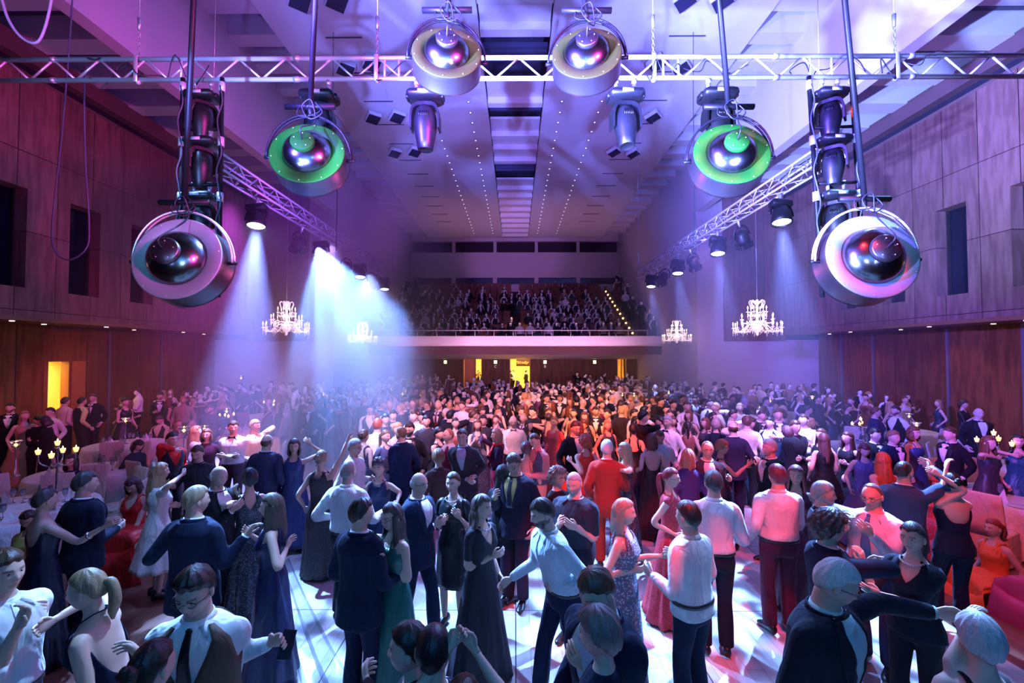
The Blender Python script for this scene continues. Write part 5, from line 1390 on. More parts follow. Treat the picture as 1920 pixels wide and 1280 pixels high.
# ---------------------------------------------------------------- the people one can tell apart
DK = (.025, .016, .012); BR = (.07, .035, .018); BL = (.42, .27, .12); GR = (.38, .36, .34); WH = (.62, .60, .56); RD = (.22, .05, .02); AU = (.14, .05, .02); BKH = (.008, .007, .009)
BLU = (.55, .60, .68); PINKW = (.75, .68, .68); RDR = (.50, .02, .02); GREEN = (.01, .09, .075); WINE = (.16, .01, .03); NV2 = (.01, .015, .06); CORAL = (.75, .12, .10); PUR_ = (.06, .03, .13); TEAL = (.02, .10, .14); CREAM = (.60, .52, .42)
P = person
# front row, cut by the bottom edge
P('man in white shirt with black neck band dancing at the left edge', 4, 1036, 1.89, 'm', 80, 'shirt', WHT, legcol=NAVY, hair='short', hc=BR, Rt=('p', 66, 1172, -.05), L=('p', 90, 1165, .2), sleeves=.72, extras=())
P('blonde woman in navy halter top with windblown ponytail, lower left', 172, 1074, 1.75, 'f', -78, 'camisole', NAVY, legcol=NAVY, hair='ponytail', hc=(.30, .20, .11), Rt=('p', 72, 1165, .0), L=('l', .20, .02, .72), lean=(0, -.13), hp=8, length=.14, neck='halter', back='low')
P('man with glasses in brown waistcoat, white shirt and dark tie', 372, 1066, 1.87, 'm', 12, 'vest', (.10, .065, .045), shirt=WHT, tie=(.008, .008, .015), legcol=NAVY, hair='quiff', hc=DK, glasses=True, L=('p', 530, 1212, .12), Rt=('p', 255, 1235, .10), lean=(.0, -.05), hy=-6, hp=14, wide=1.05)
P('person with a dark braided updo at the bottom edge beside the waistcoat man', 282, 1216, 1.73, 'f', 170, 'camisole', NAVY, hair='bun', hc=DK, loc=None)
P('dark haired woman in profile at the bottom edge left of the raised phone hands', 772, 1178, 1.73, 'f', -88, 'longtop', BLK, hair='short', hc=DK, L=('p', 668, 1252, -.1), curl=.8)
P('man with very short dark hair seen from behind at the bottom edge', 812, 1184, 1.77, 'm', 178, 'suit', NAVY, hair='crop', hc=BKH)
P('person holding both arms up at the bottom edge, centre', 868, 1290, 1.59, 'f', 175, 'camisole', WINE, hair='long', hc=BR, L=('p', 850, 1182, .12), Rt=('p', 885, 1188, .12), curl=.7)
P('man with thinning brown hair in navy suit looking down, bottom centre', 1128, 1062, 1.89, 'm', -52, 'suit', NAVY, shirt=(.45, .65, .7), hair='short', hc=(.10, .055, .035), hp=24, L=('p', 1078, 1262, -.1), lean=(0, -.05), wide=1.08)
P('woman with short greyish curls seen from behind, bottom centre', 1128, 1152, 1.75, 'f', -118, 'longtop', NAVY, hair='grey_puff', hc=(.17, .13, .12), hp=6)
P('white haired man with glasses in black suit, arm stretched out, lower right', 1552, 1050, 1.89, 'm', 34, 'suit', (.012, .014, .022), shirt=(.42, .62, .58), hair='short', hc=WH, glasses=True, L=('p', 1778, 1148, .10), Rt=('l', -.26, .0, .85), hp=20, hy=32, wide=1.12, lean=(.03, -.06), cl=.3)
P('white haired woman in black strap top turning under a raised arm, bottom right', 1838, 1166, 1.71, 'f', 165, 'camisole', BLK, hair='pixie', hc=(.50, .50, .50), Rt=('p', 1795, 1140, .15, (1, .1, -.2)), L=('l', .28, -.1, .9), wide=1.15, back='low', skin=2)
# second row
P('man in loose white linen shirt seen from behind, holding a woman\'s hands', 1292, 946, 1.80, 'm', -145, 'shirt', (.72, .76, .72), legcol=NAVY, hair='short', hc=DK, L=('p', 1212, 1085, .08), Rt=('p', 1262, 1052, .30), hem=.50, lean=(0, -.02), wide=1.02)
P('woman with wavy ash blonde hair in patterned sleeveless top and long skirt', 1168, 940, 1.72, 'f', 62, 'dress', (.10, .11, .16), fabric='floral', hair='half', hc=(.34, .25, .17), L=('p', 1255, 1050, .05), Rt=('p', 1195, 1082, -.10), flare=.10, length=.20, hy=10)
P('bearded man in white shirt leaning back on the bright floor, centre', 1024, 938, 1.82, 'm', -62, 'shirt', (.62, .70, .74), legcol=(.01, .012, .035), hair='short', hc=(.04, .025, .02), beard=(.04, .025, .02), Rt=('p', 948, 1098, .10), L=('p', 1045, 1112, -.12), feet=((.10, .14), (-.12, -.18)), lean=(0, -.15), hp=16, hy=-14)
P('woman in black velvet gown with slit and half-up wavy hair, centre', 902, 932, 1.70, 'f', 52, 'gown', (.014, .012, .02), fabric='velvet', hair='half', hc=(.06, .035, .025), L=('p', 940, 1092, .06), Rt=('p', 935, 1052, -.10), flare=.16, extras=('necklace',), sleeves=.45, neck='v', length=.30, wave=.015, hy=10)
P('woman with glasses in long green halter gown, hand on her partner\'s shoulder', 738, 947, 1.72, 'f', -38, 'gown', GREEN, hair='long', hc=(.06, .035, .03), glasses=True, Rt=('p', 690, 1040, -.30), L=('p', 712, 1060, -.12), neck='halter', flare=.15, length=.34, wave=.02, extras=('bracelet',), hp=6)
P('young man in dark navy tailcoat suit seen from behind, left of centre', 676, 940, 1.80, 'm', 152, 'suit', NAVY, hair='short', hc=DK, Rt=('l', -.22, -.32, 1.05), L=('l', .16, -.22, 1.0), hem=.43, hy=-20)
P('woman with long straight hair in navy gown with sheer train', 512, 930, 1.72, 'f', -68, 'gown', NV2, hair='long', hc=(.10, .075, .055), Rt=('p', 455, 1005, .10), L=('p', 550, 1030, .0), flare=.12, length=.30, extras=('train',), neck='round')
P('broad fair haired man in dark suit seen from behind with arms spread', 366, 917, 1.84, 'm', 172, 'suit', (.01, .014, .035), hair='short', hc=(.28, .20, .12), L=('p', 285, 1030, .22), Rt=('p', 478, 1004, .12, (0, .2, -1)), wide=1.06, hem=.42, hy=-30)
P('bald man in black suit with white collar facing right beside a sequinned dress', 408, 876, 1.78, 'm', 68, 'suit', BLK, hair='bald', hc=GR, L=('p', 450, 935, .1), Rt=('p', 448, 960, -.05), hp=8)
P('woman with short black hair in black sequinned dress seen from behind', 468, 884, 1.68, 'f', -140, 'dress', (.015, .02, .03), fabric='sequin', hair='pixie', hc=BKH, L=('p', 396, 948, -.25), Rt=('l', -.12, -.3, 1.25), neck='round', flare=.10, back='v')
P('woman in black one-shoulder gown seen from behind reaching right', 82, 922, 1.70, 'f', 158, 'gown', (.008, .012, .03), hair='updo', hc=(.05, .04, .04), Rt=('p', 212, 986, .05, (0, .1, -1)), neck='oneshoulder', back='deep', flare=.10, extras=('armband',), L=('l', .14, -.3, 1.2))
P('man in navy suit seen from behind at the left candelabra table', 158, 889, 1.80, 'm', 165, 'suit', (.01, .012, .028), hair='short', hc=(.05, .04, .04), Rt=('l', -.12, -.3, 1.1), L=('l', .3, -.25, 1.2), hy=-25)
P('girl in white knee dress with long fair hair and white hair flower', 298, 872, 1.66, 'f', 140, 'dress', (.70, .62, .56), fabric='cotton', hair='long', hc=(.34, .20, .10), hem=.24, flare=.26, Rt=('p', 350, 882, .05), L=('l', .2, -.2, 1.0), sleeves=.35, extras=('flower',), length=.40)
P('seated woman in strapless red gown looking down at her black bag', 256, 891, 1.68, 'f', 8, 'gown', RDR, hair='bob', hc=(.05, .01, .02), seated=True, L=('l', .06, -.28, .76), Rt=('l', -.08, -.28, .78), hp=30, neck='v', flare=.16, loc=(-5.46, 6.55, 0))
P('middle aged woman in dark dress seated facing the camera at the left edge', 40, 872, 1.68, 'f', 10, 'longtop', NV2, hair='long', hc=DK, seated=True, extras=('necklace',), length=.18, L=('l', .2, -.3, .8), loc=(-7.7, 7.9, 0))
P('woman in pale yellow top sitting low behind the black gown, left', 40, 985, 1.5, 'f', 20, 'camisole', (.5, .5, .12), hair='half', hc=DK, seated=True, hp=25, loc=(-5.95, 5.6, -.08))
# left middle
P('young man in dark waistcoat with red shirt and glasses, chin on hand', 322, 814, 1.66, 'm', 65, 'vest', (.02, .015, .02), shirt=(.45, .01, .01), tie=(.01, .01, .01, 1), hair='short', hc=DK, glasses=True, Rt=('l', .0, -.22, 1.42), lod=0)
P('young man in dotted black shirt looking down, left', 372, 838, 1.66, 'm', 12, 'shirt', (.02, .02, .03), legcol=BLK, hair='short', hc=BR, sleeves=.6, tie=(.03, .02, .03), hp=14, Rt=('l', -.3, -.3, 1.15))
P('woman in maroon cardigan standing left of the bow tie waiter', 388, 806, 1.66, 'f', 18, 'longtop', (.07, .01, .025), hair='long', hc=AU, length=.14)
P('woman with long copper hair turned away behind the maroon cardigan', 366, 801, 1.66, 'f', 130, 'longtop', (.4, .2, .2), hair='long', hc=(.35, .09, .03))
P('waiter in white shirt with black bow tie and folded arms', 438, 791, 1.80, 'm', 15, 'shirt', WHT, legcol=(.05, .012, .03), tie='bow', hair='short', hc=BR, L=('l', -.10, -.26, 1.16), Rt=('l', .10, -.24, 1.14), hy=20, extras=())
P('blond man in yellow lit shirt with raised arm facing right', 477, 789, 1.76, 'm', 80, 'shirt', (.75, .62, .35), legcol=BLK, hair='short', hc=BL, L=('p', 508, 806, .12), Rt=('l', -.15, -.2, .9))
P('balding man in dark suit seen from behind at the amber light', 500, 817, 1.78, 'm', 176, 'suit', (.03, .025, .06), hair='bald', hc=BR, wide=1.08)
P('woman in loose blue cold-shoulder dress with one arm raised', 552, 826, 1.70, 'f', 12, 'dress', (.025, .035, .12), hair='bob', hc=(.06, .02, .03), L=('p', 584, 824, .05), Rt=('l', -.26, -.05, .85), flare=.16, hy=10, hem=.05)
P('woman in black sheer dress with low bun seen from behind, arm raised', 602, 848, 1.70, 'f', 172, 'dress', (.02, .015, .02), fabric='lace', hair='bun', hc=(.25, .16, .10), Rt=('p', 656, 815, .10), L=('l', .25, .0, .85), flare=.08, back='round')
P('grey haired man with glasses in white shirt under a raised hand', 664, 826, 1.78, 'm', 78, 'shirt', WHT, hair='short', hc=GR, glasses=True, legcol=BLK, L=('p', 700, 905, .1))
P('grey balding man in white shirt seen from behind with striped cuffs', 652, 868, 1.80, 'm', 165, 'shirt', (.80, .76, .72), legcol=(.02, .02, .03), hair='recede', hc=(.30, .24, .20), Rt=('p', 735, 960, .2), L=('l', .28, -.1, 1.05), wide=1.06)
P('laughing woman with dark curly hair in navy sleeveless top and pearls', 712, 864, 1.64, 'f', -8, 'dress', NV2, hair='curly', hc=(.06, .02, .03), L=('p', 748, 950, -.05), Rt=('p', 676, 930, -.1), extras=('necklace',), flare=.08)
P('woman with low updo in black sequin dress looking at her hands', 682, 808, 1.70, 'f', 160, 'dress', (.02, .02, .05), fabric='sequin', hair='bun', hc=BR, L=('l', -.0, -.3, 1.05), back='deep', lod=0)
P('red haired man in white shirt and wine trousers seen from behind', 708, 787, 1.82, 'm', 165, 'shirt', WHT, legcol=WINE, hair='short', hc=(.30, .06, .03))
P('girl with ponytail in grey lace dress facing right', 722, 809, 1.66, 'f', 62, 'dress', (.06, .06, .12), fabric='lace', hair='ponytail', hc=(.16, .08, .05), sleeves=.5, flare=.16, L=('l', .05, -.35, 1.1))
P('bearded man in fitted navy suit seen from behind, hand on hip', 753, 802, 1.80, 'm', -130, 'suit', (.012, .018, .05), hair='crop', hc=(.16, .08, .04), beard=(.16, .08, .04), L=('l', .16, -.22, .98))
P('bearded man in tuxedo with black bow tie and glasses', 769, 793, 1.82, 'm', -8, 'suit', BLK, shirt=WHT, tie='bow', hair='short', hc=DK, beard=DK, glasses=True, hp=10)
P('woman with big blonde curls behind the bearded suited man', 745, 796, 1.68, 'f', 20, 'longtop', (.5, .3, .4), hair='curly', hc=BL, lod=1)
P('woman with short brown hair in dark brown coat seen from behind', 822, 846, 1.68, 'f', -155, 'coat', (.05, .022, .022), shirt=(.05, .022, .022), hair='pixie', hc=(.16, .07, .03), Rt=('l', .0, -.3, 1.1), legcol=(.3, .05, .08))
P('smiling man with glasses in dark jacket and light blue open shirt', 867, 806, 1.84, 'm', -6, 'suit', (.03, .022, .028), shirt=(.42, .50, .62), hair='short', hc=(.07, .04, .03), glasses=True, L=('p', 890, 902, -.15), Rt=('p', 880, 906, -.2), lean=(-.03, -.04))
P('bald man with glasses in navy suit facing right, left of centre', 784, 889, 1.78, 'm', 62, 'suit', (.012, .018, .045), hair='bald', hc=GR, glasses=True, Rt=('p', 826, 990, .0), L=('p', 830, 985, .15), feet=((.1, -.15), (-.1, .18)))
P('woman in black knee dress with chunky silver necklace holding a clutch', 850, 889, 1.70, 'f', -15, 'dress', BLK, hair='updo', hc=BR, extras=('necklace',), Rt=('p', 830, 986, -.15), L=('p', 858, 978, -.28), sleeves=.6, hem=.27, flare=.04)
P('woman with greying bob and long red scarf in profile', 932, 807, 1.68, 'f', -75, 'longtop', (.035, .012, .035), hair='bob', hc=(.30, .16, .10), scarf=(.70, .02, .03), legcol=(.5, .02, .05), Rt=('p', 893, 830, -.1), L=('p', 905, 855, -.15))
P('bearded bald man in red waistcoat dancing left of the red scarf woman', 842, 806, 1.74, 'm', -60, 'vest', WINE, shirt=PINKW, hair='recede', hc=(.3, .12, .06), lod=0)
P('woman with short dark hair in black dress behind the smiling jacket man', 822, 804, 1.66, 'f', 60, 'dress', BLK, hair='pixie', hc=BKH, lod=1, Rt=('l', -.1, -.35, 1.2))
P('man with glasses in dark suit and yellow shirt hugging his partner', 966, 850, 1.84, 'm', -25, 'suit', (.02, .018, .035), shirt=(.60, .55, .20), tie=(.03, .03, .05), hair='short', hc=(.09, .06, .05), glasses=True, hp=24, Rt=('p', 925, 938, -.35), wide=1.05)
P('woman with long black hair hugging a suited man, seen from behind', 942, 876, 1.66, 'f', 155, 'longtop', (.01, .008, .012), hair='long', hc=BKH, length=.30, legcol=(.01, .008, .012), L=('l', .1, -.2, 1.3), Rt=('l', -.1, -.25, 1.3))
P('laughing woman with curly hair and glasses behind a grey bearded man', 1045, 881, 1.66, 'f', 40, 'longtop', BLK, hair='curly', hc=(.20, .10, .07), glasses=True)
P('stout grey bearded man in black short sleeved shirt', 1078, 887, 1.78, 'm', -30, 'polo', (.012, .014, .025), hair='crop', hc=(.35, .34, .34), beard=(.40, .38, .36), legcol=(.01, .012, .02), hp=12, L=('p', 1072, 1000, -.25), Rt=('p', 1048, 992, -.2), wide=1.22)
P('man in salmon shirt with grey pullover over it bending forward', 1006, 812, 1.78, 'm', -45, 'vest', (.10, .08, .11), shirt=(.65, .22, .20), hair='crop', hc=BR, hp=25, legcol=(.55, .35, .25), Rt=('l', -.05, -.3, 1.1), L=('l', .1, -.3, 1.1))
P('woman with short auburn hair and bare shoulders seen from behind', 987, 832, 1.62, 'f', 170, 'camisole', (.6, .3, .15), hair='pixie', hc=(.12, .03, .03), back='low')
P('bald man with bow tie and glasses in cream shirt at the centre', 962, 780, 1.80, 'm', 5, 'shirt', (.72, .66, .52), legcol=BLK, tie=(.12, .08, .08, 1), hair='bald', hc=GR, glasses=True, hp=10)
P('laughing woman in long sleeved coral dress', 1040, 783, 1.70, 'f', -40, 'dress', CORAL, fabric='cotton', hair='updo', hc=(.25, .12, .06), sleeves=.93, flare=.10)
P('man with glasses in black jacket and open white shirt, right of the coral dress', 1078, 791, 1.84, 'm', 25, 'suit', BLK, shirt=WHT, hair='short', hc=DK, glasses=True, hp=8)
P('woman with curly copper red hair in red sleeveless dress seen from behind', 1098, 818, 1.70, 'f', 178, 'dress', (.60, .03, .015), fabric='cotton', hair='curly', hc=(.40, .05, .02), Rt=('l', -.25, -.15, 1.0), L=('p', 1065, 870, -.05), hem=.22, flare=.06, length=.15)
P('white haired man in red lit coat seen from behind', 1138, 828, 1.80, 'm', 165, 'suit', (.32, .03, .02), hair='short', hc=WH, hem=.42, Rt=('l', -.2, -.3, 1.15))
P('woman with long platinum hair holding the red coated man', 1172, 832, 1.74, 'f', -78, 'dress', (.03, .01, .02), fabric='sequin', hair='long', hc=(.62, .42, .24), L=('p', 1148, 880, -.20), Rt=('l', -.1, -.3, 1.25), neck='strapless', back='low', flare=.12, length=.36)
P('woman with dark bob in backless halter dress seen from behind', 1222, 816, 1.70, 'f', 176, 'dress', (.05, .01, .012), hair='bob', hc=(.12, .03, .02), back='low', neck='halter', L=('p', 1192, 888, .05), Rt=('l', -.2, -.2, 1.1), flare=.08, skin=2)
P('bearded man in white shirt and dark bow tie behind the halter dress', 1252, 781, 1.82, 'm', -50, 'shirt', WHT, legcol=NAVY, tie=(.02, .02, .03, 1), hair='short', hc=GR, beard=GR, Rt=('l', -.2, -.3, 1.2))
P('woman with black pixie hair in navy open-back dress', 1188, 797, 1.68, 'f', 165, 'dress', NAVY, hair='pixie', hc=BKH, back='deep', skin=2)
P('man in white shirt bending behind the backless dress', 1236, 806, 1.74, 'm', -10, 'shirt', WHT, hair='crop', hc=BR, hp=30, Rt=('l', -.3, -.2, 1.1), L=('l', .32, -.1, 1.05))
P('woman with blunt coppery bob in purple coat seen from behind', 1290, 846, 1.70, 'f', 175, 'coat', PUR_, shirt=PUR_, hair='bob', hc=(.40, .13, .08), legcol=PUR_)
P('smiling man with glasses in brown jacket and white shirt facing camera', 1326, 829, 1.80, 'm', -10, 'suit', (.06, .02, .03), shirt=WHT, hair='recede', hc=(.30, .18, .12), glasses=True, L=('p', 1372, 905, -.1))
P('older woman with short brown hair and glasses stretching her arm right', 1352, 828, 1.66, 'f', 72, 'dress', (.02, .015, .03), hair='pixie', hc=(.30, .12, .06), glasses=True, Rt=('p', 1410, 872, -.12, (0, .3, -1)), flare=.12)
P('grey haired man in tuxedo facing left with raised hands', 1444, 827, 1.78, 'm', -82, 'suit', BLK, tie='bow', hair='short', hc=GR, Rt=('p', 1420, 878, .05), L=('p', 1428, 868, -.15))
P('balding man in dark suit seen from behind, right of centre', 1374, 792, 1.84, 'm', 178, 'suit', (.025, .02, .05), hair='bald', hc=BR, Rt=('l', -.4, -.15, 1.0))
P('man in white shirt seen from behind with one arm over his partner', 1400, 782, 1.80, 'm', 165, 'shirt', (.80, .70, .72), legcol=BLK, hair='short', hc=(.10, .04, .03), L=('p', 1374, 795, .1))
P('woman with curly auburn ponytail in red lace dress facing right', 1256, 881, 1.70, 'f', 62, 'dress', (.30, .015, .025), fabric='lace', hair='ponytail', hc=(.18, .02, .03), glasses=True, flare=.20, length=.22, Rt=('l', -.2, -.1, .95), sleeves=.2)
P('tall man in white shirt with dark braces band seen from behind, right', 1338, 887, 1.84, 'm', 172, 'shirt', (.76, .76, .80), legcol=(.012, .012, .02), hair='short', hc=(.05, .045, .045), L=('l', .1, -.25, 1.2), Rt=('l', -.2, -.25, 1.1), glasses=True)
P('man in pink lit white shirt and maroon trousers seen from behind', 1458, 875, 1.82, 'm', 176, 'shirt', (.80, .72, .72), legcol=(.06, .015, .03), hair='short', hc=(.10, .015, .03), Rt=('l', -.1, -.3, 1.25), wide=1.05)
P('smiling woman with long reddish hair in wine dress facing her partner', 1492, 876, 1.70, 'f', -30, 'dress', (.05, .008, .025), hair='long', hc=(.20, .05, .06), Rt=('p', 1478, 945, -.25), flare=.10, length=.26, neck='v')
P('grey bearded man in black shirt looking right', 1541, 908, 1.74, 'm', 62, 'shirt', (.02, .02, .03), legcol=BLK, hair='short', hc=(.42, .34, .30), beard=(.5, .48, .46), Rt=('p', 1582, 1000, -.1))
P('stout man with glasses in pale shirt and blue tie facing left', 1637, 909, 1.78, 'm', -58, 'shirt', (.68, .66, .74), legcol=(.02, .02, .05), tie=(.08, .16, .30), hair='recede', hc=(.12, .10, .10), glasses=True, hp=12, L=('p', 1622, 1005, -.30), Rt=('p', 1562, 968, .15), wide=1.22)
P('woman with glowing orange red hair and bare arms seen from behind', 1656, 852, 1.66, 'f', 170, 'camisole', (.6, .12, .03), hair='long', hc=(.62, .10, .03), L=('l', .28, .05, 1.0))
P('man in grey blue suit raising his hand to a turning partner', 1694, 868, 1.80, 'm', 128, 'suit', (.05, .06, .11), hair='crop', hc=DK, Rt=('p', 1748, 868, .10), L=('l', .1, -.4, 1.05), hy=-20)
P('woman in black jumpsuit with arms raised seen from behind', 1785, 890, 1.72, 'f', 168, 'jumpsuit', (.01, .012, .025), legcol=(.01, .012, .025), hair='bun', hc=BKH, Rt=('p', 1768, 866, .06, (1, .1, .3)), L=('p', 1762, 880, -.05, (-.6, .1, -.2)), neck='oneshoulder', back='deep', feet=((.20, .0), (-.06, .0)), skin=2)
P('young man with curly dark hair in navy suit, right, holding up her hand', 1552, 964, 1.78, 'm', 88, 'suit', (.012, .016, .035), shirt=(.45, .62, .62), hair='curly', hc=(.05, .035, .03), Rt=('p', 1602, 1052, -.05), L=('p', 1640, 1060, .2), hp=6, lean=(0, .02), glasses=True)
P('woman with ponytail in black bolero and sequin top facing left', 1712, 985, 1.70, 'f', -62, 'camisole', (.014, .014, .022), neck='v', fabric='wool', hair='ponytail', hc=(.05, .035, .035), Rt=('p', 1606, 1050, .05, (0, .3, -1)), L=('p', 1632, 1118, -.05), legcol=BLK, extras=('necklace',), length=.22, sleeves=.6)
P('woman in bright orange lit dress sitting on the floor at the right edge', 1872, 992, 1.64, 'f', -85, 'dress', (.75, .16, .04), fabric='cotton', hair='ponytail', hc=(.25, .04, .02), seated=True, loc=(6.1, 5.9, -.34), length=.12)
P('bare shouldered woman in pink satin skirt cropped by the right edge', 1915, 985, 1.64, 'f', -75, 'dress', (.45, .05, .14), hair='long', hc=AU, seated=True, loc=(6.2, 5.3, -.15), L=('l', .1, -.3, .95))
P('girl in red patterned dress crouching beyond the black jumpsuit', 1752, 985, 1.60, 'f', -60, 'dress', (.5, .06, .10), fabric='floral', hair='curly', hc=(.45, .05, .02), seated=True, loc=(6.6, 7.2, -.15))
# people round the right hand tables
P('brunette in black dress with white sleeves standing among friends', 1540, 806, 1.66, 'f', -65, 'dress', BLK, hair='long', hc=(.09, .035, .025), lod=1, extras=())
P('girl with very long brown hair in black dress seen from behind', 1545, 815, 1.66, 'f', 165, 'dress', BLK, hair='long', hc=(.10, .05, .04), length=.42, lod=1, Rt=('l', -.05, -.25, 1.0))
P('girl in black with chain shoulder bag and pale blouse arms', 1590, 812, 1.66, 'f', -70, 'dress', BLK, hair='long', hc=(.09, .03, .025), lod=1, L=('l', .1, -.25, 1.1))
P('girl looking down in greyish lilac dress beside the orange haired woman', 1619, 832, 1.60, 'f', -20, 'dress', (.14, .12, .25), hair='long', hc=(.10, .03, .03), hp=30, lod=1)
P('young man with bow tie and dark jacket, arms folded, by the right tables', 1640, 806, 1.68, 'm', 8, 'suit', BLK, tie=(.08, .02, .03, 1), hair='short', hc=DK, lod=1)
P('blond young man in navy blazer and open white shirt, right tables', 1674, 810, 1.68, 'm', 12, 'suit', NAVY, hair='short', hc=(.28, .12, .07), lod=1)
P('young woman in blue camisole dress with folded hands', 1712, 802, 1.70, 'f', 15, 'dress', (.03, .06, .16), hair='bob', hc=AU, L=('l', -.1, -.24, 1.02), Rt=('l', .1, -.2, 1.0), neck='square', lod=0)
P('young man in dinner jacket in profile beside a white chair', 1782, 803, 1.76, 'm', -88, 'suit', BLK, hair='short', hc=BR, tie='bow', lod=1)
P('bald man in tuxedo with bow tie standing by the right candelabra', 1834, 766, 1.84, 'm', -15, 'suit', BLK, tie='bow', hair='bald', hc=GR, lod=0, skin=2)
P('woman in teal dress with long dark hair drinking at the right edge', 1908, 816, 1.72, 'f', -35, 'dress', TEAL, hair='long', hc=DK, lod=0, Rt=('l', -.1, -.25, 1.42))
P('woman with long hair in sleeveless dress behind the right candelabra', 1852, 820, 1.68, 'f', 10, 'dress', (.05, .04, .05), hair='long', hc=AU, lod=1, Rt=('l', -.1, -.25, 1.4))
P('man in dark waistcoat and white sleeves facing left near the right wall', 1680, 762, 1.80, 'm', -80, 'vest', BLK, shirt=WHT, legcol=BLK, hair='short', hc=DK, beard=DK, lod=1)
P('woman in white sleeveless dress standing by the right wall', 1696, 744, 1.70, 'f', 5, 'dress', (.6, .5, .48), hair='updo', hc=AU, lod=1, hem=.2)
P('woman in wine red top with bare arms by the right tables', 1514, 762, 1.72, 'f', 60, 'dress', WINE, hair='updo', hc=DK, lod=1)
P('man in dark suit looking down near the small right candelabra', 1641, 765, 1.78, 'm', 60, 'suit', (.03, .03, .07), hair='short', hc=AU, lod=1)
P('young man in black jacket with folded arms, right of centre', 1490, 790, 1.80, 'm', 5, 'suit', BLK, shirt=BLK, hair='short', hc=BR, L=('l', -.1, -.25, 1.1), Rt=('l', .1, -.24, 1.08), lod=1)
P('woman seen from behind with frizzy brown hair beside the folded arms', 1477, 803, 1.66, 'f', 170, 'longtop', NAVY, hair='curly', hc=(.12, .05, .05), lod=1)
P('woman with grey short hair in black top seen from behind, right of centre', 1342, 788, 1.70, 'f', 165, 'longtop', NAVY, hair='pixie', hc=(.35, .25, .22), lod=1)
# people by the left side door and tables
P('tall man in dark suit and grey tie standing beyond the left tables', 175, 739, 1.86, 'm', 10, 'suit', BLK, tie=(.15, .12, .15), hair='short', hc=BR, lod=1)
P('woman in sleeveless black dress facing right with a goblet lamp before her', 235, 748, 1.76, 'f', 70, 'dress', BLK, hair='updo', hc=BKH, lod=1, Rt=('l', -.1, -.35, 1.1))
P('man in white shirt seen from behind in front of the lit side door', 122, 746, 1.82, 'm', 172, 'shirt', (.65, .5, .45), legcol=BLK, hair='short', hc=BR, lod=1)
P('man in striped waistcoat just right of the lit side door', 153, 746, 1.82, 'm', 160, 'vest', (.02, .02, .02), shirt=(.6, .6, .2), hair='short', hc=DK, lod=1)
P('boy in white shirt looking at the camera left of the lit door', 95, 766, 1.70, 'm', 5, 'shirt', PINKW, legcol=BLK, hair='short', hc=DK, lod=1)
P('woman in black looking into her bag, standing left', 72, 778, 1.72, 'f', 60, 'longtop', BLK, hair='short', hc=DK, hp=30, lod=1, Rt=('l', 0, -.3, 1.15))
P('woman in black leaning over to her friend\'s bag, standing left', 88, 780, 1.70, 'f', -60, 'longtop', (.012, .01, .012), hair='bob', hc=DK, hp=30, lod=1, L=('l', 0, -.3, 1.15))
P('man in tuxedo with bow tie at the left edge', 20, 757, 1.80, 'm', 30, 'suit', BLK, tie='bow', hair='short', hc=DK, beard=DK, lod=1)
P('woman with shoulder length fair hair at the left edge', 46, 772, 1.72, 'f', 60, 'dress', (.35, .2, .12), hair='long', hc=(.25, .12, .07), lod=1)
P('man with white hair leaning on his hand seated at the left edge', 20, 838, 1.72, 'm', 60, 'longtop', (.05, .04, .10), hair='short', hc=WH, seated=True, lod=1, loc=(-9.4, 8.0, 0))
P('seated waiter in waistcoat bending over the table below the side door', 186, 785, 1.76, 'm', 0, 'vest', BLK, shirt=(.6, .55, .3), hair='short', hc=BR, seated=True, lod=1, hp=25, loc=(-9.9, 12.7, 0), L=('l', .3, -.35, .8), Rt=('l', -.3, -.35, .8))
P('seated man in tuxedo with pale waistcoat smiling at the camera', 272, 783, 1.78, 'm', 5, 'suit', BLK, shirt=(.6, .5, .35), hair='recede', hc=GR, glasses=True, seated=True, lod=1, loc=(-8.3, 11.7, 0))
P('seated woman with auburn hair beside the smiling tuxedo man', 256, 778, 1.72, 'f', 60, 'longtop', BLK, hair='long', hc=RD, seated=True, lod=1, loc=(-8.9, 12.0, 0))
P('seated girl with black hair bending over the table, left', 172, 815, 1.70, 'f', 75, 'longtop', (.02, .03, .06), hair='bob', hc=BKH, hp=35, seated=True, lod=1, loc=(-7.75, 9.3, 0))
P('man in grey checked shirt looking down beside the left candelabra', 395, 757, 1.80, 'm', 5, 'shirt', (.10, .09, .10), legcol=BLK, hair='short', hc=BR, beard=BR, hp=25, lod=1)
# ---------------------------------------------------------------- the packed crowd
named = [o for o in COL.objects if o.name.split('.')[0] == 'person' and o.parent is None]
occ = [(o.location.x, o.location.y) for o in named]
tabs = [(t[0], t[1], t[2] + .35) for t in TABLES]
rc = random.Random(21)
spots = []
def try_spot(x, y, dmin):
    for a, b_ in occ:
        if (a - x) ** 2 + (b_ - y) ** 2 < dmin * dmin: return False
    for a, b_, r in tabs:
        if (a - x) ** 2 + (b_ - y) ** 2 < (r) ** 2: return False
    occ.append((x, y)); spots.append((x, y)); return True
for _ in range(9000):
    y = rc.uniform(9.3, 15.0); xl = -6.0 if y > 12.6 else -2.6 - (y - 9.3) * .5; xr = 6.2 + (y - 9.3) * .3
    if len(spots) < 175: try_spot(rc.uniform(xl, xr), y, .54)
near_n = len(spots)
for _ in range(1600):                     # standing round the walls and tables
    s_ = rc.choice((-1, 1)); y = rc.uniform(13.0, 21.0); x = s_ * rc.uniform(6.8, 13.2)
    if y < 15.5 and abs(x) < 9: continue
    if len(spots) < near_n + 95: try_spot(x, y, .75)
for _ in range(7000):
    y = rc.uniform(15.0, 23.0); 
    if len(spots) < near_n + 95 + 170: try_spot(rc.uniform(-8.0, 8.0), y, .62)
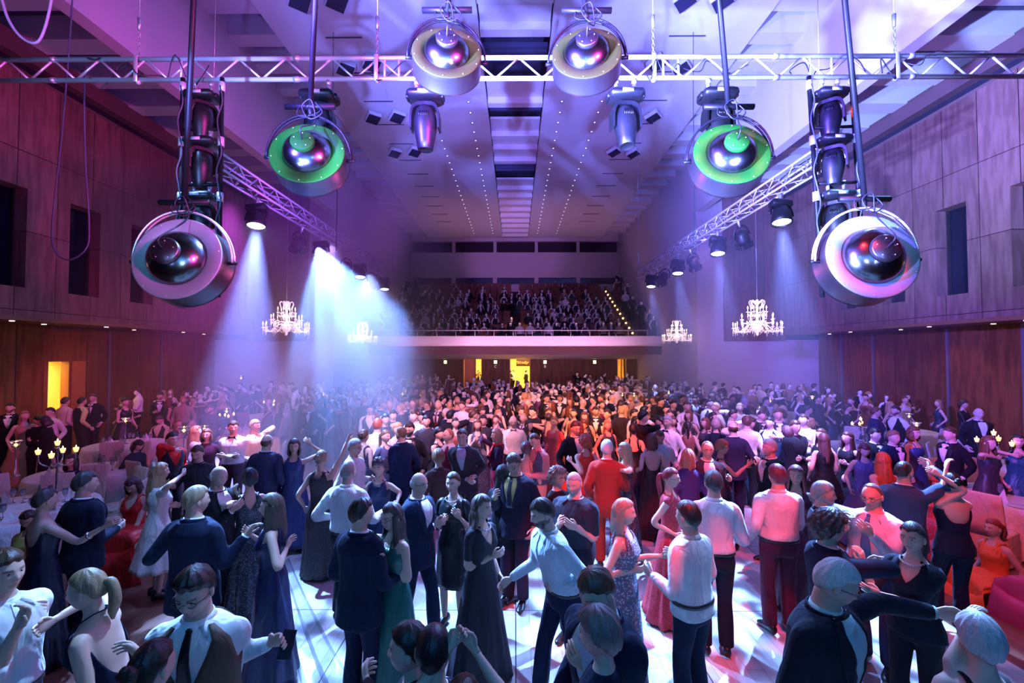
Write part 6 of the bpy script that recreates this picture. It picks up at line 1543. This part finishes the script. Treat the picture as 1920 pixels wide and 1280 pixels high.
for _ in range(2000):
    y = rc.uniform(23.0, 31.5)
    if len(spots) < near_n + 95 + 170 + 34:
        x = rc.uniform(-8.2, 8.2)
        if y > 24 and abs(x) < 4.2: continue
        if .9 < abs(x) < 2.3: continue
        try_spot(x, y, .7)
spots.sort(key=lambda s: s[1])
TPL = [
 ('m', 'suit', BLK, dict(shirt=WHT, tie='bow', hair='short', hc=DK), 'dark haired man in black suit with bow tie', dict(Rt=('l', -.1, -.3, 1.15))),
 ('m', 'suit', (.02, .02, .04), dict(shirt=WHT, hair='short', hc=BR), 'brown haired man in dark suit and open white collar', {}),
 ('m', 'shirt', WHT, dict(legcol=BLK, hair='short', hc=BR), 'brown haired man in plain white shirt', dict(L=('l', .15, -.38, 1.2), Rt=('l', -.15, -.38, 1.2))),
 ('m', 'suit', (.03, .02, .03), dict(shirt=(.5, .5, .6), tie=(.1, .02, .02), hair='crop', hc=BL), 'fair cropped man in charcoal suit with red tie', dict(Rt=('l', -.1, -.4, 1.3))),
 ('m', 'shirt', (.02, .02, .03), dict(legcol=BLK, hair='short', hc=BKH), 'black haired man in black shirt', {}),
 ('m', 'suit', NAVY, dict(shirt=BLU, hair='recede', hc=GR, glasses=True), 'greying man with glasses in navy suit', dict(L=('l', .1, -.35, 1.2))),
 ('m', 'vest', (.03, .03, .04), dict(shirt=WHT, legcol=BLK, hair='short', hc=DK), 'man in dark waistcoat over white shirt sleeves', dict(L=('l', .3, -.4, 1.45), Rt=('l', -.1, -.3, 1.1))),
 ('m', 'shirt', (.35, .25, .2), dict(legcol=BLK, hair='short', hc=BL, beard=BL), 'fair bearded man in beige shirt', {}),
 ('m', 'suit', BLK, dict(shirt=BLK, hair='quiff', hc=BKH), 'young man with high black hair all in black', dict(Rt=('l', -.05, -.3, 1.5))),
 ('f', 'dress', BLK, dict(hair='long', hc=DK, neck='v'), 'woman with long dark hair in black dress', dict(L=('l', .12, -.36, 1.15), Rt=('l', -.12, -.36, 1.2))),
 ('f', 'dress', NV2, dict(hair='long', hc=BL, neck='strapless', length=.36), 'woman with long blonde hair in navy strapless dress', {}),
 ('f', 'dress', WINE, dict(hair='updo', hc=BR, neck='halter'), 'woman with pinned up hair in wine red dress', dict(L=('l', .1, -.4, 1.35))),
 ('f', 'dress', (.02, .02, .03), dict(fabric='sequin', hair='bob', hc=AU), 'woman with auburn bob in black glitter dress', dict(Rt=('l', -.1, -.4, 1.3))),
 ('f', 'dress', (.10, .03, .10), dict(hair='bun', hc=BR, back='deep'), 'woman with bun in plum dress', dict(L=('l', .2, -.35, 1.4))),
 ('f', 'dress', (.30, .10, .08), dict(hair='ponytail', hc=DK, neck='square', length=.22), 'woman with dark ponytail in rust dress', {}),
 ('f', 'dress', BLK, dict(hair='curly', hc=BR, sleeves=.6), 'woman with brown curls in black sleeved dress', dict(Rt=('l', -.12, -.36, 1.25))),
 ('f', 'camisole', (.02, .025, .04), dict(legcol=BLK, hair='long', hc=AU, length=.2), 'auburn woman in dark camisole and trousers', dict(L=('l', .1, -.3, 1.1))),
 ('f', 'dress', (.02, .05, .07), dict(hair='half', hc=(.35, .2, .1), length=.26), 'light brown haired woman in petrol dress', {}),
]
NIND = 300 - len(named)
ind = spots[:NIND]; rest = spots[NIND:]
protos = {}; k = 0
zone = lambda x, y: 'in the crowd left of centre' if x < -1.5 else 'in the crowd right of centre' if x > 3 else 'in the central crowd'
for i, (x, y) in enumerate(ind):
    ti = (i * 7 + rc.randrange(3)) % len(TPL)
    sex, top, col, kw, lab, pose = TPL[ti]
    yaw = rc.choice((0, 0, 90, -90, 180, 160, -30, 40, 20, -60)) + rc.uniform(-25, 25)
    if ti not in protos:
        o = protos[ti] = person('', 0, 0, 1.80 if sex == 'm' else 1.69, sex, 0, top, col, lod=1, loc=(x, y, 0), seed=ti + 5, skin=ti % 3, **kw, **pose)
    else: o = copy_tree(protos[ti])
    o.location = (x, y, 0); o.rotation_euler = (0, 0, R(yaw)); s_ = rc.uniform(.94, 1.03); o.scale = (s_, s_, s_)
    z_ = zone(x, y)
    if abs(x) > 7: z_ = 'among the %s side tables' % ('left' if x < 0 else 'right')
    o['label'] = lab + ' ' + z_; o['group'] = lab + ', ' + z_; o['category'] = 'person'
# everyone farther off: one body of people each for the floor and for the balcony
def soup(root):
    out = []
    for o in [root] + list(root.children):
        me = o.data
        if me is None: continue
        n = len(me.vertices); co = np.empty(n * 3, np.float32); me.vertices.foreach_get('co', co)
        ls = np.empty(len(me.loops), np.int32); me.loops.foreach_get('vertex_index', ls)
        st_ = np.empty(len(me.polygons), np.int32); me.polygons.foreach_get('loop_start', st_); mi = np.empty(len(me.polygons), np.int32); me.polygons.foreach_get('material_index', mi)
        out.append((co.reshape(-1, 3), ls, st_, mi, list(me.materials)))
    return out
def merge_people(name, items, label):
    mats = []; V = []; Ls = []; St = []; Mi = []; nv = 0; nl = 0
    for sp_, (x, y, z), yaw, s_ in items:
        c_, sn = math.cos(yaw) * s_, math.sin(yaw) * s_
        for co, ls, st_, mi, ms in sp_:
            idx = []
            for m in ms:
                if m not in mats: mats.append(m)
                idx.append(mats.index(m))
            v = np.stack([co[:, 0] * c_ - co[:, 1] * sn + x, co[:, 0] * sn + co[:, 1] * c_ + y, co[:, 2] * s_ + z], 1)
            V.append(v); Ls.append(ls + nv); St.append(st_ + nl); Mi.append(np.array(idx, np.int32)[np.minimum(mi, len(idx) - 1)]); nv += len(co); nl += len(ls)
    V = np.concatenate(V).astype(np.float32); Ls = np.concatenate(Ls); St = np.concatenate(St); Mi = np.concatenate(Mi)
    me = bpy.data.meshes.new(name); me.vertices.add(nv); me.vertices.foreach_set('co', V.ravel()); me.loops.add(nl); me.loops.foreach_set('vertex_index', Ls)
    me.polygons.add(len(St)); me.polygons.foreach_set('loop_start', St)
    for m in mats: me.materials.append(m)
    me.polygons.foreach_set('material_index', Mi); me.polygons.foreach_set('use_smooth', np.ones(len(St), bool)); me.update(calc_edges=True)
    a = me.color_attributes.new('paint', 'FLOAT_COLOR', 'POINT')
    o = link(name, me); o['kind'] = 'stuff'; o['label'] = label; return o
def kill(root):
    for c in list(root.children): me = c.data; bpy.data.objects.remove(c); bpy.data.meshes.remove(me)
    me = root.data; bpy.data.objects.remove(root); bpy.data.meshes.remove(me)
far = []; seat = []
for ti, (sex, top, col, kw, lab, pose) in enumerate(TPL):
    kw = {k_: v for k_, v in kw.items() if k_ not in ('glasses', 'beard')}
    o = person('', 0, 0, 1.80 if sex == 'm' else 1.69, sex, 0, top, col, lod=2, loc=(0, 0, 0), seed=ti, skin=ti % 3, **kw, **pose); far.append(soup(o)); kill(o)
    o = person('', 0, 0, 1.80 if sex == 'm' else 1.69, sex, 0, top, col, lod=2, loc=(0, 0, 0), seed=ti, skin=ti % 3, seated=True, **kw); seat.append(soup(o)); kill(o)
items = [(far[rc.randrange(len(far))], (x, y, 0), R(rc.choice((0, 20, -20, 90, -90, 180)) + rc.uniform(-20, 20)), rc.uniform(.95, 1.03)) for x, y in rest]
items += [(far[rc.randrange(len(far))], (rc.uniform(-3.2, 1.1) , rc.uniform(33.5, 35), 0), rc.uniform(0, 6), 1.) for _ in range(16)]
merge_people('crowd', items, 'more guests packed together far back on the floor below the balcony')
items = []
for r_ in range(NR - 2):
    y = 27.95 + r_ * run; z = 3.70 + r_ * rise
    for sx in np.arange(-6.95, 7.0, .56):
        pr = .80 if r_ < 6 else .55 if r_ < 9 else .12
        if abs(sx) < 1.1 and 1 <= r_ <= 4: pr *= .15
        if rc.random() < pr: items.append((seat[rc.randrange(len(seat))], (sx + rc.uniform(-.08, .08), y + .18, z), R(rc.uniform(-18, 18)), .98))
for sx in (-1, 1):
    for k in range(9):
        y = 27.6 + k * 1.1; items.append((far[rc.randrange(len(far))], (sx * rc.uniform(7.6, 8.5), y, 3.7 + (y - 27.4) / run * rise - .05), R(rc.uniform(-30, 30)), .98))
merge_people('balcony_crowd', items, 'seated audience filling the dark rows of the balcony')
M_SEAT = plain('seat_red_brown', (.16, .05, .03), .6); M_SEATW = plain('seat_wood_lit', (.50, .28, .10), .5)
for r_ in range(NR):
    y = 28.35 + r_ * run; z = 3.70 + r_ * rise
    t = empty('seat_row', (0, y, z)); tag(t, 'curved row of reddish theatre seats, number %d counted from the balcony rail' % (r_ + 1) if False else 'row of reddish brown theatre seats rising on the balcony', 'seats', 'seat rows on the balcony')
    for sx in (-1, 1):
        g = Geo()
        for k in range(12): x = sx * (.35 + k * .56); box(g, (min(x, x + sx * .50), 0, .12), (max(x, x + sx * .50), .07, .86), 0, .02); box(g, (min(x, x + sx * .50), -.42, .36), (max(x, x + sx * .50), 0, .44), 0, .02)
        g.obj('seat_block', M_SEAT, t, False)
# things held in the hands
def held(name, cat, label, pos, rot, build, mat):
    g = Geo(); build(g); o = g.obj(name, mat, None, False); o.location = pos; o.rotation_euler = rot; tag(o, label, cat); return o
pv = at_y(538, 1208, 2.66)
held('smartphone', 'phone', 'dark smartphone held out by the man in the brown waistcoat', pv, (R(60), R(20), R(30)), lambda g: box(g, (-.037, -.075, -.004), (.037, .075, .004), 0, .003), plain('phone_glass', (.02, .02, .03), .15))
held('clutch_bag', 'handbag', 'pale clutch bag held by the woman with the chunky silver necklace', at_y(846, 1004, 5.35), (R(80), 0, R(-8)), lambda g: box(g, (-.13, -.07, -.015), (.13, .07, .015), 0, .012), plain('pale_leather', (.6, .6, .65), .5))
held('handbag', 'handbag', 'small black bag on the lap of the seated woman in red', (-5.48, 6.22, .74), (R(20), 0, .3), lambda g: box(g, (-.12, -.07, -.03), (.12, .07, .03), 0, .02), plain('black_leather', (.01, .01, .01), .4))
held('shoulder_bag', 'handbag', 'round cream shoulder bag of the girl in black, right', at_y(1586, 897, 8.05), (0, 0, 0), lambda g: ellipsoid(g, (0, 0, 0), (.075, .04, .08), 16, 10), plain('cream_leather', (.6, .5, .4), .5))
flush_pending()
# ---------------------------------------------------------------- light
def look(o, target):
    d = Vector(target) - Vector(o.location); o.rotation_euler = d.to_track_quat('-Z', 'Y').to_euler()
def spot(name, loc, target, col, power, angle, blend=.4, radius=.08, beam_noise=None, soft=True):
    l = bpy.data.lights.new(name, 'SPOT'); l.energy = power; l.color = col; l.spot_size = R(angle); l.spot_blend = blend; l.shadow_soft_size = radius
    o = bpy.data.objects.new(name, l); COL.objects.link(o); o.location = loc; look(o, target)
    if beam_noise:
        l.use_nodes = True; nt = l.node_tree; em = nt.nodes['Emission']
        tc = nt.nodes.new('ShaderNodeTexCoord'); n = nt.nodes.new('ShaderNodeTexNoise'); n.inputs['Scale'].default_value = beam_noise; n.inputs['Detail'].default_value = 1.2; n.inputs['Distortion'].default_value = 2.2
        nt.links.new(tc.outputs['Normal'], n.inputs['Vector'])
        r = nt.nodes.new('ShaderNodeValToRGB'); r.color_ramp.elements[0].position = .43; r.color_ramp.elements[0].color = (.06, .06, .06, 1); r.color_ramp.elements[1].position = .53; r.color_ramp.elements[1].color = (1, 1, 1, 1)
        nt.links.new(n.outputs['Fac'], r.inputs['Fac']); nt.links.new(r.outputs['Color'], em.inputs['Color'])
    return o
def area(name, loc, target, col, power, sx, sy=None, spread=180):
    l = bpy.data.lights.new(name, 'AREA'); l.energy = power; l.color = col; l.shape = 'RECTANGLE'; l.size = sx; l.size_y = sy or sx; l.spread = R(spread)
    o = bpy.data.objects.new(name, l); COL.objects.link(o); o.location = loc; look(o, target); return o
def point(name, loc, col, power, r=.1):
    l = bpy.data.lights.new(name, 'POINT'); l.energy = power; l.color = col; l.shadow_soft_size = r
    o = bpy.data.objects.new(name, l); COL.objects.link(o); o.location = loc; return o
BLUEW = (.30, .42, 1.0); ICE = (.17, .38, 1.0); VIO = (.38, .16, 1.0); PUR = (.62, .18, .95); MAG = (1.0, .16, .45)
# ceiling washes from the stage floor; beam noise stands in for the rig's shadows
spot('ceiling_wash', (-1.6, -1.5, 2.0), (0.3, 12, 12.6), (.15, .20, 1.0), 33000, 50, .8, .05, 5.0)
spot('ceiling_wash', (1.8, -1.5, 2.0), (0.5, 10, 12.6), (.17, .20, 1.0), 33000, 54, .8, .05, 4.0)
spot('ceiling_wash', (0, 1.0, 2.4), (0, 24, 12.6), (.50, .07, .75), 5000, 40, 1., .3)
# truss front
spot('truss_wash', (-3.4, -2.0, 3.2), (-3.2, 5, 6.4), (.22, .36, 1.0), 2600, 40, .7)
spot('truss_wash', (3, -2.0, 3.2), (2.6, 5, 6.4), (.24, .32, 1.0), 2600, 40, .7)
point('amber_glow', (0, 2.9, 4.6), (1, .45, .12), 14, .1)
point('green_glow', (0, .6, 4.4), (.1, 1, .15), 18, .1)
point('magenta_glow', (0, 5.6, 3.6), (1., .1, .35), 55, .3)
spot('plate_fill', (-1.0, -.6, 3.4), (-2.75, 3.7, 3.85), (.40, .72, 1.0), 230, 15, .6, .1)  # unseen spots added to brighten the pale plates of the lower drum lamps
spot('plate_fill', (1.0, -.6, 3.4), (2.9, 3.7, 3.85), (.50, .62, 1.0), 230, 15, .6, .1)
# side walls
spot('wall_wash', (-3.5, 1.0, 5.5), (13, 13, 7.6), (.17, .10, 1.0), 36000, 60, .8, .2)
spot('wall_wash', (3.5, 0, 5.0), (-13, 13, 6.4), (.85, .04, .48), 8500, 46, .9, .2)
spot('wall_wash', (-3.0, 1.0, 2.5), (11.8, 13, 11.9), (.22, .30, 1.0), 60000, 46, .5, .1)
area('fascia_wash', (-3.5, 9, 5.5), (-9, 15, 12.0), (.34, .05, .80), 130, 3, 3, 120)
area('fascia_wash', (3.5, 9, 5.5), (9, 15, 12.0), (.22, .06, 1.), 150, 3, 3, 120)
area('hall_fill', (0, 10, 8.5), (0, 16, 0), (.10, .10, 1.0), 80, 9, 12)
area('hall_fill', (0, 27, 11.5), (0, 31, 4), (.90, .30, .45), 12, 9, 5)
spot('end_wall_wash', (-5, 12, 6.0), (-11, 22, 2.0), (.55, .22, .95), 1700, 50, .9, .2)
spot('end_wall_wash', (5, 12, 6.0), (11, 22, 2.0), (.75, .32, .85), 1600, 50, .9, .2)
area('balcony_fill', (0, 24.6, 2.2), (0, 27, 3.55), (.95, .42, .75), 330, 14, .4, 110)  # unseen light panel added low among the crowd for the balcony front
spot('gallery_wash', (0, 12, 7.3), (0, 38, 11.6), (.55, .20, .85), 4200, 21, .7, .3)
# dance floor: cool light from behind the dancers, cool fill from the stage
for x, y, tx, ty, p, c_, g_ in ((-4.9, 8.0, -1.6, 4.4, 19000, ICE, 6.), (4.9, 8.0, 2.6, 4.2, 19000, ICE, 6.), (-4.9, 11.2, -1.2, 7.0, 17000, ICE, 7.), (4.9, 11.2, 3.0, 6.6, 17000, (.32, .36, 1.), 7.), (0, 9.0, .2, 4.6, 12000, ICE, 7.)):
    spot('back_spot', (x, y, 5.7), (tx, ty, 0), c_, p, 44, .35, .05, g_)
for x, tx, ty, p in ((-3.9, -2.6, 5.0, 700), (3.9, 3.2, 5.0, 700), (-4.2, -5.6, 6.5, 500), (0, .6, 5.4, 500)):
    spot('truss_spot', (x, 4.6, 6.0), (tx, ty, 0), ICE, p, 46, .35, .06, 7.)
area('stage_fill', (.5, -1.2, 4.2), (0, 5, 0), (.04, .28, 1.0), 90, 5, 1.5)
spot('front_spot', (-1.5, 4.7, 6.0), (-2.9, 2.9, 1.2), (.22, .50, 1.0), 1900, 36, .5, .05)
spot('front_spot', (4.2, 4.7, 6.0), (2.5, 2.8, 1.3), (.22, .46, 1.0), 1300, 36, .5, .05)
spot('front_spot', (1.8, 6.8, 6.0), (.6, 3.6, 1.3), (.20, .44, 1.0), 1400, 36, .5, .05)
# red and amber
spot('red_spot', (.4, 4.9, 5.9), (1.75, 9.2, 1.2), (1, .07, .02), 6500, 17, .3, .04)
spot('red_spot', (1.8, 1.6, 6.4), (2.2, 6.6, 0), (1, .03, .04), 2600, 40, .3, .04, 6.)
spot('red_spot', (4.2, 4.6, 4.6), (8.0, 7.6, .6), (1, .05, .02), 800, 30, .4, .04)
spot('red_spot', (4.0, 3.2, 6.0), (5.8, 6.0, 0), (1, .05, .06), 900, 30, .4, .04)
spot('red_spot', (3.6, 4.8, 6.0), (5.3, 8.0, 1.0), (1, .10, .02), 2600, 9, .4, .04)
spot('amber_spot', (-.6, 4.9, 5.9), (-6.1, 11.6, 1.1), (1, .36, .05), 8500, 10, .5, .04)
spot('red_spot', (-1.6, 4.9, 5.9), (-6.6, 10.2, .8), (1, .10, .06), 3000, 18, .6, .04)
# crowd
spot('crowd_wash', (-1.0, 5.2, 6.1), (-1.8, 11.0, 1.0), (1.0, .36, .58), 4600, 44, .8, .1)
spot('crowd_wash', (1.0, 5.2, 6.1), (2.0, 14.0, 1.0), (1.0, .32, .13), 7000, 38, .8, .1)
spot('crowd_wash', (-3.6, 5.2, 6.1), (-3.2, 9.4, 1.0), (.36, .44, 1.0), 4800, 34, .8, .1)
spot('crowd_wash', (3.8, 5.2, 6.1), (4.6, 9.6, 1.0), (.80, .30, .98), 3000, 40, .8, .1)
spot('crowd_wash', (0, 5.2, 6.1), (0, 20, 1.0), (1.0, .25, .28), 2000, 46, .9, .1)
spot('crowd_back', (-5, 15.5, 5.8), (-3.5, 10.5, 1), (.35, .40, 1.), 3500, 50, .8, .1)
spot('crowd_back', (5, 15.5, 5.8), (4.5, 10.5, 1), (.45, .30, 1.), 2500, 50, .8, .1)
# side tables
for sx in (-1, 1):
    for y in (6, 10, 14, 18):
        area('table_light', (sx * 12.0, y, 3.9), (sx * 10.8, y, 0), (1, .52, .50), 20, 1.6, 1.6)
        spot('soffit_spot', (sx * 13.6, y + 1, 3.9), (sx * 14.3, y + 1.2, 0), (1, .38, .12), 38, 120, .9, .1)
# foyer and corridor
area('foyer_light', (0, 35, 2.8), (0, 35, 0), (1, .62, .14), 1500, 15, 2.5)
area('corridor_light', (-LX - 1.2, 14.5, 2.8), (-LX - 1.2, 14.5, 0), (1, .66, .16), 260, 1.5, 3)
# unseen warm spot added to make the middle balcony rows glow
spot('balcony_row_fill', (0, 27.5, 7.2), (.1, 29.4, 4.6), (1, .45, .08), 260, 34, .5, .1)
spot('wing_fill', (3.5, 6.6, 6.9), (11.2, 13.5, 11.4), (.25, .32, 1.0), 4200, 60, .6, .1)  # unseen spot added to brighten the right wing beams
for p in CHLOC: point('chandelier_glow', p + Vector((0, 0, .3)), (1, .62, .45), 60, .35)
# wash lights on the side trusses
for loc, sx, k in PARS:
    if sx < 0: tgt = (loc.x - .5, loc.y + .2, 0); pw = (12000, 3200, 1300, 1000)[k]
    else: tgt = (loc.x + .9, loc.y + .4, 0); pw = (9000, 5000, 4000, 3500)[k]
    spot('wash_beam', loc + Vector((0, 0, -.2)), tgt, (.22, .30, 1.0), pw, 32, .6, .10)
spot('haze_wash', (-4.9, 7.6, 6.0), (-8.4, 12.5, 2.5), (.75, .08, .75), 3500, 40, .8, .1)
spot('haze_wash', (-4.9, 12.0, 6.0), (-8.0, 19, 2.0), (.45, .25, 1.), 3500, 50, .8, .1)
# haze
def haze(name, lo, hi, dens, col, label, aniso=.25, noise=None):
    g = Geo(); box(g, lo, hi); m = bpy.data.materials.new(name); m.use_nodes = True; nt = m.node_tree
    nt.nodes.remove(nt.nodes['Principled BSDF']); v = nt.nodes.new('ShaderNodeVolumePrincipled')
    v.inputs['Density'].default_value = dens; v.inputs['Color'].default_value = (*col, 1); v.inputs['Anisotropy'].default_value = aniso
    nt.links.new(v.outputs[0], nt.nodes['Material Output'].inputs['Volume'])
    o = g.obj(name, m, None, False); o['kind'] = 'stuff'; o['label'] = label; return o
HAZE = 1
cy0 = SC.cycles; cy0.use_adaptive_sampling = True; cy0.adaptive_threshold = .06
if HAZE:
    haze('haze', (-8.75, 8.2, .05), (-2.2, 21.8, 7.2), .09, (.85, .88, 1), 'blue purple stage haze under the left row of lit wash lights')
    haze('haze', (3.2, 8.2, .05), (8.75, 21.8, 7.2), .03, (.85, .88, 1), 'thin stage haze under the right row of lit wash lights')
w = bpy.data.worlds.new('world'); SC.world = w; w.use_nodes = True
w.node_tree.nodes['Background'].inputs[0].default_value = (.02, .015, .06, 1); w.node_tree.nodes['Background'].inputs[1].default_value = .25
vs = SC.view_settings; vs.view_transform = 'Standard'; vs.look = 'None'; vs.gamma = 1; vs.exposure = 0.0; vs.use_curve_mapping = False
cy_ = SC.cycles; cy_.max_bounces = 5; cy_.diffuse_bounces = 3; cy_.glossy_bounces = 3; cy_.transparent_max_bounces = 8; cy_.volume_bounces = 0
cy_.sample_clamp_indirect = 4; cy_.caustics_reflective = False; cy_.caustics_refractive = False
